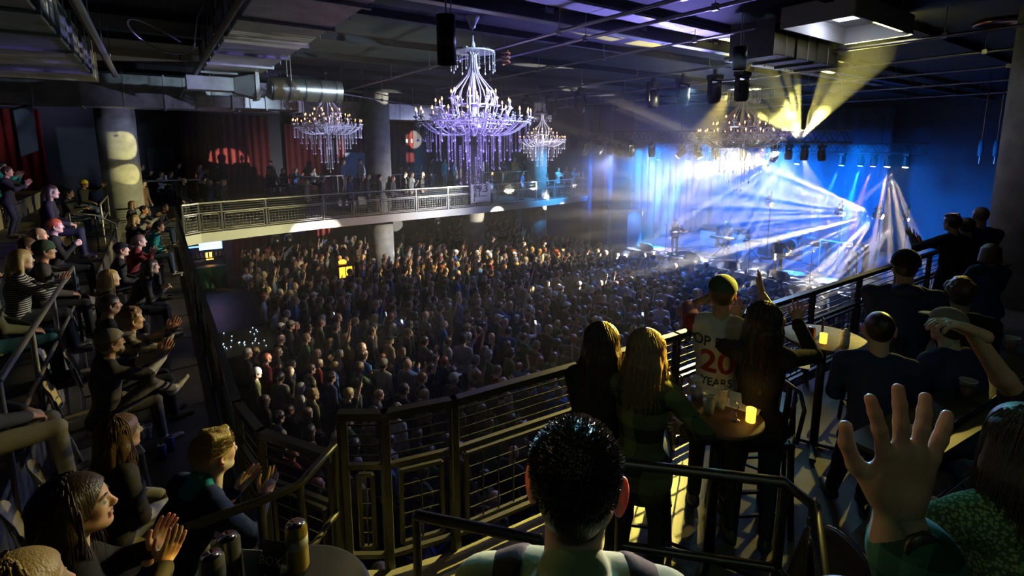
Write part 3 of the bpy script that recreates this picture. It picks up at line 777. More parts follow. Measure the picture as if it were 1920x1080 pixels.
# seating steps
st = MB()
for k, z in enumerate((T1, T2, T3, T4)):
    x = -1.15 - k * 1.05
    st.box(-9, x, 3.0 + 0 * k, 24 , ZB, z)
struct(st.build('floor_rear_steps', M_step))
st = MB()
prism(st, [(-9, 2.85), (.45, 2.85), (.6, 2.5), (1.1, 1.3), (1.3, 1.05), (20, 1.0), (20, -4), (-9, -4)], ZB, T1 + .3)
prism(st, [(-9, .9), (.2, .9), (.9, -.1), (20, -.1), (20, -4), (-9, -4)], T1 + .3, 5.0)
struct(st.build('floor_side_steps', M_step))
# raised rear strip of the far balcony
struct(MB().box(-2, 21.4, 25.6, 30.4, ZB, 4.2).build('floor_far_riser', M_step))

def curtain(name, a, b, z0, z1, m, amp=.08, per=.35, parent=None):
    a, b = Vector(a), Vector(b); L = (b - a).length; d = (b - a) / L; nrm = Vector((-d.y, d.x)); n = int(L / per * 8); rr = random.Random(int(L * 31))
    vs = []; off = 0
    for i in range(n + 1):
        t = i / n * L; w = math.sin(t / per * 2 * math.pi + .6 * math.sin(t * 1.3)) * amp * (.7 + .3 * math.sin(t * .77))
        p = a + d * t + nrm * w; vs += [(p.x, p.y, z0), (p.x, p.y, z1)]
    fs = [(2 * i, 2 * i + 2, 2 * i + 3, 2 * i + 1) for i in range(n)]
    mb = MB(); mb.add(vs, fs, True)
    o = mb.build(name, m, parent)
    so = o.modifiers.new('thick', 'SOLIDIFY'); so.thickness = .015
    return o
struct(MB().box(-9, 33, 30.5, 30.7, 0, CEIL).build('wall_left', M_wall))
struct(MB().box(-9.2, -9, -4, 30.7, 0, CEIL).build('wall_rear', M_wall))
struct(MB().box(-9, 33, -4.2, -4, 0, CEIL).build('wall_right', M_wall))
struct(MB().box(32, 32.2, -4, 19.6, 0, CEIL).build('wall_front', M_grey))
struct(MB().box(22.2, 22.4, 19.9, 30.5, 0, CEIL).build('wall_stage_side', M_grey))
struct(MB().box(22.2, 32, 19.7, 19.9, 0, CEIL).build('wall_stage_return', M_grey))
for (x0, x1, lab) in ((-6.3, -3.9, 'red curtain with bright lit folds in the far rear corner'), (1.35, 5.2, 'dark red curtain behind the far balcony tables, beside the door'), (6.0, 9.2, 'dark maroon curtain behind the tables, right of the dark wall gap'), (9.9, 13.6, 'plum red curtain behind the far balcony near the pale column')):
    o = curtain('stage_curtain', (x0, 30.25), (x1, 30.25), 4.2, 8.3, M_redlit if x0 < -5 else M_red, amp=.09)
    tag(o, lab, 'curtain')
for (x0, x1, lab) in ((3.0, 5.5, 'dark red curtain on the hall wall under the far balcony, left one'), (6.4, 8.2, 'dark red curtain on the hall wall under the far balcony, right one')):
    o = curtain('wall_curtain', (x0, 30.25), (x1, 30.25), .02, 3.1, M_red, amp=.08); tag(o, lab, 'curtain')
o = curtain('wall_curtain', (13.6, 30.2), (21.6, 30.2), .02, 3.3, M_blk, amp=.08); tag(o, 'black curtain on the hall wall under the balcony, toward the stage', 'curtain')
# door at the back of the far balcony
d = MB().box(-.25, .85, 30.38, 30.48, 4.2, 6.6).build('door_1', M_grey); struct(d)
# columns
def column(x, y, z0, z1, r=.58, name='wall_column'):
    o = MB().lathe([(r, z0), (r, z1)], (x, y, 0), 40).build('pillar', M_conc); tag(o, kind='structure'); return o
for x, y in ((-1.0, 22.9), (8.5, 22.9), (13.6, 22.9), (18.4, 23.6)):
    if x > 0: column(x, y, 0, 3.42)
    column(x, y, ZB, CEIL)
column(12.2, 1.8, ZR, CEIL, .62); column(12.2, 1.8, 0, 3.6, .62)
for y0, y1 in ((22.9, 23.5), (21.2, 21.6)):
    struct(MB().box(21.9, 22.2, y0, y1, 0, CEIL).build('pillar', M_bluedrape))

# ---------------------------------------------------------------- stage
struct(MB().box(20.7, 31, 5.2, 19.7, 0, 1.15).box(20.66, 31, 5.18, 19.7, 1.15, 1.2).build('floor_stage', M_stage))
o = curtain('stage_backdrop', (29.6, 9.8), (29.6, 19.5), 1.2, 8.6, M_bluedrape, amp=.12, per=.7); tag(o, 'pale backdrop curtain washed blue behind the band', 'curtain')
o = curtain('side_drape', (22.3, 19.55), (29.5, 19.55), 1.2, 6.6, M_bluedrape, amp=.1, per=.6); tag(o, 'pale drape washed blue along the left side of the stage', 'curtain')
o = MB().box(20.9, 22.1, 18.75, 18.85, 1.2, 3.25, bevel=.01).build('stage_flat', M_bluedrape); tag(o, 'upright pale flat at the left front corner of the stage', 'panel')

# ---------------------------------------------------------------- railings
def railing(name, pts, z, label, spacing=1.35, dense=.12, m=None, wires=3, panel_open=(), top_m=None, group=None):
    m = m or M_rail
    root = empty(name, (pts[0][0], pts[0][1], z)); tag(root, label, 'railing', group)
    O = Vector((pts[0][0], pts[0][1], z))
    P3 = [Vector((x, y, z)) - O for x, y in pts]
    tp = MB(); wr = MB()
    for a, b in zip(P3[:-1], P3[1:]):
        e = (b - a).normalized() * .02
        tp.beam(a - e + Vector((0, 0, 1.07)), b + e + Vector((0, 0, 1.07)), .065, .05)
        tp.beam(a + Vector((0, 0, .72)), b + Vector((0, 0, .72)), .035, .035)
        tp.beam(a + Vector((0, 0, .08)), b + Vector((0, 0, .08)), .035, .03)
        for k in range(wires):
            h = .72 + .35 * (k + 1) / (wires + 1); wr.tube([a + Vector((0, 0, h)), b + Vector((0, 0, h))], .006, 6)
    tp.build('top_rail', top_m or m, root); wr.build('cables', m, root)
    posts = [P3[0]]
    for a, b in zip(P3[:-1], P3[1:]):
        L = (b - a).length; n = max(1, round(L / spacing))
        for i in range(1, n + 1): posts.append(a + (b - a) * i / n)
    pm = MB().box(-.028, .028, -.028, .028, -.33, 1.06, bevel=.006).mesh('post'); pm.materials.append(m)
    for p in posts:
        o = bpy.data.objects.new('post', pm); COL.objects.link(o); o.parent = root; o.location = p
    for i, (a, b) in enumerate(zip(posts[:-1], posts[1:])):
        if (b - a).length < .25 or i in panel_open: continue
        d = (b - a).normalized(); a2, b2 = a + d * .09, b - d * .09; mb = MB()
        for za, zb in ((.14, .14), (.66, .66)): mb.beam(a2 + Vector((0, 0, za)), b2 + Vector((0, 0, zb)), .025, .025)
        for q in (a2, b2): mb.beam(q + Vector((0, 0, .14)), q + Vector((0, 0, .66)), .025, .025)
        L = (b2 - a2).length; nv = max(2, int(L / dense))
        for k in range(1, nv): mb.beam(a2 + d * L * k / nv + Vector((0, 0, .15)), a2 + d * L * k / nv + Vector((0, 0, .65)), .008, .008)
        for k in range(1, 5): mb.beam(a2 + Vector((0, 0, .14 + .104 * k)), b2 + Vector((0, 0, .14 + .104 * k)), .007, .007)
        mb.build('mesh_panel', m, root)
    return root
railing('guard_railing', FAR[1:] + [], ZB, 'long steel guard railing along the edge of the far balcony', spacing=1.6)
railing('guard_railing', [(21.4, 22.5), (21.4, 25.5)], ZB, 'short steel railing closing the stage end of the far balcony', spacing=1.5)
railing('guard_railing', [(.42, 19.7), (.37, 12), (.37, 4.3), (.45, 3.75), (.78, 3.18)], ZB, 'dark guard railing in front of the seated rear rows', spacing=1.3, m=M_raild)
railing('guard_railing', RR, ZR, 'dark cable guard railing beside the standing women and the tables', spacing=1.2, m=M_raild, wires=4)

def pipe_thing(name, runs, r, m, label, cat, n=10, parent_name=None):
    mb = MB()
    for pts in runs: mb.tube(pts, r, n)
    o = mb.build(name, m); tag(o, label, cat); return o
# tube handrails of the steps
def handrail(tops, floor_z, m, label, r=.024, mid=.45):
    root = empty('handrail', (tops[0][0], tops[0][1], floor_z)); tag(root, label, 'handrail'); O = root.location
    T = [Vector(t) - O for t in tops]
    MB().tube(T, r, 10).build('top_tube', m, root)
    MB().tube([t - Vector((0, 0, mid)) for t in T], r * .85, 10).build('mid_tube', m, root)
    pm = MB().tube([(0, 0, 0), (0, 0, 1)], r * .9, 8).mesh('post'); pm.materials.append(m)
    for t in T:
        o = bpy.data.objects.new('post', pm); COL.objects.link(o); o.parent = root; base = t.copy(); base.z = 0; o.location = base; o.scale = (1, 1, t.z)
    return root
handrail([(-.15, 2.72, 4.95), (.3, 2.72, 4.95), (.5, 2.74, 4.95), (.76, 3.0, 4.95)], ZB, M_raild, 'dark tube handrail in front of the smiling brunette woman')
handrail([(-1.03, 8.88, 5.15), (-1.03, 7.2, 5.15), (-1.03, 6.0, 5.15), (-1.03, 4.8, 5.15)], T1 - .5, M_rail, 'sloping steel handrail beside the man in the olive jacket')
handrail([(-1.03, 8.88, 5.13), (-1.9, 8.9, 5.13)], T1 - .1, M_raild, 'short dark cross handrail behind the striped-shirt woman', mid=.5)
handrail([(-1.75, 15.6, 5.2), (-1.3, 15.75, 5.1), (-.95, 16.2, 4.8)], T1 - .45, M_raild, 'black handrail beside the step aisle behind the red-haired person')
handrail([(-1.25, 16.9, 5.25), (-1.25, 19.4, 5.25)], T1, M_rail, 'upright barred steel railing near the wide concrete column')
handrail([(1.75, 1.55, 5.25), (2.26, 1.02, 5.25), (2.25, .88, 5.22), (1.9, .68, 5.15)], ZR, M_raild, 'dark tube rail behind the round table with a chrome ring at its bend', r=.026)
handrail([(.9, 2.1, 5.0), (1.3, 1.62, 5.0)], ZR, M_raild, 'low dark tube rail in front of the man with glowing ears', r=.026)
handrail([(3.1, .8, 5.2), (4.2, .7, 5.2), (5.6, .6, 5.2)], ZR, M_chrome, 'thin shiny rail running behind the drinks on the right', r=.013)

# ---------------------------------------------------------------- ducts, pipes and rigging under the ceiling
def duct_run(x0, x1, y0, y1, z0, z1, step, axis, label, m=M_steel, flange=.04):
    root = empty('air_duct', ((x0 + x1) / 2, (y0 + y1) / 2, z0)); tag(root, label, 'duct'); O = root.location
    MB().box(x0 - O.x, x1 - O.x, y0 - O.y, y1 - O.y, 0, z1 - z0, bevel=.01).build('duct_body', m, root)
    lo, hi = (x0, x1) if axis == 'x' else (y0, y1); n = int((hi - lo) / step)
    for i in range(n + 1):
        t = lo + (hi - lo) * i / n; f = flange; mb = MB()
        if axis == 'x': a = (t - .025 - O.x, t + .025 - O.x, y0 - f - O.y, y1 + f - O.y)
        else: a = (x0 - f - O.x, x1 + f - O.x, t - .025 - O.y, t + .025 - O.y)
        mb.box(*a, -f, z1 - z0 + f); mb.build('flange', m, root)
    for i in range(n):
        t = lo + (hi - lo) * (i + .5) / n
        for s in (0, 1):
            p = ((t - O.x), (y0 - .03 if s else y1 + .03) - O.y) if axis == 'x' else ((x0 - .03 if s else x1 + .03) - O.x, t - O.y)
            MB().tube([(p[0], p[1], -.03), (p[0], p[1], CEIL - z0)], .008, 6).build('hanger_rod', M_conduit, root)
    return root
duct_run(1.05, 2.2, 4.6, 13.4, 8.4, 8.95, 1.45, 'y', 'broad galvanised duct hanging lengthwise at the top, left of the chandeliers')
duct_run(-3.6, -.95, 5.0, 15.8, 8.3, 8.9, 1.5, 'y', 'wide galvanised duct in the top left corner of the picture')
duct_run(-8, 4.7, 20.2, 21.3, 7.95, 8.95, 1.9, 'x', 'deep grey cross duct running above the column with the yellow light')
duct_run(1.2, 4.0, 17.9, 18.9, 7.9, 8.25, .9, 'x', 'flat galvanised duct branch left of the far chandelier')
duct_run(5.0, 12.8, 23.4, 24.4, 7.95, 8.7, 1.9, 'x', 'grey duct above the far balcony behind the big chandelier', m=M_steel)
duct_run(8.9, 11.3, 4.85, 5.6, 8.35, 8.9, .8, 'x', 'dark boxy duct beside the lit ceiling recess', m=mat('dark duct', (.09, .09, .08), .5, .5))
# round duct with its square to round reducer
root = empty('round_duct', (1.6, 13.2, 8.1)); tag(root, 'shiny round spiral duct with a square reducer, above the far left balcony', 'duct')
MB().tube([(.75, .0, 0), (2.4, .05, 0)], .27, 24).build('pipe', M_chrome if False else M_steel, root)
MB().use(M_steel).add([(0, -.2, -.16), (0, .2, -.16), (0, .2, .16), (0, -.2, .16), (.45, -.27, -.27), (.45, .27, -.27), (.45, .27, .27), (.45, -.27, .27)], [(0, 1, 2, 3), (4, 7, 6, 5), (0, 4, 5, 1), (1, 5, 6, 2), (2, 6, 7, 3), (3, 7, 4, 0)]).build('reducer', None, root)
MB().box(-.9, .0, -.2, .2, -.14, .16, bevel=.01).box(.42, .5, -.3, .3, -.3, .3).build('square_duct', M_steel, root)
for k in range(5): MB().tube([(.8 + k * .36, .0 + k * .011, 0), (.83 + k * .36, .0 + k * .011, 0)], .285, 24).build('band', M_conduit, root)
for y_ in (-.2, .2): MB().tube([(1.2, y_, .15), (1.2, y_, 1.0)], .008, 6).build('hanger_rod', M_conduit, root)

def conduit(a, b, label, r=.03, m=M_conduit, hang=2.2):
    a, b = Vector(a), Vector(b); root = empty('ceiling_pipe', a); tag(root, label, 'pipe')
    MB().tube([(0, 0, 0), b - a], r, 8).build('pipe_length', m, root)
    n = max(1, int((b - a).length / hang))
    for i in range(n):
        p = (b - a) * (i + .5) / n; MB().tube([p, p + Vector((0, 0, CEIL - a.z - p.z))], .007, 6).box(p.x - .03, p.x + .03, p.y - .04, p.y + .04, p.z - .04, p.z + .05).build('hanger_rod', m, root)
    return root
conduit((5.55, 3.0, 8.6), (5.55, 22, 8.6), 'long thin ceiling pipe passing behind the big chandelier')
conduit((6.3, 3.0, 8.6), (6.3, 10.5, 8.62), 'twin ceiling pipe just right of the big chandelier')
conduit((8.6, 5, 8.75), (8.6, 17, 8.75), 'thin conduit crossing the dark ceiling beyond the chandelier', r=.02)
conduit((11.2, 2, 8.62), (11.2, 20, 8.62), 'ceiling pipe that carries the row of hanging black lamps', r=.035)
conduit((14.0, 2, 8.65), (14.0, 19, 8.65), 'ceiling pipe behind the hanging lamps')
conduit((16.5, 0, 8.6), (16.5, 20, 8.6), 'ceiling pipe in front of the stage truss')
conduit((20, 0, 8.6), (20, 19, 8.6), 'ceiling pipe above the front edge of the stage')
conduit((26, 0, 8.7), (26, 19, 8.7), 'farthest ceiling pipe above the stage')
conduit((-.54, 5.5, 8.3), (-.54, 14.4, 8.3), 'heavy pipe with couplings between the two left ducts', r=.06, m=mat('painted pipe', (.2, .2, .19), .4, .6))
conduit((.88, 3.0, 8.3), (.88, 22, 8.3), 'black pipe running diagonally down the left of the picture', r=.045, m=M_black)
conduit((3.9, 15, 8.3), (13, 22.5, 8.3), 'slanting pipe behind the far left chandelier', r=.02)
root = empty('ceiling_beam', (1, 6.85, 8.8)); tag(root, 'long black ceiling beam running from the big chandelier to the right wall', 'beam')
MB().box(0, 31, -.07, .07, 0, .16).build('beam_body', M_black, root)
MB().box(0, 31, -.09, .09, -.015, .0).build('flange', M_conduit, root)
for i in range(12): MB().tube([(2.2 + i * 2.3, 0, .1), (2.2 + i * 2.3, 0, .3)], .012, 6).box(2.12 + i * 2.3, 2.28 + i * 2.3, -.1, .1, .12, .2).build('clamp', M_conduit, root)
def tile_strip(x0, x1, y0, y1, z, n, label):
    root = empty('ceiling_panel_strip', (x0, (y0 + y1) / 2, z)); tag(root, label, 'ceiling panel')
    for i in range(n):
        a = (x1 - x0) * i / n; b = (x1 - x0) * (i + 1) / n
        MB().box(a + .008, b - .008, -(y1 - y0) / 2, (y1 - y0) / 2, 0, .05, bevel=.004).build('panel', M_white, root)
    MB().box(0, x1 - x0, -(y1 - y0) / 2 - .02, (y1 - y0) / 2 + .02, .05, .12).build('backing', M_black, root)
tile_strip(3.0, 17.4, 7.0, 7.5, 8.95, 22, 'strip of white ceiling panels lit violet behind the black beam')
tile_strip(4.8, 14.0, 6.12, 6.5, 8.95, 14, 'strip of white ceiling panels in front of the black beam')
tile_strip(12.4, 22, 7.75, 8.0, 8.92, 12, 'narrow far strip of white ceiling panels above the yellow beams')
# lit ceiling recess
root = empty('ceiling_light_box', (10, 4.1, 8.72)); tag(root, 'open ceiling recess with a bright square lamp inside', 'ceiling light')
MB().box(-1.25, 1.1, -.55, .55, .28, .32).build('back_panel', M_white, root)
MB().box(-1.25, 1.1, .52, .56, -.02, .3).box(-1.25, 1.1, -.56, -.52, -.02, .3).box(-1.27, -1.23, -.55, .55, -.02, .3).box(1.08, 1.12, -.55, .55, -.02, .3).build('frame', M_white, root)
MB().box(-.35, .25, -.22, .3, .24, .28, bevel=.01).build('lamp_panel', mat('recess lamp', (.9, .9, .9), .5, emit=(.78, .8, 1), emit_str=12), root)
root = empty('recessed_downlight', (13.2, 2.9, 9.02)); tag(root, 'round recessed downlight with a copper rim near the top right', 'downlight')
MB().lathe([(.36, .05), (.36, 0), (.3, 0), (.26, .06)], (0, 0, 0), 28).build('rim', mat('copper', (.7, .35, .2), .3, .9), root)
MB().lathe([(.0, .055), (.26, .055)], (0, 0, 0), 28).build('glass', M_white, root)
# pendant cylinder light near the camera
def can_light(x, y, z, r, h, label, group=None, zr=CEIL):
    root = empty('pendant_can_light', (x, y, z)); tag(root, label, 'pendant light', group)
    MB().lathe([(r * .93, .03), (r, 0), (r, h), (0, h)], (0, 0, 0), 28).build('housing', M_black, root)
    MB().lathe([(0, .04), (r * .9, .04)], (0, 0, 0), 24).build('lens', M_white, root)
    MB().tube([(0, 0, h), (0, 0, zr - z)], .008, 6).tube([(r * .6, 0, h), (r * .6, 0, zr - z)], .005, 6).build('cable', M_conduit, root); return root
can_light(2.27, 4.27, 7.52, .087, .43, 'large black cylinder pendant light hanging beside the big chandelier')
can_light(7.9, 4.83, 8.0, .11, .35, 'black cylinder pendant light above the yellow beams, near the truss')
can_light(6.2, 20.2, 7.3, .2, .65, 'black cylinder pendant light left of the pale far column')
can_light(3.9, 19.2, 7.5, .2, .6, 'black cylinder pendant light beside the far left chandelier')
# smoke detector / beam clamp coil on the pipe
o = MB().tube([(5.62 + .10 * math.cos(t) * .5, 8.2 + .1 * math.sin(t), 8.55 - t * .012) for t in np.linspace(0, 22, 60)], .018, 6).build('cable_coil', mat('rust brown cable', (.25, .09, .05), .6)); tag(o, 'coil of brown cable wound on the ceiling pipe right of the chandelier', 'cable')
o = MB().tube([(.9, 10.2, 9.1), (.8, 10.3, 8.9)] + [(.3 + .45 * math.cos(t), 10.2 + .3 * math.sin(t), 8.5 - .2 * math.sin(t * 1.3)) for t in np.linspace(.4, 5.2, 30)], .012, 6).build('loose_cable', M_conduit); tag(o, 'loop of loose flexible cable hanging between the left ducts', 'cable')

# moving head lamp
def make_head_lamp(name='moving_head_lamp', s=1.0, tilt=(0, 0), lit=None):
    root = empty(name)
    MB().box(-.13 * s, .13 * s, -.11 * s, .11 * s, -.1 * s, 0, bevel=.02).build('base', M_blackp, root)
    MB().box(-.17 * s, -.14 * s, -.04 * s, .04 * s, -.4 * s, -.09 * s).box(.14 * s, .17 * s, -.04 * s, .04 * s, -.4 * s, -.09 * s).box(-.17 * s, .17 * s, -.04 * s, .04 * s, -.13 * s, -.09 * s).build('yoke', M_blackp, root)
    hd = MB().lathe([(.0, .17), (.09, .165), (.125, .1), (.13, -.1), (.115, -.19), (.10, -.2)], (0, 0, 0), 20, M=Matrix.Scale(s, 3)).build('head', M_blackp, root)
    hd.location = (0, 0, -.33 * s); hd.rotation_euler = (R(tilt[0]), R(tilt[1]), 0)
    lens = MB().lathe([(0, -.205), (.10, -.205)], (0, 0, 0), 20, M=Matrix.Scale(s, 3)).build('lens', lit or M_chrome, hd)
    MB().box(-.03 * s, .03 * s, -.03 * s, .03 * s, 0, .1 * s).build('clamp', M_black, root)
    return root
# lighting truss
def truss(a, b, label, w=.36, h=.42, up=1):
    a, b = Vector(a), Vector(b); root = empty('lighting_truss', a); tag(root, label, 'truss'); d = (b - a); L = d.length; d.normalize(); nrm = Vector((-d.y, d.x, 0))
    ch = MB(); cs = [nrm * w / 2, nrm * -w / 2, nrm * w / 2 + Vector((0, 0, h)), nrm * -w / 2 + Vector((0, 0, h))]
    for c in cs: ch.tube([c, c + d * L], .03, 8)
    ch.build('chords', M_black, root)
    n = int(L / .5); mb = MB()
    for i in range(n):
        t0, t1 = L * i / n, L * (i + 1) / n; tm = (t0 + t1) / 2
        for lo, hi in ((0, 2), (1, 3)):
            mb.tube([cs[lo] + d * t0, cs[hi] + d * tm], .014, 5, cap=False); mb.tube([cs[hi] + d * tm, cs[lo] + d * t1], .014, 5, cap=False)
        mb.tube([cs[2] + d * t0, cs[3] + d * tm], .014, 5, cap=False); mb.tube([cs[0] + d * t0, cs[1] + d * tm], .014, 5, cap=False)
    mb.build('lattice', M_black, root)
    for t in (.12, .5, .88): MB().tube([d * L * t + Vector((0, 0, h)), d * L * t + Vector((0, 0, CEIL - a.z))], .012, 6).build('hoist_chain', M_black, root)
    return root
truss((18.5, 20.2, 7.0), (18.5, 7.3, 6.85), 'black lattice lighting truss hanging in front of the stage')
truss((24, 19.2, 6.45), (24, 6.8, 6.45), 'black upstage lighting truss above the band', h=.36)
glow_w = mat('lamp face white', (1, 1, 1), emit=(1, .93, .78), emit_str=30)
glow_y = mat('lamp face yellow', (1, 1, .5), emit=(1, .95, .4), emit_str=25)
glow_b = mat('lamp face blue', (.2, .5, 1), emit=(.1, .45, 1), emit_str=14)
glow_v = mat('lamp face violet', (.4, .2, 1), emit=(.35, .2, 1), emit_str=14)
def lamp_at(x, y, z, label, tilt, lit=None, s=1.0, group=None, up=False):
    r = make_head_lamp(s=s, tilt=tilt, lit=lit); r.location = (x, y, z); tag(r, label, 'stage lamp', group)
    if up: r.rotation_euler = (math.pi, 0, 0)
    return r
tys = [19.6, 18.6, 17.9, 17.1, 16.5, 15.3, 13.7, 12.9, 12.1, 10.9, 9.7, 9.2, 8.65, 8.1]
tl = ['at the left end of the front truss', 'second on the front truss, pale', 'on the front truss under the blue wall strip', 'tilted on the front truss beside the pale one', 'round black, at the first third of the front truss', 'square black, below the thick truss joint', 'throwing a pale beam to the left', 'beside the lamp with the pale beam, blue lens', 'tilted right, on the middle of the truss', 'just left of the far right chandelier', 'behind the far right chandelier', 'left of the white burst', 'one of two dark lamps hanging in the white burst, the narrower', 'one of two dark lamps hanging in the white burst, the wider']
tilts = [(0, 20), (10, 30), (0, 10), (30, 20), (15, -20), (0, 0), (45, 10), (-30, 0), (-30, -20), (0, 10), (20, 0), (0, 0), (5, 0), (-8, 0)]
for y, l, t in zip(tys, tl, tilts):
    sc1 = 1.15 if y > 9.3 else 1.0
    lamp_at(18.5, y, 6.82 + (y - 7.3) / 12.9 * .15 - .1 * sc1 + .04, 'black moving lamp ' + l, t, glow_w if 'pale beam' in l and 'throwing' in l else (glow_b if 'blue lens' in l else None), s=1.15 if y > 9.3 else 1.0, group='moving lamps on the front truss')
up_l = [(24, 19.3, BLUE, 'cyan, at its far left'), (24, 17.3, CYAN, 'blue, behind the chandelier crystals'), (24, 16.0, VIO, 'violet, left of the chandelier'), (24, 15.2, WHITE, 'white, left of the burst'), (24, 12.9, WHITE, 'white, near the chandelier tip'), (24, 11.5, WHITE, 'white, in the burst'), (24, 9.66, BLUE, 'deep blue'), (24, 8.95, CYAN, 'round blue glow'), (24, 8.49, VIO, 'violet glow'), (24, 8.0, YEL, 'yellow, over the wide cone of light'), (24, 7.4, YEL, 'small yellow, rightmost')]
for x, y, z_, c, l in [(a, b, 6.43, c, l) for a, b, c, l in up_l]:
    lamp_at(x, y, z_, 'stage lamp on the upstage truss, ' + l, (0, 12), {BLUE: glow_b, CYAN: glow_b, VIO: glow_v, WHITE: glow_w, YEL: glow_y}[c], group='lamps on the upstage truss')
# lamp towers on the right of the stage whose fans cross it
for (x, y, z, l, hh) in ((24.1, 8.2, 3.9, 'bright burst lamp on the right lamp tower', 1), (24.1, 9.62, 3.85, 'bright lamp throwing the middle white fan', 1), (24.1, 12.78, 3.95, 'bright lamp throwing the left white fan', 1), (24.1, 7.25, 3.87, 'small bright lamp at the far right of the fans', .6)):
    r = make_head_lamp(s=hh, tilt=(-80, 20), lit=glow_w); r.location = (x, y, z + .33 * hh); tag(r, l, 'stage lamp')
    o = MB().tube([(x + .28, y, 1.2), (x + .28, y, z + .6)], .035, 8).lathe([(.3, 0), (.3, .04), (.04, .06)], (x + .28, y, 1.2), 16).beam((x + .28, y, z + .38), (x, y, z + .38), .05, .05).build('lamp_stand', M_black); tag(o, 'black upright stand carrying the ' + l, 'stand')
# row of hanging lamps on the pipe
for i, (x, y) in enumerate(((11.2, 15.0), (11.2, 13.6), (11.2, 12.2), (11.2, 9.3), (11.2, 8.35), (11.2, 7.45), (11.2, 6.75))):
    l = ['greenish lit', 'greenish lit, second along', 'smaller, beside the gap in the row', 'wide barred', 'large round', 'large round, half behind the beams', 'darkest'][i]
    r = make_head_lamp(s=1.25, tilt=(0, 0)); r.location = (x, y, 8.45); tag(r, 'black lamp hanging from the ceiling pipe, ' + l, 'stage lamp', 'lamps hanging on the ceiling pipe')
# balcony edge lamps
for (x, y, z, l, t) in ((4.05, 21.1, 3.34, 'lamp under the far balcony edge throwing a violet beam up right', glow_v), (3.6, 21.1, 3.34, 'lamp under the far balcony edge throwing a blue beam up', glow_v), (10.8, 21.6, 3.34, 'small lamp under the far balcony edge below the number banner', glow_v)):
    r = make_head_lamp(s=.8, tilt=(100, 30), lit=t); r.location = (x, y, z); tag(r, l, 'stage lamp')


root = empty('wall_screen', (-3.1, 21.0, 7.2), rot=(R(18), R(14), R(-30))); tag(root, 'tilted pale screen hanging beside the red curtain, left of the column', 'screen')
MB().box(-.05, .05, -.35, .35, -.75, .75, bevel=.02).build('casing', M_black, root); MB().box(.05, .055, -.32, .32, -.72, .72).build('screen', M_grey, root)
MB().tube([(0, 0, .7), (.1, .2, 1.95)], .015, 6).build('hanger_rod', M_conduit, root)
for (y, l) in ((4.6, 'left one of two hoist chains with painted cyan glints before the right blue wall'), (4.25, 'right one of two hoist chains with painted cyan glints before the right blue wall')):
    root = empty('hoist_chain', (21, y, 6.2)); tag(root, l, 'chain')
    MB().tube([(0, 0, 0), (0, 0, CEIL - 6.2)], .015, 6).build('chain', M_chrome, root); MB().lathe([(0, 0), (.06, .05), (.07, .3), (.05, .5), (0, .52)], (0, 0, .2), 10).build('chain_bag', mat('cyan light paint', (.05, .5, .6), .4), root)  # cyan light on the hanging bundles is put into the bag colour
# ---------------------------------------------------------------- people materials
def skin(name, c): return mat(name, c, .5, spec=.4)
SKINS = [skin('skin a', (.62, .40, .29)), skin('skin b', (.52, .32, .22)), skin('skin c', (.68, .46, .36)), skin('skin d', (.30, .17, .10)), skin('skin e', (.42, .25, .16))]
def hairm(name, c):
    m = mat(name, c, .38, spec=.6, bump=0)
    nt = m.node_tree
    if len(nt.nodes) < 4:
        tc = nt.nodes.new('ShaderNodeTexCoord'); mp = nt.nodes.new('ShaderNodeMapping'); mp.inputs['Scale'].default_value = (150, 150, 9)
        n = nt.nodes.new('ShaderNodeTexNoise'); n.inputs['Scale'].default_value = 1.0; n.inputs['Detail'].default_value = 3
        bp = nt.nodes.new('ShaderNodeBump'); bp.inputs['Strength'].default_value = .7; bp.inputs['Distance'].default_value = .006
        link(nt, tc.outputs['Object'], mp.inputs[0]); link(nt, mp.outputs[0], n.inputs['Vector']); link(nt, n.outputs['Fac'], bp.inputs['Height']); link(nt, bp.outputs[0], nt.nodes['Principled BSDF'].inputs['Normal'])
    return m
HAIRS = {'black': hairm('hair black', (.018, .014, .012)), 'dark brown': hairm('hair dark brown', (.05, .03, .02)), 'brown': hairm('hair brown', (.12, .07, .04)), 'blond': hairm('hair blond', (.50, .36, .15)), 'light brown': hairm('hair light brown', (.24, .15, .08)), 'grey': hairm('hair grey', (.35, .34, .32)), 'auburn': hairm('hair auburn', (.28, .07, .03)), 'red': hairm('hair red', (.55, .12, .04))}
def cloth(name, c): return mat(name, c, .85, spec=.15, bump=.5, bump_scale=13)
TOPS = {'black': cloth('cloth black', (.022, .022, .025)), 'charcoal': cloth('cloth charcoal', (.06, .06, .065)), 'grey': cloth('cloth grey', (.19, .19, .20)), 'light grey': cloth('cloth light grey', (.42, .42, .44)), 'white': cloth('cloth white', (.62, .62, .60)), 'navy': cloth('cloth navy', (.03, .045, .12)), 'blue': cloth('cloth blue', (.06, .15, .40)), 'teal': cloth('cloth teal', (.03, .32, .34)), 'green': cloth('cloth green', (.07, .14, .07)), 'olive': cloth('cloth olive', (.13, .14, .07)), 'maroon': cloth('cloth maroon', (.16, .025, .03)), 'brown': cloth('cloth brown', (.13, .08, .05)), 'tan': cloth('cloth tan', (.34, .26, .17)), 'orange': cloth('cloth orange', (.75, .18, .03)), 'plaid': patterned('cloth plaid', (.04, .05, .05), (.32, .30, .24), 'plaid', 7), 'striped': patterned('cloth striped', (.02, .02, .02), (.55, .55, .55), 'stripe', 40)}
DENIM = cloth('denim', (.05, .075, .13)); JEANSD = cloth('dark denim', (.025, .03, .045)); KHAKI = cloth('khaki trousers', (.30, .27, .19)); GREYT = cloth('grey trousers', (.12, .12, .125))
M_shoe = mat('dark shoe', (.05, .05, .05), .5); M_shoel = mat('pale shoe', (.50, .49, .46), .5)
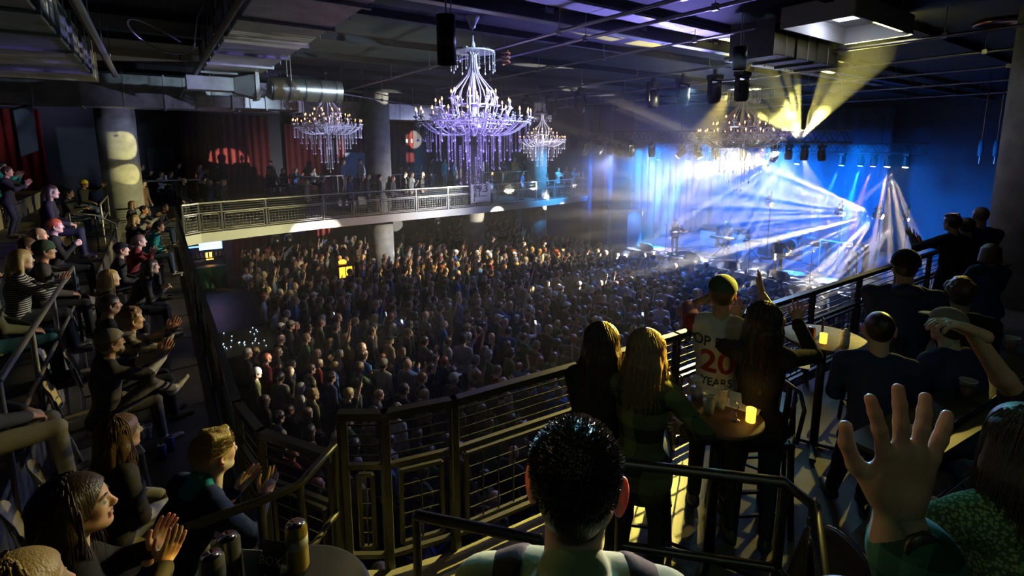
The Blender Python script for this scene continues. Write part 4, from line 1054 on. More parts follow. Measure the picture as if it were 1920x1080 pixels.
M_lip = mat('lips', (.42, .14, .12), .4); M_eye = mat('eye', (.42, .40, .38), .15)
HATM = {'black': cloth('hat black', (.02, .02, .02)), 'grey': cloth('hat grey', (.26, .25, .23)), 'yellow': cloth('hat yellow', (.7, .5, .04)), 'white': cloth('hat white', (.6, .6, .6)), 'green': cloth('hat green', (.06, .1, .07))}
def mats_for(sk=0, hair='brown', top='black', bot=None, shoe=None, hat='black', trim=None):
    return [SKINS[sk], HAIRS[hair], TOPS[top] if isinstance(top, str) else top, bot or JEANSD, shoe or M_shoe, HATM[hat], M_lip, M_eye, trim or TOPS['grey']]

# ---------------------------------------------------------------- floor crowd
VARS = [
    (dict(hair='short'), 'short hair', 'arms down'), (dict(hair='quiff', beard=True, H=1.82), 'short hair and a beard', 'arms down'),
    (dict(sex='f', hair='long', H=1.65), 'long hair', 'arms down'), (dict(hair='short', arms=dict(L='clap', R='clap')), 'short hair', 'hands clapping'),
    (dict(sex='f', hair='wavy', H=1.67, arms=dict(L='clapwide', R='clapwide')), 'long wavy hair', 'hands clapping'), (dict(hair='curly', H=1.77), 'curly hair', 'arms down'),
    (dict(hair='short', hat='cap', H=1.78), 'hair under a cap', 'arms down'), (dict(sex='f', hair='ponytail', H=1.63), 'a ponytail', 'arms down'),
    (dict(hair='bald', H=1.76, beard=True), 'a bald head', 'arms down'), (dict(hair='short', arms=dict(R='up'), sleeve='short', H=1.75), 'short hair', 'one bare arm raised'),
    (dict(sex='f', hair='long', arms=dict(L='up', R='up'), sleeve='short', H=1.66), 'long hair', 'both arms raised'), (dict(hair='buzz', arms=dict(L='drink'), H=1.8), 'cropped hair', 'one hand at the chest'),
    (dict(hair='short', hat='beanie', H=1.74), 'a beanie', 'arms down'), (dict(sex='f', hair='bob', H=1.62, arm='cross'), 'bobbed hair', 'arms crossed'),
    (dict(hair='short', arms=dict(L='upbent'), sleeve='short'), 'short hair', 'one hand up'), (dict(sex='f', hair='bun', H=1.64, arms=dict(R='fist'), sleeve='short'), 'hair in a bun', 'a fist raised'),
    (dict(hair='short', head_pitch=-.15, H=1.86, broad=1.08), 'short hair', 'head tipped back'), (dict(sex='f', hair='long', length=.22, head_yaw=.5, H=1.68, arms=dict(R='phone', L='down')), 'long hair', 'a hand held up high'),
]
_HJ = [build_person(v[0], .020, .0105) for v in VARS]; HI = [a[0] for a in _HJ]
LO = [build_person(v[0], .040, .021)[0] for v in VARS]
HIM = [to_mesh('person', t, mats_for()) for t in HI]
def set_mats(o, ms):
    for i, m in enumerate(ms):
        sl = o.material_slots[i]; sl.link = 'OBJECT'; sl.material = m
rc = random.Random(21)
spots_ = []
def free(x, y, d=.5):
    return all((x - a) ** 2 + (y - b) ** 2 > d * d for a, b in spots_)
yy = 3.85
row = 0
while yy < 28.0:
    xx = 1.5 + (.3 if row % 2 else 0)
    while xx < 18.75:
        x = xx + rc.uniform(-.17, .17); y = yy + rc.uniform(-.15, .15)
        ok = True
        if x < 2.4 and y > 14.5: ok = False                    # sound desk corner
        if x < 5.0 and y < 6.0 and (x + y) < 7.4 and rc.random() < .35: ok = False
        if y > 22.2 and rc.random() < .25: ok = False
        if y > 24 and x < 3.0: ok = False
        if x < 6 and y > 20 and rc.random() < .4: ok = False
        for cx_, cy_ in ((8.5, 22.9), (13.6, 22.9), (18.4, 23.6)):
            if (x - cx_) ** 2 + (y - cy_) ** 2 < .8: ok = False
        if 5.6 < x < 7.1 and 21.0 < y < 22.4: ok = False       # lit stand
        if 1.9 < x < 3.3 and 5.0 < y < 6.6: ok = False         # folding stand
        if y > 20 and x > 19.0: ok = False
        if rc.random() < .05: ok = False
        if ok and free(x, y, .4): spots_.append((x, y))
        xx += .60
    yy += .60; row += 1
def px_of(p):
    v = Vector(p) - CAM_AT; w = v.dot(FWD); rt = FWD_H.cross(Vector((0, 0, 1))); up = rt.cross(FWD)
    return 960 + 948 * v.dot(rt) / w, 416 - 948 * v.dot(up) / w, w
vis = []
for x, y in spots_:
    a, b, w = px_of((x, y, 1.62))
    if w > 0 and 340 < a < 1700 and b < 1120: vis.append((w, x, y, a, b))
vis.sort()
near, far_ = vis[:300], vis[300:]
def zone(x, y, w):
    i = 0 if w < 8 else 1 if w < 10 else 2 if w < 12 else 3
    s = x - (y - 3) * .25
    if x < 3.5: l = 'by the rear rail'
    elif x < 6.0: l = 'left of centre'
    elif x < 9: l = 'at floor centre'
    elif x < 12: l = 'toward the stage'
    else: l = 'below the tables'
    yb = 'near the rail' if y < 5 else 'third row out' if y < 7.5 else 'midway' if y < 10.5 else 'past midway' if y < 14 else 'far half'
    return yb + ' ' + l
used_labels = set(); tops_ = ['black', 'black', 'charcoal', 'navy', 'grey', 'black', 'charcoal', 'light grey', 'white', 'blue', 'green', 'olive', 'maroon', 'brown', 'tan', 'plaid']
hairs_ = ['black', 'dark brown', 'brown', 'dark brown', 'brown', 'light brown', 'blond', 'grey', 'auburn']
VW = [9, 6, 9, 5, 4, 5, 5, 5, 4, 5, 3, 3, 4, 3, 3, 2, 4, 2]
for w, x, y, a, b in near:
    for tries in range(400):
        vi = rc.choices(range(len(VARS)), VW)[0]
        top = rc.choice(tops_); hc = rc.choice(hairs_); sk = rc.choices(range(5), [5, 3, 5, 1, 1])[0]
        q, hd, ps = VARS[vi]
        hdt = hd if hd in ('a bald head', 'a beanie') else hc + ' ' + hd if not hd.startswith(('a ', 'hair')) else (hd + ' of ' + hc + ' hair' if hd.startswith('a ') else hc + ' ' + hd)
        lb = '%s top, %s, %s, %s' % (top, hdt, ps, zone(x, y, w))
        if len(lb.split()) <= 16 and lb not in used_labels: break
    used_labels.add(lb)
    o = bpy.data.objects.new('person', HIM[vi]); COL.objects.link(o)
    set_mats(o, mats_for(sk, hc, top, rc.choice([JEANSD, DENIM, GREYT]), M_shoe, rc.choice(['black', 'grey', 'white'])))
    ang = math.atan2(13.5 - y, 23.5 - x) + rc.gauss(0, .22)
    o.location = (x, y, 0); o.rotation_euler = (0, 0, ang); s = rc.uniform(.94, 1.06); o.scale = (s, s, s)
    tag(o, lb, 'person', 'standing crowd on the hall floor, nearest three hundred')
# lit phones in raised hands
phm = MB().box(-.005, .005, -.038, .038, -.075, .075, bevel=.004).mesh('phone'); phm.materials.append(M_blackp)
phs = MB().box(-.0075, -.005, -.034, .034, -.07, .07).mesh('phone_screen'); phs.materials.append(mat('phone screen', (.5, .7, 1), emit=(.55, .75, 1), emit_str=2.5))
sh, el, wr, dd, n_, hp, sd = _HJ[17][1]['arm']['R']; hand = wr + dd * .09
np_ = 0
for o in [o for o in COL.objects if o.data is HIM[17]]:
    if np_ >= 9: break
    M = Matrix.Translation(o.location) @ Matrix.Rotation(o.rotation_euler.z, 4, 'Z') @ Matrix.Scale(o.scale.x, 4)
    ph = bpy.data.objects.new('phone', phm); COL.objects.link(ph); ph.location = M @ (hand + Vector((.03, 0, .03))); ph.rotation_euler = (0, -.15, o.rotation_euler.z)
    sc_ = bpy.data.objects.new('screen', phs); COL.objects.link(sc_); sc_.parent = ph
    tag(ph, 'lit phone held up by the one in ' + o['label'][:60].split(',')[0] + ', ' + o['label'].split(', ')[-1], 'phone', 'phones held up in the crowd'); np_ += 1
# the rest of the crowd as one mass
pal = list(TOPS.values()); allm = SKINS + list(HAIRS.values()) + pal + [JEANSD, M_shoe, HATM['black'], HATM['white'], M_lip, M_eye]
ix = {m.name: i for i, m in enumerate(allm)}
parts_ = []
for w, x, y, a, b in far_:
    vi = rc.choices(range(len(VARS)), VW)[0]; V, Q, mi = LO[vi]
    ang = math.atan2(13.5 - y, 23.5 - x) + rc.gauss(0, .22); c, s_ = math.cos(ang), math.sin(ang); s = rc.uniform(.94, 1.06)
    V2 = np.stack([V[:, 0] * c - V[:, 1] * s_, V[:, 0] * s_ + V[:, 1] * c, V[:, 2]], -1) * s + np.array([x, y, 0])
    keep = V2[Q].mean(1)[:, 2] > .75                            # legs lie hidden in the press of bodies
    ms = mats_for(rc.choices(range(5), [5, 3, 5, 1, 1])[0], rc.choice(hairs_), rc.choice(tops_), JEANSD, M_shoe, rc.choice(['black', 'white']), TOPS['grey'])
    lut = np.array([ix[m.name] for m in ms])
    parts_.append((V2, Q[keep], lut[mi[keep]]))
o = to_obj('crowd', merge(parts_), allm)
bm = bmesh.new(); bm.from_mesh(o.data); bmesh.ops.delete(bm, geom=[v for v in bm.verts if not v.link_faces], context='VERTS'); bm.to_mesh(o.data); bm.free()
tag(o, 'far dense mass of the standing floor crowd reaching the stage and the far balcony', 'crowd', kind='stuff')
print('CROWD', len(near), len(far_), flush=True)
# ---------------------------------------------------------------- people one by one
STAGE = Vector((21.5, 12.0, 0))
def sss(name, c):
    m = mat(name, c, .45, spec=.4); b = m.node_tree.nodes['Principled BSDF']
    b.inputs['Subsurface Weight'].default_value = .6; b.inputs['Subsurface Radius'].default_value = (1, .22, .1); b.inputs['Subsurface Scale'].default_value = .025
    return m
SKIN_N = [sss('near skin a', (.60, .38, .28)), sss('near skin b', (.50, .31, .22)), sss('near skin c', (.70, .48, .38)), sss('near skin d', (.26, .14, .085)), sss('near skin e', (.42, .25, .16))]
def ray_at_z(px, py, z):
    rt = FWD_H.cross(Vector((0, 0, 1))); up = rt.cross(FWD); d = FWD + rt * (px - 960) / 948 - up * (py - 416) / 948
    return CAM_AT + d * ((z - CAM_AT.z) / d.z)
def ray_at_d(px, py, dd):
    rt = FWD_H.cross(Vector((0, 0, 1))); up = rt.cross(FWD); return CAM_AT + (FWD + rt * (px - 960) / 948 - up * (py - 416) / 948) * dd
def wisps(J, n, length, seed, spread=1.0):
    """locks of long hair: tapered wavy strands lying over the hair and hanging from the crown"""
    rr = random.Random(seed); mb = MB(); Mh = J['Mh']
    for i in range(n):
        th = rr.uniform(-1.95, 1.95); ph = rr.uniform(.05, 1.2); rx = .113 + rr.uniform(-.002, .009)
        a0 = Vector((-.02 - rx * math.cos(th) * math.sin(ph), rx * .85 * math.sin(th) * math.sin(ph), .03 + .108 * math.cos(ph)))
        side = Vector((-.02 - .122 * math.cos(th), .106 * math.sin(th), 0)); L = length * rr.uniform(.6, 1.12) * (1 - .1 * abs(th)); fl = rr.uniform(-.012, .03) * spread; f1 = rr.uniform(4, 8); f0 = rr.uniform(0, 6)
        thick = i % 6 != 0; r0 = rr.uniform(.0026, .0055) if thick else .0011; pts = []; rad = []
        for k in range(10):
            t = k / 9
            if t < .3: u = t / .3; p = a0.lerp(side + Vector((0, 0, .03)), u) + (a0 - Vector((0, 0, .02))).normalized() * .010 * math.sin(u * 3)
            else: u = (t - .3) / .7; p = side * (1 + .16 * u) + Vector((0, 0, .03 - L * u)) + Vector((math.sin(u * f1 + f0), math.cos(u * f1 + f0), 0)) * .008 * u + side.normalized() * fl * u * u * (1 if thick else 1.6)
            pts.append(Mh @ p); rad.append(r0 * (1 - .75 * max(0, t - .4) / .6))
        mb.tube(pts, rad, 4, cap=False)
    return mb
def tufts(J, n, seed, style='short', ln=.009):
    """short cropped hair standing up from the scalp"""
    rr = random.Random(seed); mb = MB(); Mh = J['Mh']
    for i in range(n):
        th = rr.uniform(0, 6.283); ph = math.acos(rr.uniform(-.25, 1))
        v = Vector((math.sin(ph) * math.cos(th), math.sin(ph) * math.sin(th), math.cos(ph)))
        p = Vector((-.012 + v.x * .111, v.y * .089, .03 + v.z * .1))
        if .85 * p.x - .53 * p.z > .034 or (p.z < .03 and abs(p.y) > .062 and p.x > -.05): continue
        k = 1.0 if p.z > .05 else .45; l = ln * rr.uniform(.6, 1.5) * k
        d = (v + Vector((rr.uniform(-.5, .5) + (.35 if style == 'quiff' and p.z > .06 else 0), rr.uniform(-.5, .5), rr.uniform(-.1, .5) * k - (.5 if p.z < .03 else 0)))).normalized()
        m_ = p + d * l * .6; e = m_ + (d + Vector((rr.uniform(-.6, .6), rr.uniform(-.6, .6), 0)) * .5).normalized() * l * .5
        mb.tube([Mh @ p, Mh @ m_, Mh @ e], [.0026, .0018, .0004], 3, cap=False)
    return mb
def near_person(px, py, floor, q, ms, label, face=None, group=None, h=.013, hh=.0065, wisp=0, world=None, hz=None, yaw_extra=0.0, d=None):
    J0 = pose_person(q)
    zc = floor + J0['head'].z
    P = ray_at_z(px, py, zc) if d is None else ray_at_d(px, py, d)
    fl = floor if d is None else P.z - J0['head'].z
    t = (Vector(face) if face else STAGE) - P; ang = math.atan2(t.y, t.x) + yaw_extra
    Rz = Matrix.Rotation(ang, 4, 'Z'); hof = Rz @ Vector((J0['head'].x, J0['head'].y, 0))
    root = Matrix.Translation(Vector((P.x - hof.x, P.y - hof.y, fl))) @ Rz
    if world:
        inv = root.inverted(); q = dict(q); q['arms'] = dict(q.get('arms', {}))
        for nm, A in world.items():
            A = dict(A)
            if 'px' in A: A['to'] = inv @ ray_at_d(*A['px'])
            for k in ('dir', 'palm', 'pole'):
                if k in A: A[k] = inv.to_3x3() @ Vector(A[k])
            q['arms'][nm] = A
    parts, J = build_person(q, h, hh, split=True)
    o = to_obj('person', parts['body'], ms); o.matrix_world = root
    tag(o, label, 'person', group)
    nm = {'top': q.get('top_name', 'shirt'), 'bottom': 'trousers', 'shoes': 'shoe', 'hair': 'hair', 'hat': 'cap' if q.get('hat') == 'cap' else 'beanie'}
    for k, n in nm.items():
        if k in parts:
            for pt in (parts[k] if k == 'shoes' else [parts[k]]): to_obj(n, pt, ms, o)
    if wisp > 0: wisps(J, wisp * 4, q.get('hair_len', .3) + .02, int(px) + 7).build('hair_locks', ms[1], o)
    if wisp < 0: tufts(J, -wisp, int(px) + 7, q.get('hair')).build('hair_tufts', ms[1], o)
    if q.get('glasses'):
        Mh = J['Mh']; g = MB()
        for y in (-1, 1):
            g.tube([Mh @ Vector((.104, y * .032 + .02 * math.cos(a), .002 + .015 * math.sin(a))) for a in np.linspace(0, 2 * math.pi, 14)[:-1]], .0018, 5, closed=True)
            g.tube([Mh @ Vector((.102, y * .053, .006)), Mh @ Vector((.05, y * .079, .008)), Mh @ Vector((-.005, y * .083, .006))], .0018, 5)
        g.tube([Mh @ Vector((.106, -.012, .004)), Mh @ Vector((.106, .012, .004))], .0018, 5)
        g.build('glasses', M_black, o)
    if q.get('band'):
        sh, el, wr, dd, n, hp, sd = J['arm'][q['band']]; a = wr - (wr - el).normalized() * .01
        MB().tube([a - (wr - el).normalized() * .007, a + (wr - el).normalized() * .007], .033, 14).build('wristband', mat('red wristband', (.7, .04, .03), .5), o)
    return o, J
def nm_(sk=0, hair='brown', top='black', bot=None, shoe=None, hat='black', trim=None, **k):
    l = mats_for(sk, hair, top, bot, shoe, hat, trim); l[0] = SKIN_N[sk]; return l
L_ = []
G1 = 'seated audience along the rear rail'
clapf = lambda dy=0, x=.42, z=.30: dict(L=dict(to=(x, .04 + dy, z), hand='open', dir=(.55, 0, .83), palm=(0, -1, 0), pole=(-.2, 1, -.9)), R=dict(to=(x, -.04 + dy, z), hand='open', dir=(.55, 0, .83), palm=(0, 1, 0), pole=(-.2, -1, -.9)))
def clap_sit(x=.42, z=.98, gap=.045): return dict(L=dict(to=(x, gap, z), hand='open', dir=(.55, 0, .83), palm=(0, -1, 0), pole=(-.2, 1, -.9)), R=dict(to=(x, -gap, z), hand='open', dir=(.55, 0, .83), palm=(0, 1, 0), pole=(-.2, -1, -.9)))
crossleg = dict(L=dict(to=(.46, .10, .09)), R=dict(to=(.62, .22, .52), toe=(.75, .3, .45), pole=(.4, -.4, 1)))
SH = .006
near_person(207, 642, ZB, dict(sit=1, arms=clap_sit(.50, 1.0), legs=crossleg, hat='cap', hair='short', beard=True, glasses=1, fore_m=TRIM, band='R', lean=.12, collar=1, top_name='pullover'), nm_(0, 'brown', 'charcoal', GREYT, M_shoel, 'grey', trim=TOPS['light grey']), 'man in grey cap, glasses and dark pullover clapping with one ankle on his knee', h=.011, hh=.005, group=G1)
near_person(247, 600, ZB, dict(sit=1, arms=clap_sit(.52, 1.02), hair='curly', lean=.25, top_name='flannel_shirt'), nm_(0, 'light brown', 'plaid', JEANSD), 'clapping young man with light hair in dark checked flannel shirt, beside the grey-capped man', group=G1, h=.012, wisp=-1200)
near_person(206, 572, ZB, dict(sit=1, arm='lap', hair='short', lean=.1, shift=(-.1, 0, 0)), nm_(0, 'black', 'black'), 'dark-haired man in black seated just behind the grey-capped man', group=G1)
near_person(207, 522, ZB, dict(sit=1, sex='f', arm='lap', hair='bob', lean=.15), nm_(2, 'blond', 'black'), 'pale blond bobbed hair, black top, seated behind the dark-haired man', group=G1, wisp=30)
near_person(228, 468, ZB, dict(sit=1, arm='lap', hair='short', hat='cap', lean=.15), nm_(2, 'dark brown', 'black', hat='black'), 'person in black baseball cap and black top, seated in the front row', group=G1)
near_person(283, 500, ZB, dict(sit=1, sex='f', arms=dict(L='table', R='table'), hair='long', hair_len=.24, lean=.45), nm_(0, 'dark brown', 'charcoal', JEANSD, M_shoel), 'woman with long dark hair leaning forward over crossed legs near the rail', group=G1)
near_person(262, 452, ZB, dict(sit=1, arms=clap_sit(.38, .95), hair='short', lean=.3), nm_(2, 'light brown', 'maroon'), 'person in maroon jacket clapping, past the black-capped one', group=G1)
near_person(253, 412, ZB, dict(sit=1, sex='f', arms=clap_sit(.40, .98), hair='wavy', hair_len=.2, lean=.2, legs=crossleg), nm_(0, 'blond', 'black'), 'blond woman in black clapping with legs crossed, in yellow light', group=G1)
near_person(270, 393, ZB, dict(sit=1, arms=clap_sit(.46, 1.0), hair='buzz', lean=.2, glasses=1), nm_(1, 'dark brown', 'grey', DENIM), 'man with glasses and cropped hair clapping beside the blond woman', group=G1)
near_person(249, 384, ZB, dict(sit=1, sex='f', arm='lap', hair='bob'), nm_(0, 'blond', 'charcoal'), 'blond head just behind the man with cropped hair and glasses', group=G1)
near_person(308, 388, ZB, dict(sit=1, arm='table', hair='buzz', lean=.45, H=1.85), nm_(3, 'black', 'charcoal', DENIM, M_shoel), 'large dark-skinned man hunched forward at the far end of the rail', group=G1)
near_person(298, 425, ZB, dict(sit=1, arm='lap', hair='short', lean=.4), nm_(1, 'black', 'teal', DENIM, M_shoel), 'person bent forward in pale teal jacket and jeans near the far rail end', group=G1)
# second row
G2 = 'seated audience in the second rear row'
near_person(103, 424, T1, dict(sit=1, arms=dict(L='drink', R='drink'), hair='short', lean=.05), nm_(2, 'red', 'black'), 'bright pale-faced person with short red hair holding a drink', group=G2)
near_person(72, 442, T1, dict(sit=1, arm='lap', hair='bald'), nm_(0, 'black', 'charcoal'), 'bald man in dark top beside the red-haired person', group=G2)
near_person(84, 470, T1, dict(sit=1, arm='lap', hat='beanie'), nm_(0, 'dark brown', 'charcoal', hat='green'), 'person in dark beanie clapping hands, behind the blond striped-shirt woman', group=G2)
near_person(52, 462, T1, dict(sit=1, arm='lap', hair='buzz'), nm_(0, 'brown', 'black'), 'man with high forehead between the bald man and the blond woman', group=G2)
near_person(40, 487, T1, dict(sit=1, sex='f', arms=clap_sit(.42, .9), hair='long', hair_len=.22, band='R', top_name='striped_shirt'), nm_(2, 'blond', 'striped'), 'blond woman in black and white striped shirt with a red wristband', group=G2)
near_person(-28, 515, T1, dict(sit=1, arm='lap', hair='short', band='L', top_name='jacket', H=1.85, lean=.02), nm_(0, 'brown', 'olive', cloth('teal jeans', (.05, .17, .2))), 'seated figure in olive jacket and teal jeans cut by the left edge, red wristband', group=G2, h=.012)
near_person(-50, 640, T1, dict(sit=1, arm='lap', hair='short', H=1.8), nm_(0, 'brown', 'charcoal', KHAKI), 'knees in khaki trousers at the left edge below the olive jacket', group=G2)
near_person(96, 360, T2, dict(sit=1, arm='lap', hair='long', sex='f'), nm_(0, 'dark brown', 'black'), 'dim dark-haired woman high in the third row', group='audience high at the rear')
near_person(130, 360, T1, dict(sit=1, arms=dict(L='table', R='table'), hair='short', glasses=1), nm_(1, 'black', 'black', DENIM), 'man with glasses in black leaning forward beside the yellow cap', group='audience high at the rear', seat=.5) if False else None
near_person(130, 362, T1, dict(sit=1, arms=dict(L='table', R='table'), hair='short', glasses=1), nm_(1, 'black', 'black', DENIM), 'man with glasses in black seated beside the yellow cap', group='audience high at the rear')
near_person(158, 345, T1, dict(sit=1, seat=.55, arms=dict(L=dict(to=(.55, .1, 1.25), hand='open', dir=(.7, 0, .7), palm=(0, -1, 0)), R='lap'), hat='beanie', hair='short'), nm_(3, 'black', 'black', DENIM, hat='yellow'), 'man in yellow hat raising one hand', group='audience high at the rear')
near_person(3, 312, T2, dict(arms=dict(L='clapwide', R='clapwide'), hair='short', H=1.66, top_name='track_jacket'), nm_(0, 'black', 'teal'), 'person in bright teal jacket clapping at the left edge', group='audience high at the rear')
near_person(14, 322, T2, dict(arms=dict(L='clap', R='clap'), hair='short', H=1.6), nm_(1, 'dark brown', 'black'), 'dim clapping person just right of the teal jacket', group='audience high at the rear')
# corner by the camera
near_person(228, 812, ZB, dict(sit=1, sex='f', arm='lap', hair='long', hair_len=.36, hem=.05, lean=.1, sleeve_m=TOP, fore_m=TRIM), nm_(2, 'light brown', 'charcoal', KHAKI, trim=TOPS['light grey']), 'woman in profile with long light brown hair, dark shirt and pale sleeves', h=.011, hh=.0045, wisp=70, group=G1)
near_person(403, 850, ZB, dict(sit=1, seat=.62, H=1.86, arms=dict(L=dict(to=(.56, .16, .95), hand='open', dir=(.6, -.2, .6), palm=(0, -1, 0)), R=dict(to=(.62, -.02, .93), hand='open', dir=(.6, .2, .6), palm=(0, 1, 0))), hair='quiff', lean=.55, collar='trim', top_name='jacket', sleeve_m=TOP), nm_(2, 'blond', 'navy', DENIM, trim=TOPS['teal']), 'blond man in dark jacket with teal shoulder leaning forward, hands apart', h=.011, hh=.0042, wisp=-3600)
near_person(146, 950, T1, dict(sit=1, sex='f', smile=True, arms=dict(L=dict(to=(.34, .0, .92), hand='open', dir=(.45, -.1, .85), palm=(.1, -1, 0), pole=(0, 1, -1)), R=dict(to=(.34, -.10, .90), hand='open', dir=(.45, -.1, .85), palm=(0, 1, 0), pole=(0, -1, -1))), hair='wavy', hair_len=.38, lean=.15, head_yaw=-.35, head_pitch=-.06), nm_(0, 'dark brown', 'black'), 'smiling brunette woman in black clapping at the lower left', h=.010, hh=.0035, wisp=90, face=(8, 5, 0))
near_person(40, 1118, T1 + .1, dict(sit=1, sex='f', arm='lap', hair='long', hair_len=.3), nm_(2, 'blond', 'black'), 'top of a blond head in the bottom left corner', h=.012, hh=.0045, wisp=60, face=(8, 5, 0))
# the man right in front of the camera
q = dict(H=1.8, hair='short', ear=1.35, arm='down', collar=1, hood=1, top_name='hooded_jacket', head_yaw=-.12, beard=False, shift=(0, 0, 0))
fm, Jf = near_person(1080, 905, T1, q, nm_(2, 'black', cloth('jacket pale green', (.20, .27, .17))), 'man seen from behind at bottom centre, cropped dark hair, glowing ears, green jacket', h=.009, hh=.0032, d=1.06, face=(14, 16, 0), wisp=-4200)
mb = MB()
for sd in (-1, 1):
    pts = []
    for t in np.linspace(0, 1, 10):
        y = sd * (.085 + .06 * t); x = -.10 * math.sin(t * 2.6) - .03; z = Jf['neck'].z + .02 - .34 * t
        pts.append((x + Jf['neck'].x * 1.0 - (.02 + .05 * min(1, t * 3)), y, z))
    for a, b in zip(pts[:-1], pts[1:]): mb.beam(a, b, .055, .012, up=(-1, 0, 0))
mb.build('shoulder_strap', M_vinyl, fm)
vest = Sdf(); torso(vest, Jf, .013, 0, 0)
vest.ell(Jf['neck'] + Vector((-.03, 0, -.04)), (.15, .105, .30), 0, 0, .02, sub=True)
to_obj('dark_vest', vest.mesh(.010), [TOPS['black']], fm)
# side audience standing at the rail
near_person(1213, 655, ZR, dict(sex='f', H=1.70, hair='long', hair_len=.34, arms=dict(L=dict(to=(.28, .16, 1.10), pole=(-.3, 1, -.4), hand='grip'), R=dict(to=(.25, -.20, 1.05), pole=(-.4, -1, -.3), hand='relax')), top_name='plaid_shirt', hem=.12), nm_(0, 'light brown', patterned('big plaid', (.02, .03, .03), (.16, .19, .07), 'plaid', 5.5), JEANSD), 'woman in dark plaid shirt, long hair edged with golden light', h=.010, hh=.005, wisp=160, face=(20, 10, 0))
near_person(1128, 640, ZR, dict(sex='f', H=1.68, hair='wavy', hair_len=.36, arm='cross', hem=.08), nm_(0, 'dark brown', 'black'), 'woman with long dark hair in black top, left of the plaid shirt', h=.011, hh=.006, wisp=90, face=(16, 14, 0))
g20, J20 = near_person(1355, 550, ZR, dict(H=1.80, hair='short', hat='cap', cap_back=False, sleeve='elbow', sleeve_m=TRIM, arms=dict(L=dict(to=(.42, .10, 1.55), hand='open', dir=(.3, -.2, .9), palm=(0, -1, 0), pole=(0, 1, -.5)), R=dict(to=(.42, -.26, 1.62), hand='open', dir=(.3, .1, .9), palm=(0, 1, 0), pole=(0, -1, -.5))), hem=.10, top_name='raglan_shirt'), nm_(0, 'brown', 'white', JEANSD, hat='green', trim=mat('maroon sleeve', (.30, .035, .03), .85)), 'man in dark cap and white raglan shirt with maroon sleeves and a printed back', h=.010, hh=.005, face=(19, 11, 0))
near_person(1432, 600, ZR, dict(sex='f', H=1.72, hair='long', hair_len=.46, arms=dict(L=dict(to=(.44, .17, 1.47), hand='splay', dir=(.2, .1, .95), palm=(1, 0, 0), pole=(0, 1, -1)), R=dict(to=(.40, -.22, 1.52), hand='splay', dir=(.2, -.1, .95), palm=(1, 0, 0), pole=(0, -1, -1)))), nm_(1, 'black', 'black'), 'woman with very long dark hair raising both hands, beside the raglan shirt', h=.011, hh=.0055, wisp=80)
near_person(1697, 500, ZR, dict(H=1.84, hair='short', hat='beanie', hood=1, arm='cross', broad=1.25, belly=.05, top_name='hoodie', hem=.06), nm_(1, 'black', 'navy', JEANSD), 'broad figure in dark hoodie with the hood down, standing at the rail', h=.012)
near_person(1648, 618, ZR, dict(sit=1, seat=.72, hair='buzz', ear=1.25, arms=dict(L='drink', R='lap'), lean=.1, H=1.76), nm_(2, 'black', 'navy'), 'seated man with cropped round head and red glowing ear at the second table', h=.011, hh=.0055)
near_person(1775, 612, ZR, dict(sit=1, seat=.72, hair='short', arm='table', lean=.35, hat='cap', H=1.78), nm_(2, 'dark brown', 'navy', hat='grey'), 'person in pale cap bending forward, right of the glowing ear', h=.012, hh=.006, yaw_extra=.5)
near_person(1785, 418, ZR, dict(H=1.78, hair='quiff', arms=dict(L=dict(to=(.45, .20, 1.38), hand='splay', dir=(.5, .2, .8), palm=(0, -1, .2), pole=(0, 1, -1)), R=dict(to=(.45, .05, 1.30), hand='splay', dir=(.5, .4, .7), palm=(0, 1, .2), pole=(0, -1, -1)))), nm_(1, 'black', 'black'), 'silhouetted person clapping with hands apart beside the big right column', h=.014, hh=.008, yaw_extra=.4)
near_person(1812, 425, ZR, dict(H=1.72, hair='short', arm='cross'), nm_(1, 'dark brown', 'black'), 'middle one of the three silhouettes standing beside the right column', h=.015, hh=.009)
near_person(1838, 405, ZR, dict(H=1.86, hair='buzz', arm='cross', broad=1.1), nm_(1, 'brown', 'navy'), 'tallest of the three silhouettes standing beside the right column', h=.015, hh=.009)
near_person(1856, 475, ZR, dict(H=1.60, sex='f', hair='bob', arm='table'), nm_(1, 'dark brown', 'navy'), 'shorter silhouetted person partly hidden by the right column', h=.015, hh=.009)
near_person(1800, 552, ZR, dict(sit=1, seat=.7, H=1.8, arm='table', hair='curly', lean=.3, broad=1.1), nm_(1, 'dark brown', 'black'), 'dark seated figure below the amber candle on the far table', h=.014, hh=.008)
near_person(1500, 700, ZR, dict(sit=1, seat=.6, sex='f', H=1.7, hair='bob', arms=dict(L='table', R='table'), lean=.3), nm_(1, 'black', 'black'), 'dark seated figure reaching over the second table, behind the long black hair', h=.013, hh=.008) if False else None
# raised arm in green plaid, close to the camera
GP = patterned('green plaid', (.012, .05, .045), (.05, .17, .13), 'plaid', 11)
ka, Jk = near_person(1600, 1264, T1, dict(H=2.2, cuffb=.085, hair='short', cloth=.03, arms=dict(), top_name='plaid_shirt', collar=1, broad=1.0), nm_(0, 'brown', GP, JEANSD), 'raised hand with dark watch and green plaid sleeve, close in the lower right', h=.009, hh=.0035, d=.95,
    world=dict(R=dict(px=(1655, 850, .86), hand='splay', dir=(.05, -.02, 1), palm=(.57, .82, 0), pole=(.1, -.6, -.5)), L=dict(px=(1400, 1500, 1.0))), face=(14, 14, 0))
sh, el, wr, dd, n_, hp, sd = Jk['arm']['R']; ax = (wr - el).normalized()
MB().tube([wr - ax * .065, wr - ax * .035], .041, 20).build('watch_strap', M_vinyl, ka)
wf = MB().lathe([(0, .012), (.032, .012), (.034, 0), (0, 0)], (0, 0, 0), 24).build('watch', M_vinyl, ka)
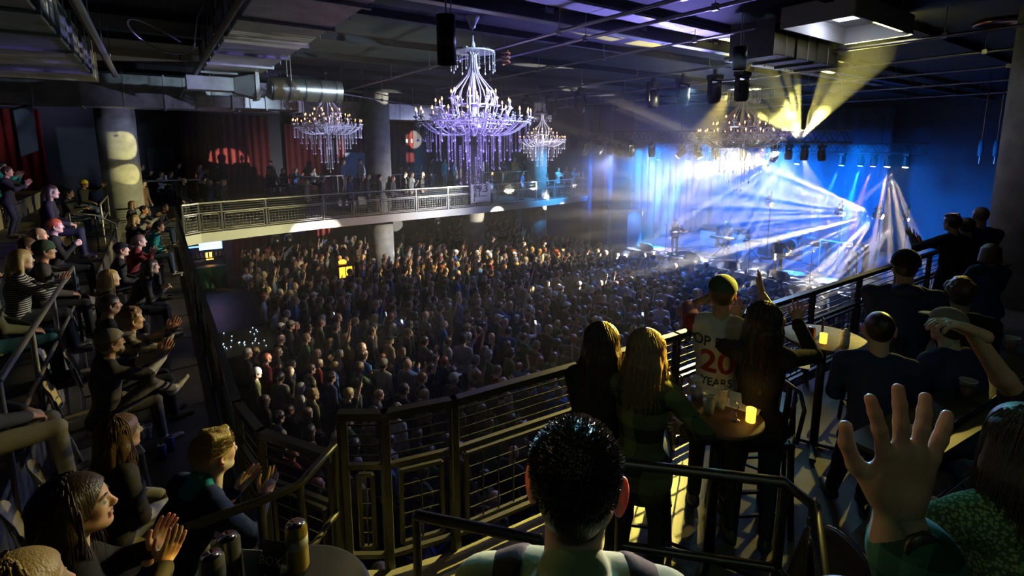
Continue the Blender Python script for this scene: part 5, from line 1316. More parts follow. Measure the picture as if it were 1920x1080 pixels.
nrm = -(n_ - ax * n_.dot(ax)).normalized(); wf.location = wr - ax * .05 + nrm * .032; wf.rotation_euler = nrm.to_track_quat('Z', 'Y').to_euler()
# woman in lace top, and the bare forearm behind the raised hand
LACE = patterned('green lace', (.20, .30, .13), (.05, .09, .04), 'lace', 95)
near_person(1922, 835, ZR, dict(sex='f', H=1.66, sleeve='short', hair='long', hair_len=.30, arms=dict(L=dict(to=(.42, .18, 1.12), pole=(-.2, 1, -.8), hand='relax'), R=dict(to=(.36, -.05, 1.12), pole=(-.2, -1, -.8))), lean=.15, top_name='lace_top'), nm_(0, 'dark brown', LACE, JEANSD), 'woman in green lace top with dark hair at the right edge', h=.010, hh=.005, d=1.45, face=(9, 7, 0), wisp=80)
near_person(2060, 700, ZR, dict(H=1.80, hair='short', sleeve='short', arms=dict()), nm_(1, 'black', 'black'), 'bare raised forearm with the hand bent forward, beyond the near raised hand', h=.011, hh=.005, d=2.1, face=(14, 10, 0),
    world=dict(L=dict(px=(1806, 600, 2.05), hand='relax', dir=(-.45, .45, .25), palm=(0, 0, -1), pole=(.3, -.2, -1)), R=dict(px=(2200, 900, 2.0))))

# print on the shirt back
def shirt_text(owner, mesh_obj, J, txt, zc, size, m, depth=.004):
    from mathutils.bvhtree import BVHTree
    me = mesh_obj.data; bv = BVHTree.FromPolygons([v.co[:] for v in me.vertices], [p.vertices[:] for p in me.polygons])
    cu = bpy.data.curves.new('print', 'FONT'); cu.body = txt; cu.size = size; cu.align_x = 'CENTER'; cu.align_y = 'CENTER'; cu.offset = size * .02; cu.resolution_u = 3
    to = bpy.data.objects.new('print', cu); COL.objects.link(to); dg = bpy.context.evaluated_depsgraph_get(); tm = bpy.data.meshes.new_from_object(to.evaluated_get(dg)); bpy.data.objects.remove(to)
    bm = bmesh.new(); bm.from_mesh(tm); bmesh.ops.triangulate(bm, faces=bm.faces)
    for _ in range(2): bmesh.ops.subdivide_edges(bm, edges=[e for e in bm.edges if e.calc_length() > size * .12], cuts=1); bmesh.ops.triangulate(bm, faces=bm.faces)
    for v in bm.verts:
        y, z = -v.co.x, zc + v.co.y
        hit = bv.ray_cast(Vector((-1, y, z)), Vector((1, 0, 0)))
        v.co = Vector(((hit[0].x if hit[0] else -.12) - depth, y, z))
    me2 = bpy.data.meshes.new('shirt_print'); bm.to_mesh(me2); bm.free(); me2.materials.append(m)
    o = bpy.data.objects.new('shirt_print', me2); COL.objects.link(o); o.parent = owner
shirt = [c for c in COL.objects if c.parent == g20 and c.name.startswith('raglan')][0]
INK = mat('maroon ink', (.25, .02, .02), .7); INKG = mat('green ink', (.02, .05, .04), .7)
shirt_text(shirt, shirt, J20, 'POP PUNK', 1.36, .095, INKG); shirt_text(shirt, shirt, J20, '20', 1.21, .24, INK); shirt_text(shirt, shirt, J20, 'YEARS', 1.065, .075, INKG)

# ---------------------------------------------------------------- audience on the far balcony
SV = [build_person(v, .021, .011)[0] for v in (dict(sit=1, arm='table', hair='short'), dict(sit=1, sex='f', arm='table', hair='long', hair_len=.22), dict(sit=1, arms=clap_sit(), hair='quiff'), dict(sit=1, sex='f', arms=clap_sit(), hair='bob'))]
SVM = [to_mesh('person', t, mats_for()) for t in SV]
def far_person(px, py, floor, vi, hc, top, label, sit=False, Y=None, sk=0, seat=0.0, hat='black', group='audience on the far balcony'):
    hz = floor + ((1.24 + seat) if sit else 1.60)
    if Y is None: P = ray_at_z(px, py, hz)
    else:
        d = ray_at_z(px, py, 5.0) - CAM_AT; P = CAM_AT + d * (Y / d.y)
    o = bpy.data.objects.new('person', SVM[vi % 4] if sit else HIM[vi]); COL.objects.link(o)
    set_mats(o, mats_for(sk, hc, top, rc.choice([JEANSD, DENIM, GREYT]), M_shoe, hat))
    t = Vector((22, 12, 0)) - P; o.location = (P.x, P.y, floor + (seat if sit else 0)); o.rotation_euler = (0, 0, math.atan2(t.y, t.x) + rc.gauss(0, .15))
    tag(o, label, 'person', group); return o
FB = [  # standing along the rail
 (573, 340, 2, 'blond', 'grey', 'blond woman leaning on the far rail left of the violet beam', 22.2), (602, 335, 6, 'brown', 'black', 'man in white cap and black jacket at the far rail beside the blond woman', 22.2),
 (655, 342, 0, 'brown', 'navy', 'person in the violet beam at the far rail, the left one of two', 22.4), (688, 340, 11, 'brown', 'charcoal', 'person in the violet beam at the far rail, the right one of two', 22.4),
 (710, 338, 0, 'black', 'black', 'dim person at the far rail in front of the pale column', 22.3), (735, 330, 2, 'auburn', 'charcoal', 'person with auburn hair looking down at a phone at the far rail', 22.3), (757, 332, 5, 'dark brown', 'black', 'dark person behind the auburn-haired one at the far rail', 23.0), (770, 330, 11, 'brown', 'striped', 'person in striped top leaning on the far rail', 22.4), (790, 326, 8, 'brown', 'black', 'bald person at the far rail beside the striped top', 22.8),
 (895, 345, 0, 'brown', 'grey', 'person directly behind the number banner', 22.4), (920, 338, 2, 'blond', 'blue', 'person just right of the number banner in blue light', 22.5), (978, 320, 7, 'brown', 'blue', 'ponytailed person in blue light at the far rail', 22.7), (1020, 318, 9, 'brown', 'charcoal', 'person raising an arm near the stage end of the far rail', 23.2), (1045, 322, 3, 'brown', 'light grey', 'clapping person in blue light near the stage end of the rail', 23.0), (1060, 325, 0, 'blond', 'blue', 'second to last person at the stage end of the far rail', 23.4), (1074, 318, 4, 'light brown', 'teal', 'last person at the stage end of the far rail, clapping', 23.2)]
for px, py, vi, hc, top, lab, Y in FB: far_person(px, py, ZB, vi, hc, top, lab, Y=Y, hat='white' if 'white cap' in lab else 'black')
FT = [(262, 303, 3, 'brown', 'black', 'clapping person just right of the yellow-lit column', 27.5, 0), (296, 302, 0, 'brown', 'light grey', 'man in pale jacket seated at the long table in yellow light', 27.8, 1), (314, 308, 2, 'brown', 'charcoal', 'clapping person with yellow-lit cap beside the pale jacket', 27.8, 1), (332, 300, 0, 'black', 'black', 'dim man behind the table, right of the yellow-lit cap', 28.6, 0), (371, 302, 4, 'brown', 'grey', 'woman in yellow light holding up clapping hands', 28.0, 0), (403, 300, 2, 'dark brown', 'black', 'woman in black right of the yellow-lit clapping woman', 28.2, 0), (414, 290, 1, 'black', 'black', 'tall bearded man in black behind the woman in black', 28.6, 0),
 (266, 350, 6, 'dark brown', 'brown', 'man in dark cap and brown jacket in front of the yellow-lit column', 23.4, 0), (342, 340, 8, 'brown', 'black', 'bald man in black tee holding a pale drink', 24.2, 0), (380, 338, 0, 'black', 'black', 'person in black top standing left of the phone user', 24.6, 0), (391, 345, 17, 'brown', 'navy', 'person holding a lit phone near the far left rail', 24.0, 0), (417, 345, 2, 'light brown', 'charcoal', 'woman with long light hair near the left part of the far rail', 24.0, 0),
 (500, 312, 1, 'blond', 'black', 'blond woman at the far table, leftmost of its four', 28.0, 1), (506, 300, 0, 'brown', 'charcoal', 'man standing behind the blond woman at the far table', 29.0, 0), (527, 312, 3, 'brown', 'black', 'woman with hands pressed together at the far table', 28.0, 1), (550, 308, 2, 'brown', 'blue', 'person in blue light clapping at the far table', 28.0, 1), (584, 305, 0, 'dark brown', 'light grey', 'person in pale sweater bending at the right end of the far table', 28.0, 1),
 (642, 298, 0, 'brown', 'navy', 'dim person in violet light behind the rail, below the left chandelier', 28.0, 0), (673, 298, 5, 'brown', 'charcoal', 'dim person just left of the pale column, second row', 28.0, 0),
 (748, 306, 0, 'brown', 'grey', 'dim person right of the pale column, second row', 28.0, 1), (762, 310, 1, 'brown', 'black', 'dim seated woman right of the pale column', 27.6, 1), (785, 298, 8, 'grey', 'light grey', 'dim pale figure seated before the blue wall panel', 28.0, 1), (808, 300, 1, 'black', 'black', 'tall dark figure standing left of the crystal drops', 27.0, 0), (832, 302, 0, 'brown', 'grey', 'dim person seen through the left crystal drops', 27.0, 0), (850, 305, 2, 'brown', 'grey', 'dim woman seen through the middle crystal drops', 27.0, 0),
 (943, 300, 2, 'brown', 'navy', 'blue-lit person left of the orange jersey', 27.0, 0), (964, 303, 0, 'brown', 'orange', 'person in bright orange jersey on the far balcony', 27.0, 0), (985, 308, 3, 'brown', 'blue', 'blue-lit clapping person right of the orange jersey', 27.5, 0), (1000, 312, 5, 'brown', 'teal', 'blue-lit person under the small right chandelier', 27.5, 0), (1030, 316, 0, 'brown', 'blue', 'blue-lit person at the last table near the stage', 27.5, 0), (1012, 322, 2, 'blond', 'teal', 'blond blue-lit person near the stage end, second row', 26.5, 0)]
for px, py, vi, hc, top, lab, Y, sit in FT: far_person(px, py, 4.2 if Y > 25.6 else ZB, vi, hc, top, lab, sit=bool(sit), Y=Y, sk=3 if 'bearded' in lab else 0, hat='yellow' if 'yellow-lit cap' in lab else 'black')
# ---------------------------------------------------------------- chandeliers
M_crys = mat('cut crystal', (.82, .83, .90), .16, .15, spec=1.0)
M_crysb = mat('crystal bead', (.85, .85, .92), .18, .1, spec=1.0)
M_flame = mat('amber candle bulb', (1, .6, .3), emit=(1, .42, .16), emit_str=5)
M_candle = mat('candle sleeve', (.5, .48, .45), .5)
def strand_mesh(L, r=.0125, name='crystal_strand'):
    mb = MB(); n = max(2, int(L / .03))
    for i in range(n):
        z = -i * .03
        mb.add([(0, 0, z), (r, 0, z - .012), (0, r, z - .012), (-r, 0, z - .012), (0, -r, z - .012), (0, 0, z - .024)], [(0, 1, 2), (0, 2, 3), (0, 3, 4), (0, 4, 1), (5, 2, 1), (5, 3, 2), (5, 4, 3), (5, 1, 4)], False)
    z = -n * .03
    mb.lathe([(0, 0), (.010, -.012), (.016, -.035), (.010, -.05), (0, -.06)], (0, 0, z), 8, smooth=False)
    me = mb.mesh(name); me.materials.append(M_crysb); return me
ST = {L: strand_mesh(L) for L in (.1, .18, .3, .42, .55, .7)}
arm_me = None
def chandelier(loc, label):
    root = empty('chandelier', loc); tag(root, label, 'chandelier', 'crystal chandeliers over the floor')
    def kid(name, me, x, y, z, rz=0, parent=None, s=1):
        o = bpy.data.objects.new(name, me); COL.objects.link(o); o.parent = parent or root; o.location = (x, y, z); o.rotation_euler = (0, 0, rz); o.scale = (s, s, s); return o
    # stem, bowl and upper bell of curved arms
    MB().lathe([(0, 1.62), (.03, 1.6), (.02, 1.5), (.05, 1.42), (.03, 1.34), (.025, 1.1), (.045, 1.0), (.03, .9), (.03, .4), (.09, .3), (.05, .2), (.10, .05), (.16, -.05), (.10, -.16), (.03, -.22), (0, -.24)], (0, 0, 0), 20).build('stem', M_crys, root)
    MB().lathe([(.05, 1.72), (.055, 1.76), (.12, 1.88), (.15, 1.95), (.13, 1.95), (.05, 1.8)], (0, 0, 0), 20).build('canopy_bell', M_crys, root)
    for a in (0, 2.1, 4.2): MB().tube([(.04 * math.cos(a), .04 * math.sin(a), 1.9), (.05 * math.cos(a), .05 * math.sin(a), CEIL - 6.88)], .005, 5).build('suspension_cable', M_conduit, root)
    MB().tube([(0, 0, 1.6), (0, 0, 1.8)], .008, 6).build('hook', M_conduit, root)
    bell = MB()
    for i in range(14):
        a = i / 14 * 2 * math.pi; pts = []
        for t in np.linspace(0, 1, 14):
            z = 1.25 - .91 * t; r = float(np.interp(t, [0, .2, .4, .55, .7, .85, 1], [.06, .07, .12, .24, .37, .42, .36]))
            pts.append((r * math.cos(a), r * math.sin(a), z))
        bell.tube(pts, .013, 6)
    bell.lathe([(.14, .34), (.40, .33), (.41, .35), (.14, .37)], (0, 0, 0), 28)
    bell.build('bell_arms', M_crys, root)
    top = MB()
    for i in range(12):
        a = i / 12 * 2 * math.pi
        top.tube([((.03 + .37 * t) * math.cos(a), (.03 + .37 * t) * math.sin(a), 1.22 + .14 * math.sin(t * 2.6)) for t in np.linspace(0, 1, 8)], .011, 6)
    top.lathe([(.35, 1.29), (.41, 1.29), (.41, 1.31), (.35, 1.31)], (0, 0, 0), 28)
    top.build('crown', M_crys, root)
    for i in range(22):
        a = (i + .5) / 22 * 2 * math.pi; kid('crystal_strand', ST[.3 if i % 2 else .18], .405 * math.cos(a), .405 * math.sin(a), 1.29)
    # tiers of S arms with candles
    def arm_mesh(R0, rise):
        m_ = MB(); pts = []
        for t in np.linspace(0, 1, 16):
            r = .1 + (R0 - .1) * t; z = -.05 - .20 * math.sin(t * math.pi * .95) + rise * t ** 2
            pts.append((r, 0, z))
        m_.tube(pts, .014, 6); m_.tube([(R0 * .62 + .085 * math.cos(u), 0, rise * .35 - .05 + .085 * math.sin(u)) for u in np.linspace(0, 5.2, 14)], .009, 5)
        m_.lathe([(.01, -.03), (.055, 0), (.06, .012), (.02, .02)], (R0, 0, rise - .05), 12)
        me = m_.mesh('arm'); me.materials.append(M_crys); return me
    cm = MB().lathe([(.011, 0), (.011, .085), (0, .09)], (0, 0, 0), 8).mesh('candle'); cm.materials.append(M_candle)
    fm_ = MB().lathe([(0, 0), (.013, .012), (.016, .03), (.008, .055), (0, .075)], (0, 0, 0), 8).mesh('bulb'); fm_.materials.append(M_flame)
    for R0, rise, n, ph in ((1.07, .16, 20, 0), (.70, .34, 12, .2), (.42, .52, 8, .1)):
        am = arm_mesh(R0, rise)
        for i in range(n):
            a = (i + ph) / n * 2 * math.pi; o = kid('arm', am, 0, 0, 0, a)
            kid('candle', cm, R0, 0, rise - .035, 0, o); kid('bulb', fm_, R0, 0, rise + .05, 0, o)
    ring = MB()
    for R0, z in ((1.05, .02), (.72, -.02), (.40, -.10)): ring.tube([(R0 * math.cos(u), R0 * math.sin(u), z) for u in np.linspace(0, 2 * math.pi, 49)[:-1]], .012, 5, closed=True)
    ring.build('rings', M_crys, root)
    # drops: short at the rim, longer toward the middle
    k = 0
    for R0, n, L, z in ((1.05, 26, .3, .02), (.88, 18, .42, -.05), (.70, 14, .55, -.10), (.50, 12, .7, -.12), (.28, 8, .7, -.40), (.10, 5, .7, -.62)):
        for i in range(n):
            a = (i + .5 * (k % 2)) / n * 2 * math.pi; kid('crystal_strand', ST[L], R0 * math.cos(a), R0 * math.sin(a), z)
        k += 1
    kid('crystal_strand', ST[.42], 0, 0, -1.0)
    # festoons of beads between rim arms
    for R0, z, sg in ((1.07, .10, .13), (.78, .20, .13)):
        fs = MB()
        for i in range(20):
            a0, a1 = i / 20 * 2 * math.pi, (i + 1) / 20 * 2 * math.pi
            for t in np.linspace(0, 1, 9):
                a = a0 + (a1 - a0) * t; zz = z - sg * math.sin(t * math.pi); c = (R0 * math.cos(a), R0 * math.sin(a), zz); r = .02
                fs.add([(c[0] + r, c[1], c[2]), (c[0], c[1] + r, c[2]), (c[0] - r, c[1], c[2]), (c[0], c[1] - r, c[2]), (c[0], c[1], c[2] + r), (c[0], c[1], c[2] - r)], [(0, 1, 4), (1, 2, 4), (2, 3, 4), (3, 0, 4), (1, 0, 5), (2, 1, 5), (3, 2, 5), (0, 3, 5)], False)
        fs.build('bead_festoon', M_crysb, root)
    return root
ch0 = chandelier((4.98, 8.34, 7.18), 'big crystal chandelier lit violet, nearest in the middle')
kd = kids_of(ch0)
for loc, lab in (((4.79, 17.37, 7.33), 'crystal chandelier hanging far left, before the dark wall'), ((14.95, 18.8, 6.90), 'small far chandelier just right of the big one'), ((12.74, 7.6, 6.92), 'dark chandelier silhouetted against the bright stage')):
    c = copy_tree(ch0, kd); c.location = loc; c['label'] = lab
    # its cables reach the same ceiling
# ---------------------------------------------------------------- band and gear on the stage
def stage_person(x, y, q, ms, label, yaw):
    tri = build_person(q, .016, .008, split=True); parts, J = tri
    o = to_obj('person', parts['body'], ms); o.location = (x, y, 1.2); o.rotation_euler = (0, 0, yaw); tag(o, label, 'person')
    for k, n in (('top', 'shirt'), ('bottom', 'trousers'), ('shoes', 'shoe'), ('hair', 'hair'), ('hat', 'cap')):
        if k in parts:
            for pt in (parts[k] if k == 'shoes' else [parts[k]]): to_obj(n, pt, ms, o)
    return o, J
def guitar(parent_loc, yaw, label, tilt=.35, col=(.5, .5, .5)):
    root = empty('electric_guitar', parent_loc, rot=(tilt, 0, yaw)); tag(root, label, 'guitar')
    mb = MB(); pts = []
    for k in range(28):
        a = k / 28 * 2 * math.pi; r = .17 * (1 + .22 * math.cos(2 * a)) * (1 - .10 * math.cos(a)); pts.append((r * math.cos(a) * 1.15, r * math.sin(a)))
    n = len(pts); vs = [(-.022, x, z) for x, z in pts] + [(.022, x, z) for x, z in pts]
    mb.add(vs, [tuple(range(n))[::-1], tuple(range(n, 2 * n))] + [(i, (i + 1) % n, n + (i + 1) % n, n + i) for i in range(n)], False); mb.build('body', mat('guitar body', col, .25), root)
    MB().box(-.012 + .02, .012 + .02, .15, .66, -.025, .025, bevel=.004).build('neck', M_wood, root)
    MB().box(-.01 + .02, .012 + .02, .65, .82, -.035, .04, bevel=.006).build('headstock', mat('guitar body', col, .25), root)
    MB().box(.022, .03, -.05, -.02, -.04, .04).box(.022, .03, .03, .06, -.04, .04).build('pickups', M_chrome, root)
    return root
yawA = math.atan2(-6, -13)
gt = dict(L=dict(to=(.30, .36, 1.12), hand='grip', dir=(.3, .2, .6), palm=(0, -1, .2), pole=(-.2, 1, -.8)), R=dict(to=(.26, -.08, .98), hand='relax', dir=(.2, .8, -.2), palm=(-1, 0, 0), pole=(-.3, -1, -.5)))
stage_person(21.7, 16.2, dict(hair='short', beard=True, hat='cap', arms=gt, H=1.78), mats_for(0, 'dark brown', 'charcoal', JEANSD), 'guitarist in cap standing at the left microphone on stage', yawA)
guitar((21.52, 16.1, 2.24), yawA, 'pale electric guitar held by the left guitarist', .3, (.6, .6, .62))
gt2 = dict(L=dict(to=(.36, .30, .98), hand='grip', dir=(.3, .2, .6), palm=(0, -1, .2), pole=(-.2, 1, -.8)), R=dict(to=(.34, -.10, .88), hand='relax', dir=(.2, .8, -.2), palm=(-1, 0, 0), pole=(-.3, -1, -.5)))
stage_person(21.5, 10.75, dict(hair='short', arms=gt2, lean=.55, head_pitch=.5, H=1.84, top_name='jacket'), mats_for(0, 'black', 'black', JEANSD), 'guitarist in black bending over his guitar at centre stage', math.atan2(-5, -13))
guitar((21.12, 10.6, 2.12), math.atan2(-5, -13), 'pale electric guitar held by the bent guitarist in black', .2, (.6, .6, .58))
stage_person(23.6, 14.5, dict(hair='wavy', hair_len=.2, arms=dict(L=dict(to=(.42, .15, 1.0), hand='relax', palm=(0, 0, -1)), R=dict(to=(.42, -.15, 1.0), hand='relax', palm=(0, 0, -1))), lean=.3, head_pitch=.3, H=1.78), mats_for(2, 'blond', 'charcoal', JEANSD), 'blond keyboard player standing behind the keyboard on stage', math.atan2(-4, -13))
stage_person(23.0, 8.5, dict(hair='bald', arm='down', H=1.78, arms=dict(L='drink', R='down')), mats_for(2, 'light brown', 'light grey', DENIM), 'faint pale musician standing in the haze at the right of the stage', math.atan2(-5, -13))
stage_person(26.4, 12.0, dict(sit=1, seat=.5, hair='short', arms=dict(L='upbent', R='table')), mats_for(0, 'brown', 'charcoal'), 'drummer seated behind the drum kit, dim in the blue light', math.pi)
# keyboard on an x stand
def keyboard(x, y, yaw, w, label):
    root = empty('keyboard', (x, y, 1.2), yaw); tag(root, label, 'keyboard')
    MB().box(-.17, .17, -w / 2, w / 2, .93, 1.03, bevel=.015).build('case', M_blackp, root)
    MB().box(-.12, .0, -w / 2 + .05, w / 2 - .05, 1.03, 1.045).build('keys', M_white, root)
    for s in (-1, 1):
        mb = MB()
        mb.beam((-.02 + .03 * s, -.42 * s, .02), (-.02 + .03 * s, .42 * s, .92), .035, .035); mb.beam((-.16, .42 * s, .92), (.16, .42 * s, .92), .035, .03); mb.beam((-.2, -.42 * s, .02), (.2, -.42 * s, .02), .035, .03)
        mb.build('stand_leg', M_black, root)
keyboard(22.9, 14.25, .2, 1.2, 'keyboard on a crossed stand in front of the blond player')
keyboard(23.4, 13.0, .5, .8, 'small keyboard on a stand right of the blond player')
# amplifiers
def amp(x, y, w, h, label, yaw=0, head=True, m=None):
    root = empty('amplifier', (x, y, 1.2), yaw); tag(root, label, 'amplifier')
    MB().box(0, .4, -w / 2, w / 2, .02, h, bevel=.02).build('cabinet', m or M_blackp, root)
    MB().box(-.01, .005, -w / 2 + .04, w / 2 - .04, .07, h - .05).build('grille', mat('speaker cloth', (.16, .19, .24), .9), root)
    if head:
        hd = MB().box(.05, .38, -w / 2 + .03, w / 2 - .03, h + .005, h + .26, bevel=.02).build('amplifier_head', M_blackp, root)
        MB().box(.04, .055, -w / 2 + .06, w / 2 - .06, h + .05, h + .2).build('control_panel', M_chrome, hd)
amp(24.4, 16.1, .95, .95, 'amplifier stack between the left guitarist and the keyboard', .1)
amp(24.6, 10.7, 1.1, .95, 'wide blue-lit amplifier stack right of the drums', -.1)
amp(24.9, 9.2, .85, 1.0, 'amplifier at the right of the stage behind the clear frame', -.2)
amp(25.6, 15.0, .8, .8, 'low amplifier behind the keyboard player', 0)
# drum riser and kit
tag(MB().box(25.0, 27.6, 10.9, 13.6, 1.2, 1.55, bevel=.02).build('drum_riser', M_blackp), 'low black riser under the drum kit', 'riser')
root = empty('drum_kit', (26, 12.2, 1.55)); tag(root, 'drum kit on the riser in blue light', 'drum kit')
dm = mat('drum shell', (.35, .37, .42), .25, .3); hdm = mat('drum skin', (.75, .75, .75), .4)
X90 = Matrix.Rotation(math.pi / 2, 4, 'Y').to_3x3()
b = MB().lathe([(.28, -.2), (.28, .2)], (-.35, 0, .3), 28, M=X90).build('bass_drum', dm, root); MB().lathe([(0, 0), (.27, 0)], (-.56, 0, .3), 28, M=X90).build('drum_head', hdm, b)
for (x, y, z, r, h) in ((-.3, .25, .72, .16, .2), (-.3, -.22, .72, .17, .22), (.25, -.6, .35, .22, .36), (.3, .45, .55, .18, .14)):
    o = MB().lathe([(r, 0), (r, h)], (x, y, z), 24).build('drum', dm, root); MB().lathe([(r, h), (0, h + .005)], (x, y, z), 24).build('drum_head', hdm, o)
for (x, y, z) in ((-.4, .75, 1.25), (-.4, -.75, 1.3), (.1, .9, 1.0), (-.1, -1.1, 1.15)):
    o = MB().lathe([(0, .03), (.04, .025), (.23, 0), (.23, -.004), (0, .015)], (x, y, z), 24).build('cymbal', mat('cymbal brass', (.8, .65, .3), .25, .9), root)
    MB().tube([(x, y, 0), (x, y, z)], .012, 6).tube([(x, y, .3), (x + .2, y, 0)], .01, 5).tube([(x, y, .3), (x - .15, y + .17, 0)], .01, 5).tube([(x, y, .3), (x - .15, y - .17, 0)], .01, 5).build('cymbal_stand', M_chrome, o)
# microphone stands
for (x, y, bm_, l) in ((21.3, 16.45, 0, 'straight microphone stand before the left guitarist'), (20.95, 11.75, 0, 'thin microphone stand at the stage edge left of centre'), (21.1, 9.25, 1, 'microphone stand with a boom at the right of the bent guitarist'), (22.0, 8.0, 1, 'boom microphone stand near the faint pale musician'), (22.6, 13.3, 1, 'microphone stand reaching over the keyboards')):
    root = empty('microphone_stand', (x, y, 1.2)); tag(root, l, 'microphone stand')
    MB().lathe([(.13, 0), (.13, .02), (.02, .03)], (0, 0, 0), 16).build('base', M_black, root)
    MB().tube([(0, 0, .02), (0, 0, 1.45)], .013, 8).build('pole', M_black, root)
    if bm_: MB().tube([(0, -.25, 1.3), (0, .5, 1.6)], .009, 6).build('boom', M_chrome, root)
    c = (0, .5, 1.6) if bm_ else (0, 0, 1.47)
    MB().tube([c, (c[0] + .02, c[1] + .12, c[2] + .05)], .016, 8, r2=.026).build('microphone', M_chrome, root)
# floor monitors, pedals, cables and set lists
for (x, y, l) in ((20.95, 14.75, 'black floor monitor at the stage edge left of centre'), (20.95, 10.45, 'black floor monitor at the stage edge in front of the bent guitarist'), (20.95, 12.6, 'black floor monitor at the stage edge in the middle'), (20.95, 17.6, 'black floor monitor near the left stage corner')):
    mb = MB(); w = .3
    vs = [(0, s * w, z) if x_ is None else (x_, s * w, z) for s in (-1, 1) for x_, z in ((0, 0), (.45, 0), (.45, .12), (.12, .36), (0, .36))]
    mb.add(vs, [(0, 1, 2, 3, 4), (9, 8, 7, 6, 5), (0, 5, 6, 1), (1, 6, 7, 2), (2, 7, 8, 3), (3, 8, 9, 4), (4, 9, 5, 0)])
    root = mb.build('floor_monitor', M_blackp, None, (x, y, 1.2)); tag(root, l, 'speaker')
    MB().add([(.44, -.26, .14), (.44, .26, .14), (.14, .26, .36), (.14, -.26, .36)], [(0, 1, 2, 3)]).build('grille', M_black, root)
for (x, y, l) in ((21.2, 16.0, 'effect pedals at the feet of the left guitarist'), (21.0, 10.9, 'effect pedals at the feet of the bent guitarist')):
    root = empty('pedal_board', (x, y, 1.2)); tag(root, l, 'effect pedals'); MB().box(-.15, .15, -.4, .4, 0, .04, bevel=.01).build('board', M_black, root)
    for k in range(5): MB().box(-.08, .06, -.36 + k * .15, -.26 + k * .15, .04, .085, bevel=.008).build('pedal', [M_chrome, M_white, M_steel][k % 3], root)
for (x, y, s, l) in ((20.95, 8.9, .3, 'white set list sheet lying near the right stage edge'), (21.5, 7.9, .2, 'crumpled white towel on the deck at the right'), (20.9, 8.2, .25, 'white paper sheet at the right stage edge'), (21.7, 17.6, .3, 'pale sheet on the deck near the left corner')):
    tag(MB().box(x - s * .4, x + s * .4, y - s * .6, y + s * .6, 1.202, 1.212).build('sheet', M_white), l, 'paper')
o = MB().tube([(21.0, 18.2, 1.215), (21.4, 17.5, 1.215), (21.2, 16.8, 1.215), (21.9, 16.9, 1.215), (22.6, 17.2, 1.215), (24.2, 16.4, 1.215)], .012, 6).build('stage_cable', M_black); tag(o, 'black cable snaking over the deck by the left guitarist', 'cable')
# clear screen frame at the right of the stage
root = empty('screen_frame', (23.4, 9.35, 1.2)); tag(root, 'upright rectangular frame with a clear panel at the right of the stage', 'screen')
MB().beam((0, -.6, .02), (0, -.6, 1.5), .05, .05).beam((0, .6, .02), (0, .6, 1.5), .05, .05).beam((0, -.6, 1.5), (0, .6, 1.5), .05, .05).beam((0, -.6, .04), (0, .6, .04), .05, .05).build('frame', M_white, root)
MB().box(-.005, .005, -.58, .58, .06, 1.48).build('clear_panel', mat('acrylic', (.9, .95, 1), .05, trans=.9, alpha=.25), root)

# ---------------------------------------------------------------- things under the far balcony and on the floor
root = empty('bar_counter', (1.6, 27.6, 0)); tag(root, 'small bar with blue, red and amber lights under the far balcony corner', 'bar')
MB().box(-.8, .8, -.3, .3, 0, 1.05, bevel=.02).build('counter', mat('green bar front', (.03, .12, .11), .5), root)
for x0, x1, z, c, e in ((-.8, .1, 1.9, (.1, .3, 1), 5), (.15, .8, 2.15, (1, .08, .05), 5), (-.2, .8, 1.75, (.2, .4, 1), 5), (.05, .35, 1.25, (1, .4, .05), 9)):
    MB().box(x0, x1, .5, .55, z, z + (.35 if c[1] == .4 else .06)).build('light_strip', mat('bar light %.1f%.1f' % (c[0], c[1]), c, emit=c, emit_str=e), root)
for k in range(9): MB().lathe([(.035, 0), (.035, .2), (.012, .26), (.012, .3)], (-.7 + k * .17, .35, 1.4), 8).build('bottle', mat('bottle glass %d' % (k % 3), [(.3, .3, .5), (.1, .3, .2), (.5, .3, .1)][k % 3], .1, .2), root)
MB().box(-.8, .8, .25, .45, 1.34, 1.39).box(-.8, -.75, .2, .5, 0, 2.4).box(.75, .8, .2, .5, 0, 2.4).build('back_shelf', M_black, root)
root = empty('lit_stand', (6.3, 21.6, 0)); tag(root, 'black stand with an amber lit front in the far crowd', 'stand')
MB().box(-.35, .35, -.3, .3, 1.65, 1.72).box(-.33, -.28, -.28, .28, 0, 1.65).box(.28, .33, -.28, .28, 0, 1.65).build('frame', M_black, root)
MB().box(-.27, -.02, -.26, -.22, 1.15, 1.6).box(.03, .27, -.26, -.22, 1.15, 1.6).build('lit_panel', mat('amber panel', (1, .4, .03), emit=(1, .33, .02), emit_str=4), root)
tag(MB().lathe([(.16, 0), (.17, .07), (.1, .14), (0, .16)], (6.25, 21.6, 1.73), 16).build('lantern', mat('amber glow', (1, .45, .05), emit=(1, .38, .03), emit_str=3)), 'amber dome lantern on top of the lit stand', 'lantern')
root = empty('sound_desk', (1.7, 16.6, 0)); tag(root, 'black covered sound desk on the floor beside the rear rail', 'mixing desk')
MB().box(-.9, .9, -1.0, 1.0, 0, .85, bevel=.03).build('case', M_vinyl, root)
MB().add([(-.8, -.9, .86), (.8, -.9, .86), (.8, .9, 1.0), (-.8, .9, 1.0)], [(0, 1, 2, 3)]).box(-.8, .8, .85, .9, .85, 1.0).build('control_surface', M_blackp, root)
mb = MB()
for k in range(26): x, y = rc.uniform(-.7, .7), rc.uniform(-.8, .8); mb.box(x - .012, x + .012, y - .012, y + .012, .93 + .07 * (y / .9), .955 + .07 * (y / .9))
mb.build('lit_buttons', mat('desk light', (.6, .8, 1), emit=(.6, .8, 1), emit_str=2), root)
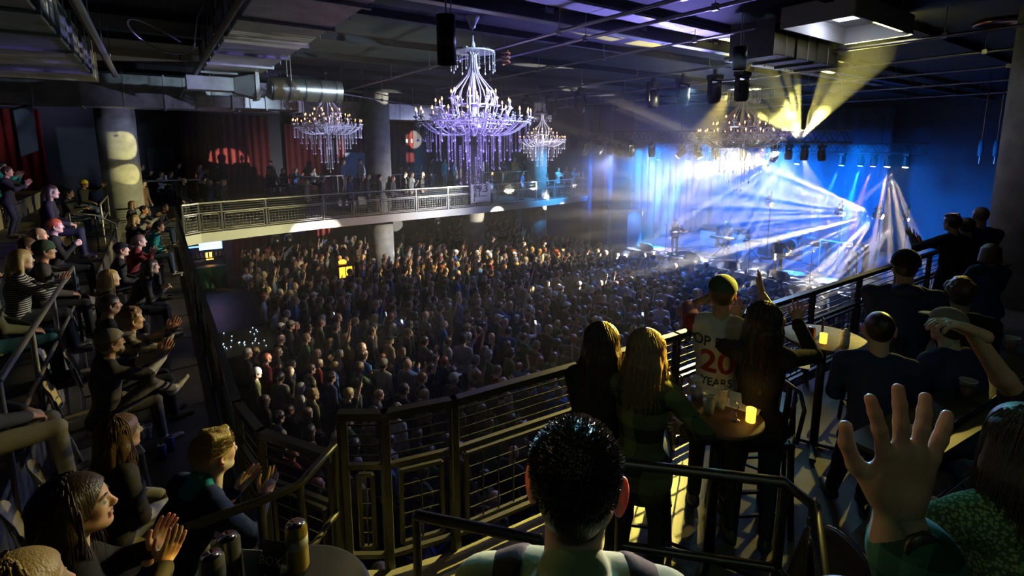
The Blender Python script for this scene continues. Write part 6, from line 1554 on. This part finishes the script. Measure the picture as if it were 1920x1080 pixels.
# folding stand with taped legs
root = empty('folding_stand', (2.6, 5.8, 0)); tag(root, 'tall folding tripod stand with blue taped legs, standing in the near crowd corner', 'stand')
for k, (a, b, m) in enumerate((((-.45, -.3, 0), (.15, .1, 1.75), M_rail), ((.5, -.25, 0), (-.1, .05, 1.75), mat('blue tape', (.08, .12, .7), .5)), ((0, .5, 0), (0, -.05, 1.75), M_rail), ((-.2, .4, .5), (.35, -.1, 1.3), mat('blue tape', (.08, .12, .7), .5)), ((.3, .4, .4), (-.3, -.1, 1.35), M_rail))):
    MB().tube([a, b], .02, 8).build('leg', m, root)
MB().add([(-.25, -.15, .9), (.25, -.12, .95), (.2, .2, 1.1), (-.2, .2, 1.05)], [(0, 1, 2, 3)]).build('canvas', mat('blue canvas', (.10, .10, .35), .8), root)

# ---------------------------------------------------------------- number banner on the far rail
root = empty('banner', (13.1, 21.42, 4.0)); tag(root, 'white cloth banner with the number 89.3 hung over the far railing', 'banner')
mb = MB(); vs = []
for i in range(13):
    for j in range(7):
        t = i / 12; z = .85 - .95 * j / 6 + .05 * math.sin(t * 3) * (j / 6); vs.append((-.6 + 1.2 * t + .05 * (j / 6) * (.5 - t), -.06 - .02 * math.sin(t * 12 + j * .5), z))
mb.add(vs, [(i * 7 + j, i * 7 + j + 1, (i + 1) * 7 + j + 1, (i + 1) * 7 + j) for i in range(12) for j in range(6)], True)
b = mb.build('cloth', mat('banner cloth', (.70, .68, .75), .8), root); so = b.modifiers.new('t', 'SOLIDIFY'); so.thickness = .006
def flat_text(name, txt, size, M, m, parent, ext=.003, bold=.0):
    cu = bpy.data.curves.new(name, 'FONT'); cu.body = txt; cu.size = size; cu.align_x = 'CENTER'; cu.align_y = 'CENTER'; cu.extrude = ext; cu.offset = bold
    to = bpy.data.objects.new(name, cu); COL.objects.link(to); dg = bpy.context.evaluated_depsgraph_get(); tm = bpy.data.meshes.new_from_object(to.evaluated_get(dg)); bpy.data.objects.remove(to)
    tm.name = name; tm.transform(M); tm.materials.clear(); tm.materials.append(m); o = bpy.data.objects.new(name, tm); COL.objects.link(o); o.parent = parent; return o
MF = Matrix.Translation((0, -.10, .60)) @ Matrix.Rotation(math.pi / 2, 4, 'X')
flat_text('banner_number', '89.3', .5, MF, mat('banner ink', (.10, .08, .12), .7), root, bold=.012)
flat_text('banner_word', 'THE CURRENT', .13, Matrix.Translation((0, -.10, .25)) @ Matrix.Rotation(math.pi / 2, 4, 'X'), mat('banner ink', (.1, .08, .12)), root)
# exit sign glow on the far wall
root = empty('exit_sign', (13.3, 30.35, 7.0)); tag(root, 'small green exit sign on the far wall behind the crystal drops', 'sign')
MB().box(-.25, .25, -.06, .06, -.12, .12, bevel=.01).build('box', M_white, root)
flat_text('letters', 'EXIT', .2, Matrix.Translation((0, -.07, 0)) @ Matrix.Rotation(math.pi / 2, 4, 'X'), mat('exit green', (.05, 1, .5), emit=(.05, 1, .5), emit_str=4), root)
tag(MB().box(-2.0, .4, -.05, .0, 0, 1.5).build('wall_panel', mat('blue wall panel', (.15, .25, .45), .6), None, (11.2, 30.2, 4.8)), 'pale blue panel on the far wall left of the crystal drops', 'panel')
# counters of the far balcony
for (x0, x1, y, z, l) in ((-1.5, 2.0, 26.9, 5.25, 'long drink counter in yellow light on the far balcony left of the door'), (4.9, 8.0, 26.9, 5.2, 'long drink counter below the far left chandelier'), (9.3, 12.4, 26.9, 5.15, 'drink counter right of the pale column'), (15.4, 19.6, 26.4, 5.1, 'drink counter near the stage end of the far balcony')):
    root = empty('drink_counter', (x0, y, 4.2)); tag(root, l, 'counter')
    MB().box(0, x1 - x0, -.22, .22, z - 4.25, z - 4.2, bevel=.01).build('counter_top', M_cap if x0 > 4 else M_conc, root)
    for k in range(4): MB().box((x1 - x0) * (k + .1) / 3.4, (x1 - x0) * (k + .1) / 3.4 + .05, -.03, .03, 0, z - 4.25).build('leg', M_raild, root)
for x, y, l in ((.35, 26.85, 'white drink can on the yellow-lit far counter'), (6.6, 26.8, 'pale cup on the far counter below the left chandelier')):
    tag(MB().lathe([(.05, 0), (.05, .2), (0, .2)], (x, y, 5.25 if x < 2 else 5.2), 10).build('cup', M_white), l, 'cup')

# ---------------------------------------------------------------- tables, chairs and drinks nearby
def round_table(x, y, z, r, floor, label, m=M_wood):
    root = empty('round_table', (x, y, floor)); tag(root, label, 'table')
    MB().lathe([(0, -.035), (r - .02, -.035), (r, -.02), (r, -.005), (r - .01, 0), (0, 0)], (0, 0, z - floor), 40).build('table_top', m, root)
    MB().lathe([(.035, .02), (.035, z - floor - .035)], (0, 0, 0), 16).build('pedestal', M_black, root)
    mb = MB()
    for k in range(4): a = k * math.pi / 2 + .4; mb.beam((0, 0, .03), (.32 * math.cos(a), .32 * math.sin(a), .03), .05, .03)
    mb.build('base', M_black, root); return root
TZ = 5.1
round_table(2.80, 1.70, TZ, .27, ZR, 'round dark plank table with drinks behind the plaid-shirted woman')
round_table(4.75, 1.92, TZ, .34, ZR, 'round table with a white-lidded bottle and cans beside the glowing-ear man')
round_table(9.9, 2.05, TZ, .38, ZR, 'small table with an amber candle below the three silhouettes')
o = tag(MB().beam((3.0, .9, 5.17), (5.6, .62, 5.17), .34, .03).build('drink_ledge', M_vinyl), 'long dark drink ledge running along the right step', 'ledge')
tag(MB().box(3.3, 3.36, .8, .86, ZR, 5.155).build('counter_post', M_black), 'dark post under the long drink ledge, near end', 'post')
tag(MB().box(5.1, 5.16, .62, .68, ZR, 5.155).build('counter_post', M_black), 'dark post under the long drink ledge, far end', 'post')
M_clear = mat('clear plastic cup', (.85, .9, .95), .08, trans=.0, alpha=.32, spec=1)
M_candleg = mat('amber candle glass', (1, .6, .1), .3, emit=(1, .50, .05), emit_str=2.2)
def cup(x, y, z, label, r=.042, h=.14, fill=.6, liquid=(.45, .65, .75), straw=False, s=1.0):
    root = empty('plastic_cup', (x, y, z)); tag(root, label, 'cup')
    MB().lathe([(r * .72, 0), (r, h), (r + .003, h), (r + .003, h - .005)], (0, 0, 0), 24).build('cup_wall', M_clear, root)
    if fill: MB().lathe([(0, .004), (r * .70, .004), (r * (.7 + .28 * fill), h * fill), (0, h * fill)], (0, 0, 0), 20).build('drink', mat('drink %.2f %.2f' % liquid[:2], liquid, .2, alpha=.8), root)
    if straw: MB().tube([(.0, 0, .01), (.03, .0, h + .06)], .003, 6).build('straw', M_black, root)
    MB().tube([((r + .001) * math.cos(a), (r + .001) * math.sin(a), h) for a in np.linspace(0, 6.283, 25)[:-1]], .0022, 5, closed=True).build('rim', M_white, root)
    return root
def at_t(px, py, z=TZ): p = ray_at_z(px, py, z); return p.x, p.y
x, y = at_t(1328, 776); cup(x, y, TZ, 'tall clear cup of cloudy drink on the plank table, foremost', fill=.65)
x, y = at_t(1350, 765); cup(x, y, TZ, 'clear cup just behind the tall cloudy one on the plank table', fill=.3)
x, y = at_t(1304, 745); cup(x, y, TZ, 'clear cup beside the plaid sleeve on the plank table', fill=.5, liquid=(.5, .55, .75))
def candle(px, py, label, z=TZ, s=1.0):
    x, y = at_t(px, py, z); root = empty('candle_holder', (x, y, z)); tag(root, label, 'candle')
    MB().lathe([(.022 * s, 0), (.028 * s, .0), (.030 * s, .085 * s), (.026 * s, .085 * s), (.022 * s, .01)], (0, 0, 0), 18).build('glass', M_candleg, root)
    MB().lathe([(.016 * s, .01), (.016 * s, .045 * s), (0, .05 * s)], (0, 0, 0), 12).build('candle', M_white, root)
    l = bpy.data.lights.new('candle_light', 'POINT'); l.energy = .3; l.color = (1, .55, .12); l.shadow_soft_size = .02
    lo = bpy.data.objects.new('candle_light', l); COL.objects.link(lo); lo.parent = root; lo.location = (0, 0, .13 * s)
candle(1407, 790, 'amber candle glass on the plank table'); candle(1543, 643, 'amber candle glass on the second table beside the dark cans'); candle(1789, 500, 'amber candle glass on the far small table')
x, y = at_t(1395, 762); root = empty('menu_sheet', (x, y, TZ + .002), .3); tag(root, 'white menu sheet lying on the plank table', 'menu')
MB().box(-.07, .07, -.10, .10, 0, .003).build('paper', M_white, root)
x, y = at_t(1381, 790); root = empty('sign_clip', (x, y, TZ), .8); tag(root, 'small silver clip stand holding a curled card on the plank table', 'card holder')
MB().lathe([(0, .02), (.018, .014), (.022, 0), (0, 0)], (0, 0, 0), 14).build('base', M_chrome, root); MB().tube([(0, 0, .01), (.0, .01, .06), (.0, -.01, .10), (.01, .02, .13)], .004, 6).build('clip', M_chrome, root)
MB().add([(.01, -.03, .08), (.01, .04, .09), (.02, .05, .19), (.015, -.02, .18)], [(0, 1, 2, 3)]).build('card', M_white, root)
def can(x, y, z, col, label, r=.033, h=.157, band=None, txt=None, tcol=(.9, .9, .9), face=None):
    root = empty('drink_can', (x, y, z)); tag(root, label, 'can')
    MB().lathe([(0, .004), (r * .8, .004), (r * .82, 0), (r, .012), (r, h - .014), (r * .84, h - .002), (r * .86, h), (r * .8, h - .003), (0, h - .006)], (0, 0, 0), 28).build('can_body', mat('can %.2f%.2f%.2f' % col, col, .28, .6), root)
    MB().lathe([(r * .80, h), (r * .80, h - .004), (0, h - .005)], (0, 0, 0), 20).build('can_lid', M_chrome, root)
    if band: MB().lathe([(r + .0006, h * band[0]), (r + .0006, h * band[1])], (0, 0, 0), 28).build('label_band', mat('band %.1f%.1f' % band[2][:2], band[2], .4), root)
    if txt:
        d = (CAM_AT - Vector((x, y, z))); a = math.atan2(d.y, d.x)
        for k, (t, zz, sz) in enumerate(txt):
            n = len(t)
            for i, chh in enumerate(t):
                aa = a + (i - (n - 1) / 2) * (sz * .72 / r)
                M = Matrix.Rotation(aa, 4, 'Z') @ Matrix.Translation((r + .001, 0, zz)) @ Matrix.Rotation(math.pi / 2, 4, 'Z') @ Matrix.Rotation(math.pi / 2, 4, 'X')
                flat_text('can_letter', chh, sz, M, mat('can ink %.1f' % tcol[0], tcol, .5), root, ext=.0004)
    return root
# bar table in the corner, cans and the sign
round_table(.19, 1.42, 5.47, .25, T1 + .3, 'dark round bar table at the bottom with cans and a folded sign', M_vinyl)
x, y = at_t(560, 1066, 5.475); can(x, y, 5.475, (.80, .58, .12), 'tall yellow patterned drink can standing at the bottom centre left', band=(.55, .75, (.75, .72, .6)), txt=[('CLAW', .125, .014)], tcol=(.15, .1, .05), r=.033)
x, y = at_t(435, 1092, 5.475); can(x, y, 5.475, (.22, .22, .20), 'dark silver drink can left of the folded sign')
x, y = at_t(405, 1130, 5.475); can(x, y, 5.475, (.28, .28, .25), 'silver can top cut by the bottom edge, leftmost')
x, y = at_t(520, 1085, 5.475); root = empty('table_sign', (x, y, 5.475), .75); tag(root, 'black folded table sign reading BOX beside the yellow can', 'sign')
MB().add([(-.05, -.035, 0), (-.05, .035, 0), (0, .035, .13), (0, -.035, .13), (.05, -.035, 0), (.05, .035, 0)], [(0, 1, 2, 3), (3, 2, 5, 4)]).build('card', M_vinyl, root)
M = Matrix.Translation((-.030, 0, .062)) @ Matrix.Rotation(-math.pi / 2, 4, 'Z') @ Matrix.Rotation(math.atan2(.13, .05), 4, 'X') @ Matrix.Rotation(math.pi / 2 * 0, 4, 'Z')
flat_text('letters', 'BOX', .036, M @ Matrix.Translation((0, .02, .002)) , mat('sign white', (.8, .8, .8)), root, ext=.0005)
flat_text('digits', '19', .034, M @ Matrix.Translation((0, -.03, .002)), mat('sign white', (.8, .8, .8)), root, ext=.0005)
x, y = at_t(478, 1085, 5.475); root = empty('menu_card', (x, y, 5.475), .9); tag(root, 'pale blue menu card standing behind the folded sign', 'card')
MB().box(-.001, .001, -.03, .03, 0, .10).build('card', mat('pale card', (.45, .5, .7), .5), root)
# second table things
x, y = at_t(1520, 638); can(x, y, TZ, (.10, .03, .03), 'dark can on the second table, left of the black card', h=.12)
x, y = at_t(1541, 628); tag(MB().box(-.03, .03, -.004, .004, 0, .16).build('menu_card', M_vinyl, None, (x, y, TZ), .6), 'upright black menu card on the second table', 'card')
x, y = at_t(1583, 650); root = empty('water_bottle', (x, y, TZ)); tag(root, 'white-topped water bottle on the second table', 'bottle')
MB().lathe([(.033, 0), (.035, .06), (.033, .10)], (0, 0, 0), 20).build('bottle_body', mat('pale bottle', (.55, .6, .7), .3), root); MB().lathe([(.035, .10), (.035, .125), (.02, .135), (.012, .16), (0, .16)], (0, 0, 0), 20).build('cap', M_white, root)
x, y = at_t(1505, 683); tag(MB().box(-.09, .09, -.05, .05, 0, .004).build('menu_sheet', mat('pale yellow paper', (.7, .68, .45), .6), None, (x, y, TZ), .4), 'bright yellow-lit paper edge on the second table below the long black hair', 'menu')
for px, py, l in ((1812, 487, 'left one of two pale plastic cups on the far small table'), (1834, 487, 'right one of two pale plastic cups on the far small table')):
    x, y = at_t(px, py); cup(x, y, TZ, l, fill=.5, liquid=(.5, .55, .8), r=.05)
for px, py, l, st_ in ((1705, 835, 'clear cup with a straw and yellow drink beside the raised wrist', True), (1812, 740, 'clear cup with reddish drink farther along the ledge', False), (1895, 655, 'clear cup at the far end of the ledge near the right edge', False)):
    x, y = at_t(px, py, 5.19); cup(x, y, 5.19, l, fill=.5, liquid=(.55, .5, .2) if st_ else (.3, .12, .10), straw=st_, r=.046, h=.10)
# chairs
def stack_chair(name_m, frame):
    root = empty('stacking_chair'); 
    mb = MB(); vs = []; n = 9
    for i in range(n):
        for j in range(7):
            u = (i / (n - 1) - .5); v = j / 6; w = .235 * (1 - .25 * max(0, v - .6) ** 1 * 2.5 * abs(u) * 2)
            vs.append((-.20 - .07 * v - .05 * (1 - 4 * u * u) , u * 2 * w, .56 + .34 * v - .06 * (abs(u) * 2) ** 3 * (v > .8)))
    mb.add(vs, [(i * 7 + j, i * 7 + j + 1, (i + 1) * 7 + j + 1, (i + 1) * 7 + j) for i in range(n - 1) for j in range(6)], True)
    b = mb.build('backrest', name_m, root); so = b.modifiers.new('t', 'SOLIDIFY'); so.thickness = .012
    MB().box(-.21, .22, -.22, .22, .43, .46, bevel=.02).build('seat', name_m, root)
    for sx, sy in ((-.2, -.2), (-.2, .2), (.2, -.2), (.2, .2)):
        MB().tube([(sx * 1.12, sy * 1.1, 0), (sx, sy, .44)] + ([(sx - .03, sy * 1.02, .62), (sx - .08, sy * .98, .84)] if sx < 0 else []), .011, 8).build('leg', frame, root)
    return root
M_beige = mat('beige plastic', (.42, .40, .30), .45)
c0 = stack_chair(M_beige, M_chrome); kd = kids_of(c0)
chs = [(-.55, 5.32, 'empty beige chair with a curved back, the farther of two'), (-.60, 4.62, 'empty beige chair with a curved back, the nearer of two'), (-.66, 4.15, 'dark edge of a chair behind the two beige ones'), (-.72, 6.15, 'chair under the grey-capped man'), (-.66, 6.95, 'chair under the young man in checked flannel'), (-.95, 7.35, 'chair under the dark-haired man in black'), (-.9, 9.2, 'chair under the pale blond bobbed hair'), (-.55, 10.1, 'chair under the woman with long dark hair leaning forward'), (-.9, 12.0, 'chair under the person in black baseball cap')]
for i, (x, y, l) in enumerate(chs):
    c = c0 if i == 0 else copy_tree(c0, kd); c.location = (x, y, ZB); c.rotation_euler = (0, 0, .25 if i < 3 else .15); tag(c, l, 'chair', 'chairs along the rear rail')
def bar_chair(x, y, rz, label, floor=ZR, h=.72):
    root = empty('bar_chair', (x, y, floor), rz); tag(root, label, 'chair')
    MB().box(-.2, .2, -.2, .2, h - .05, h, bevel=.02).build('seat', M_vinyl, root)
    MB().tube([(-.2, -.18, h), (-.23, -.19, h + .25), (-.24, -.12, h + .34), (-.24, .12, h + .34), (-.23, .19, h + .25), (-.2, .18, h)], .014, 8).build('back_frame', M_black, root)
    for k in (-.08, 0, .08): MB().beam((-.21, k, h), (-.235, k, h + .33), .025, .01, up=(1, 0, 0)).build('slat', M_black, root)
    for sx in (-1, 1):
        for sy in (-1, 1): MB().beam((sx * .21, sy * .2, 0), (sx * .17, sy * .17, h - .05), .03, .03).build('leg', M_black, root)
    for z in (.2, .38): MB().beam((-.2, -.19, z), (.2, -.19, z), .02, .02).beam((-.2, .19, z), (.2, .19, z), .02, .02).beam((.2, -.19, z), (.2, .19, z), .02, .02).beam((-.2, -.19, z), (-.2, .19, z), .02, .02).build('stretcher', M_black, root)
bar_chair(3.35, 1.75, 2.6, 'slatted black bar chair behind the plank table')
bar_chair(2.6, 2.15, -.8, 'slatted black bar chair left of the plank table, by the plaid-shirted woman')
bar_chair(3.9, 1.95, .3, 'slatted bar chair under the second table')
bar_chair(5.45, 1.72, 2.2, 'bar chair under the man with the glowing ear')
root = empty('lounge_chair', (2.32, .98, ZR), 2.6); tag(root, 'dark padded chair with a curved chrome edge behind the tube rail', 'chair')
vs = []
for i in range(11):
    for j in range(6):
        u = i / 10 - .5; v = j / 5; vs.append((-.22 - .1 * v + .25 * u * u, u * .5, .42 + .42 * v * (1 - .25 * (2 * u) ** 4)))
b = MB(); b.add(vs, [(i * 6 + j, i * 6 + j + 1, (i + 1) * 6 + j + 1, (i + 1) * 6 + j) for i in range(10) for j in range(5)], True); b = b.build('backrest', M_vinyl, root); b.modifiers.new('t', 'SOLIDIFY').thickness = .03
MB().tube([vs[i * 6 + 5] for i in range(11)], .008, 8).build('chrome_edge', M_chrome, root)
MB().box(-.24, .24, -.25, .25, .38, .46, bevel=.04).build('seat', M_vinyl, root)
for sx in (-1, 1):
    for sy in (-1, 1): MB().tube([(sx * .22, sy * .22, 0), (sx * .2, sy * .2, .38)], .012, 8).build('leg', M_chrome, root)
# chrome eye bolt and cord at the rail bend
root = empty('eye_bolt', (2.2, .86, 5.20)); tag(root, 'chrome ring clip hanging at the bend of the tube rail', 'clip')
MB().tube([(.0, .025 * math.cos(a), -.03 + .025 * math.sin(a)) for a in np.linspace(0, 6.283, 20)[:-1]], .005, 6, closed=True).build('ring', M_chrome, root)
MB().lathe([(.010, 0), (.013, .03), (.010, .09)], (0, 0, -.15), 12).build('shank', M_chrome, root)
# blue cans at the feet of the front row
x, y = at_t(305, 860, ZB); can(x, y, ZB, (.03, .06, .30), 'blue drink can on the floor, the nearer of the pair', h=.15, r=.04, txt=[('LITE', .07, .03)])
x, y = at_t(320, 845, ZB); can(x, y, ZB, (.03, .06, .30), 'blue drink can on the floor, just behind the nearer one', h=.15, r=.04)
x, y = at_t(268, 748, ZB + .45); cup(x, y, ZB, 'empty clear cup beside the knee of the grey-capped man', fill=0, r=.05, h=.14)
x, y = at_t(20, 435, T2); can(x, y, T2, (.25, .5, .45), 'teal can at the left edge on the high step', h=.16, r=.04)
# person holding things
# ---------------------------------------------------------------- haze in the air
def haze(name, b, dens, aniso=.25):
    m = bpy.data.materials.new(name); m.use_nodes = True; nt = m.node_tree; nt.nodes.clear()
    o = nt.nodes.new('ShaderNodeOutputMaterial'); s = nt.nodes.new('ShaderNodeVolumeScatter')
    s.inputs['Density'].default_value = dens; s.inputs['Anisotropy'].default_value = aniso
    nt.links.new(s.outputs[0], o.inputs['Volume'])
    ob = MB().box(*b).build('haze', m); tag(ob, kind='stuff'); ob['label'] = name; ob['category'] = 'haze'
    return ob
haze('thin stage haze filling the hall air', (.9, 31.9, 3.9, 30.1, .05, 9.0), .004)
haze('denser haze hanging around the stage and front crowd', (15.5, 29.2, 4.0, 19.5, 1.25, 8.9), .04)
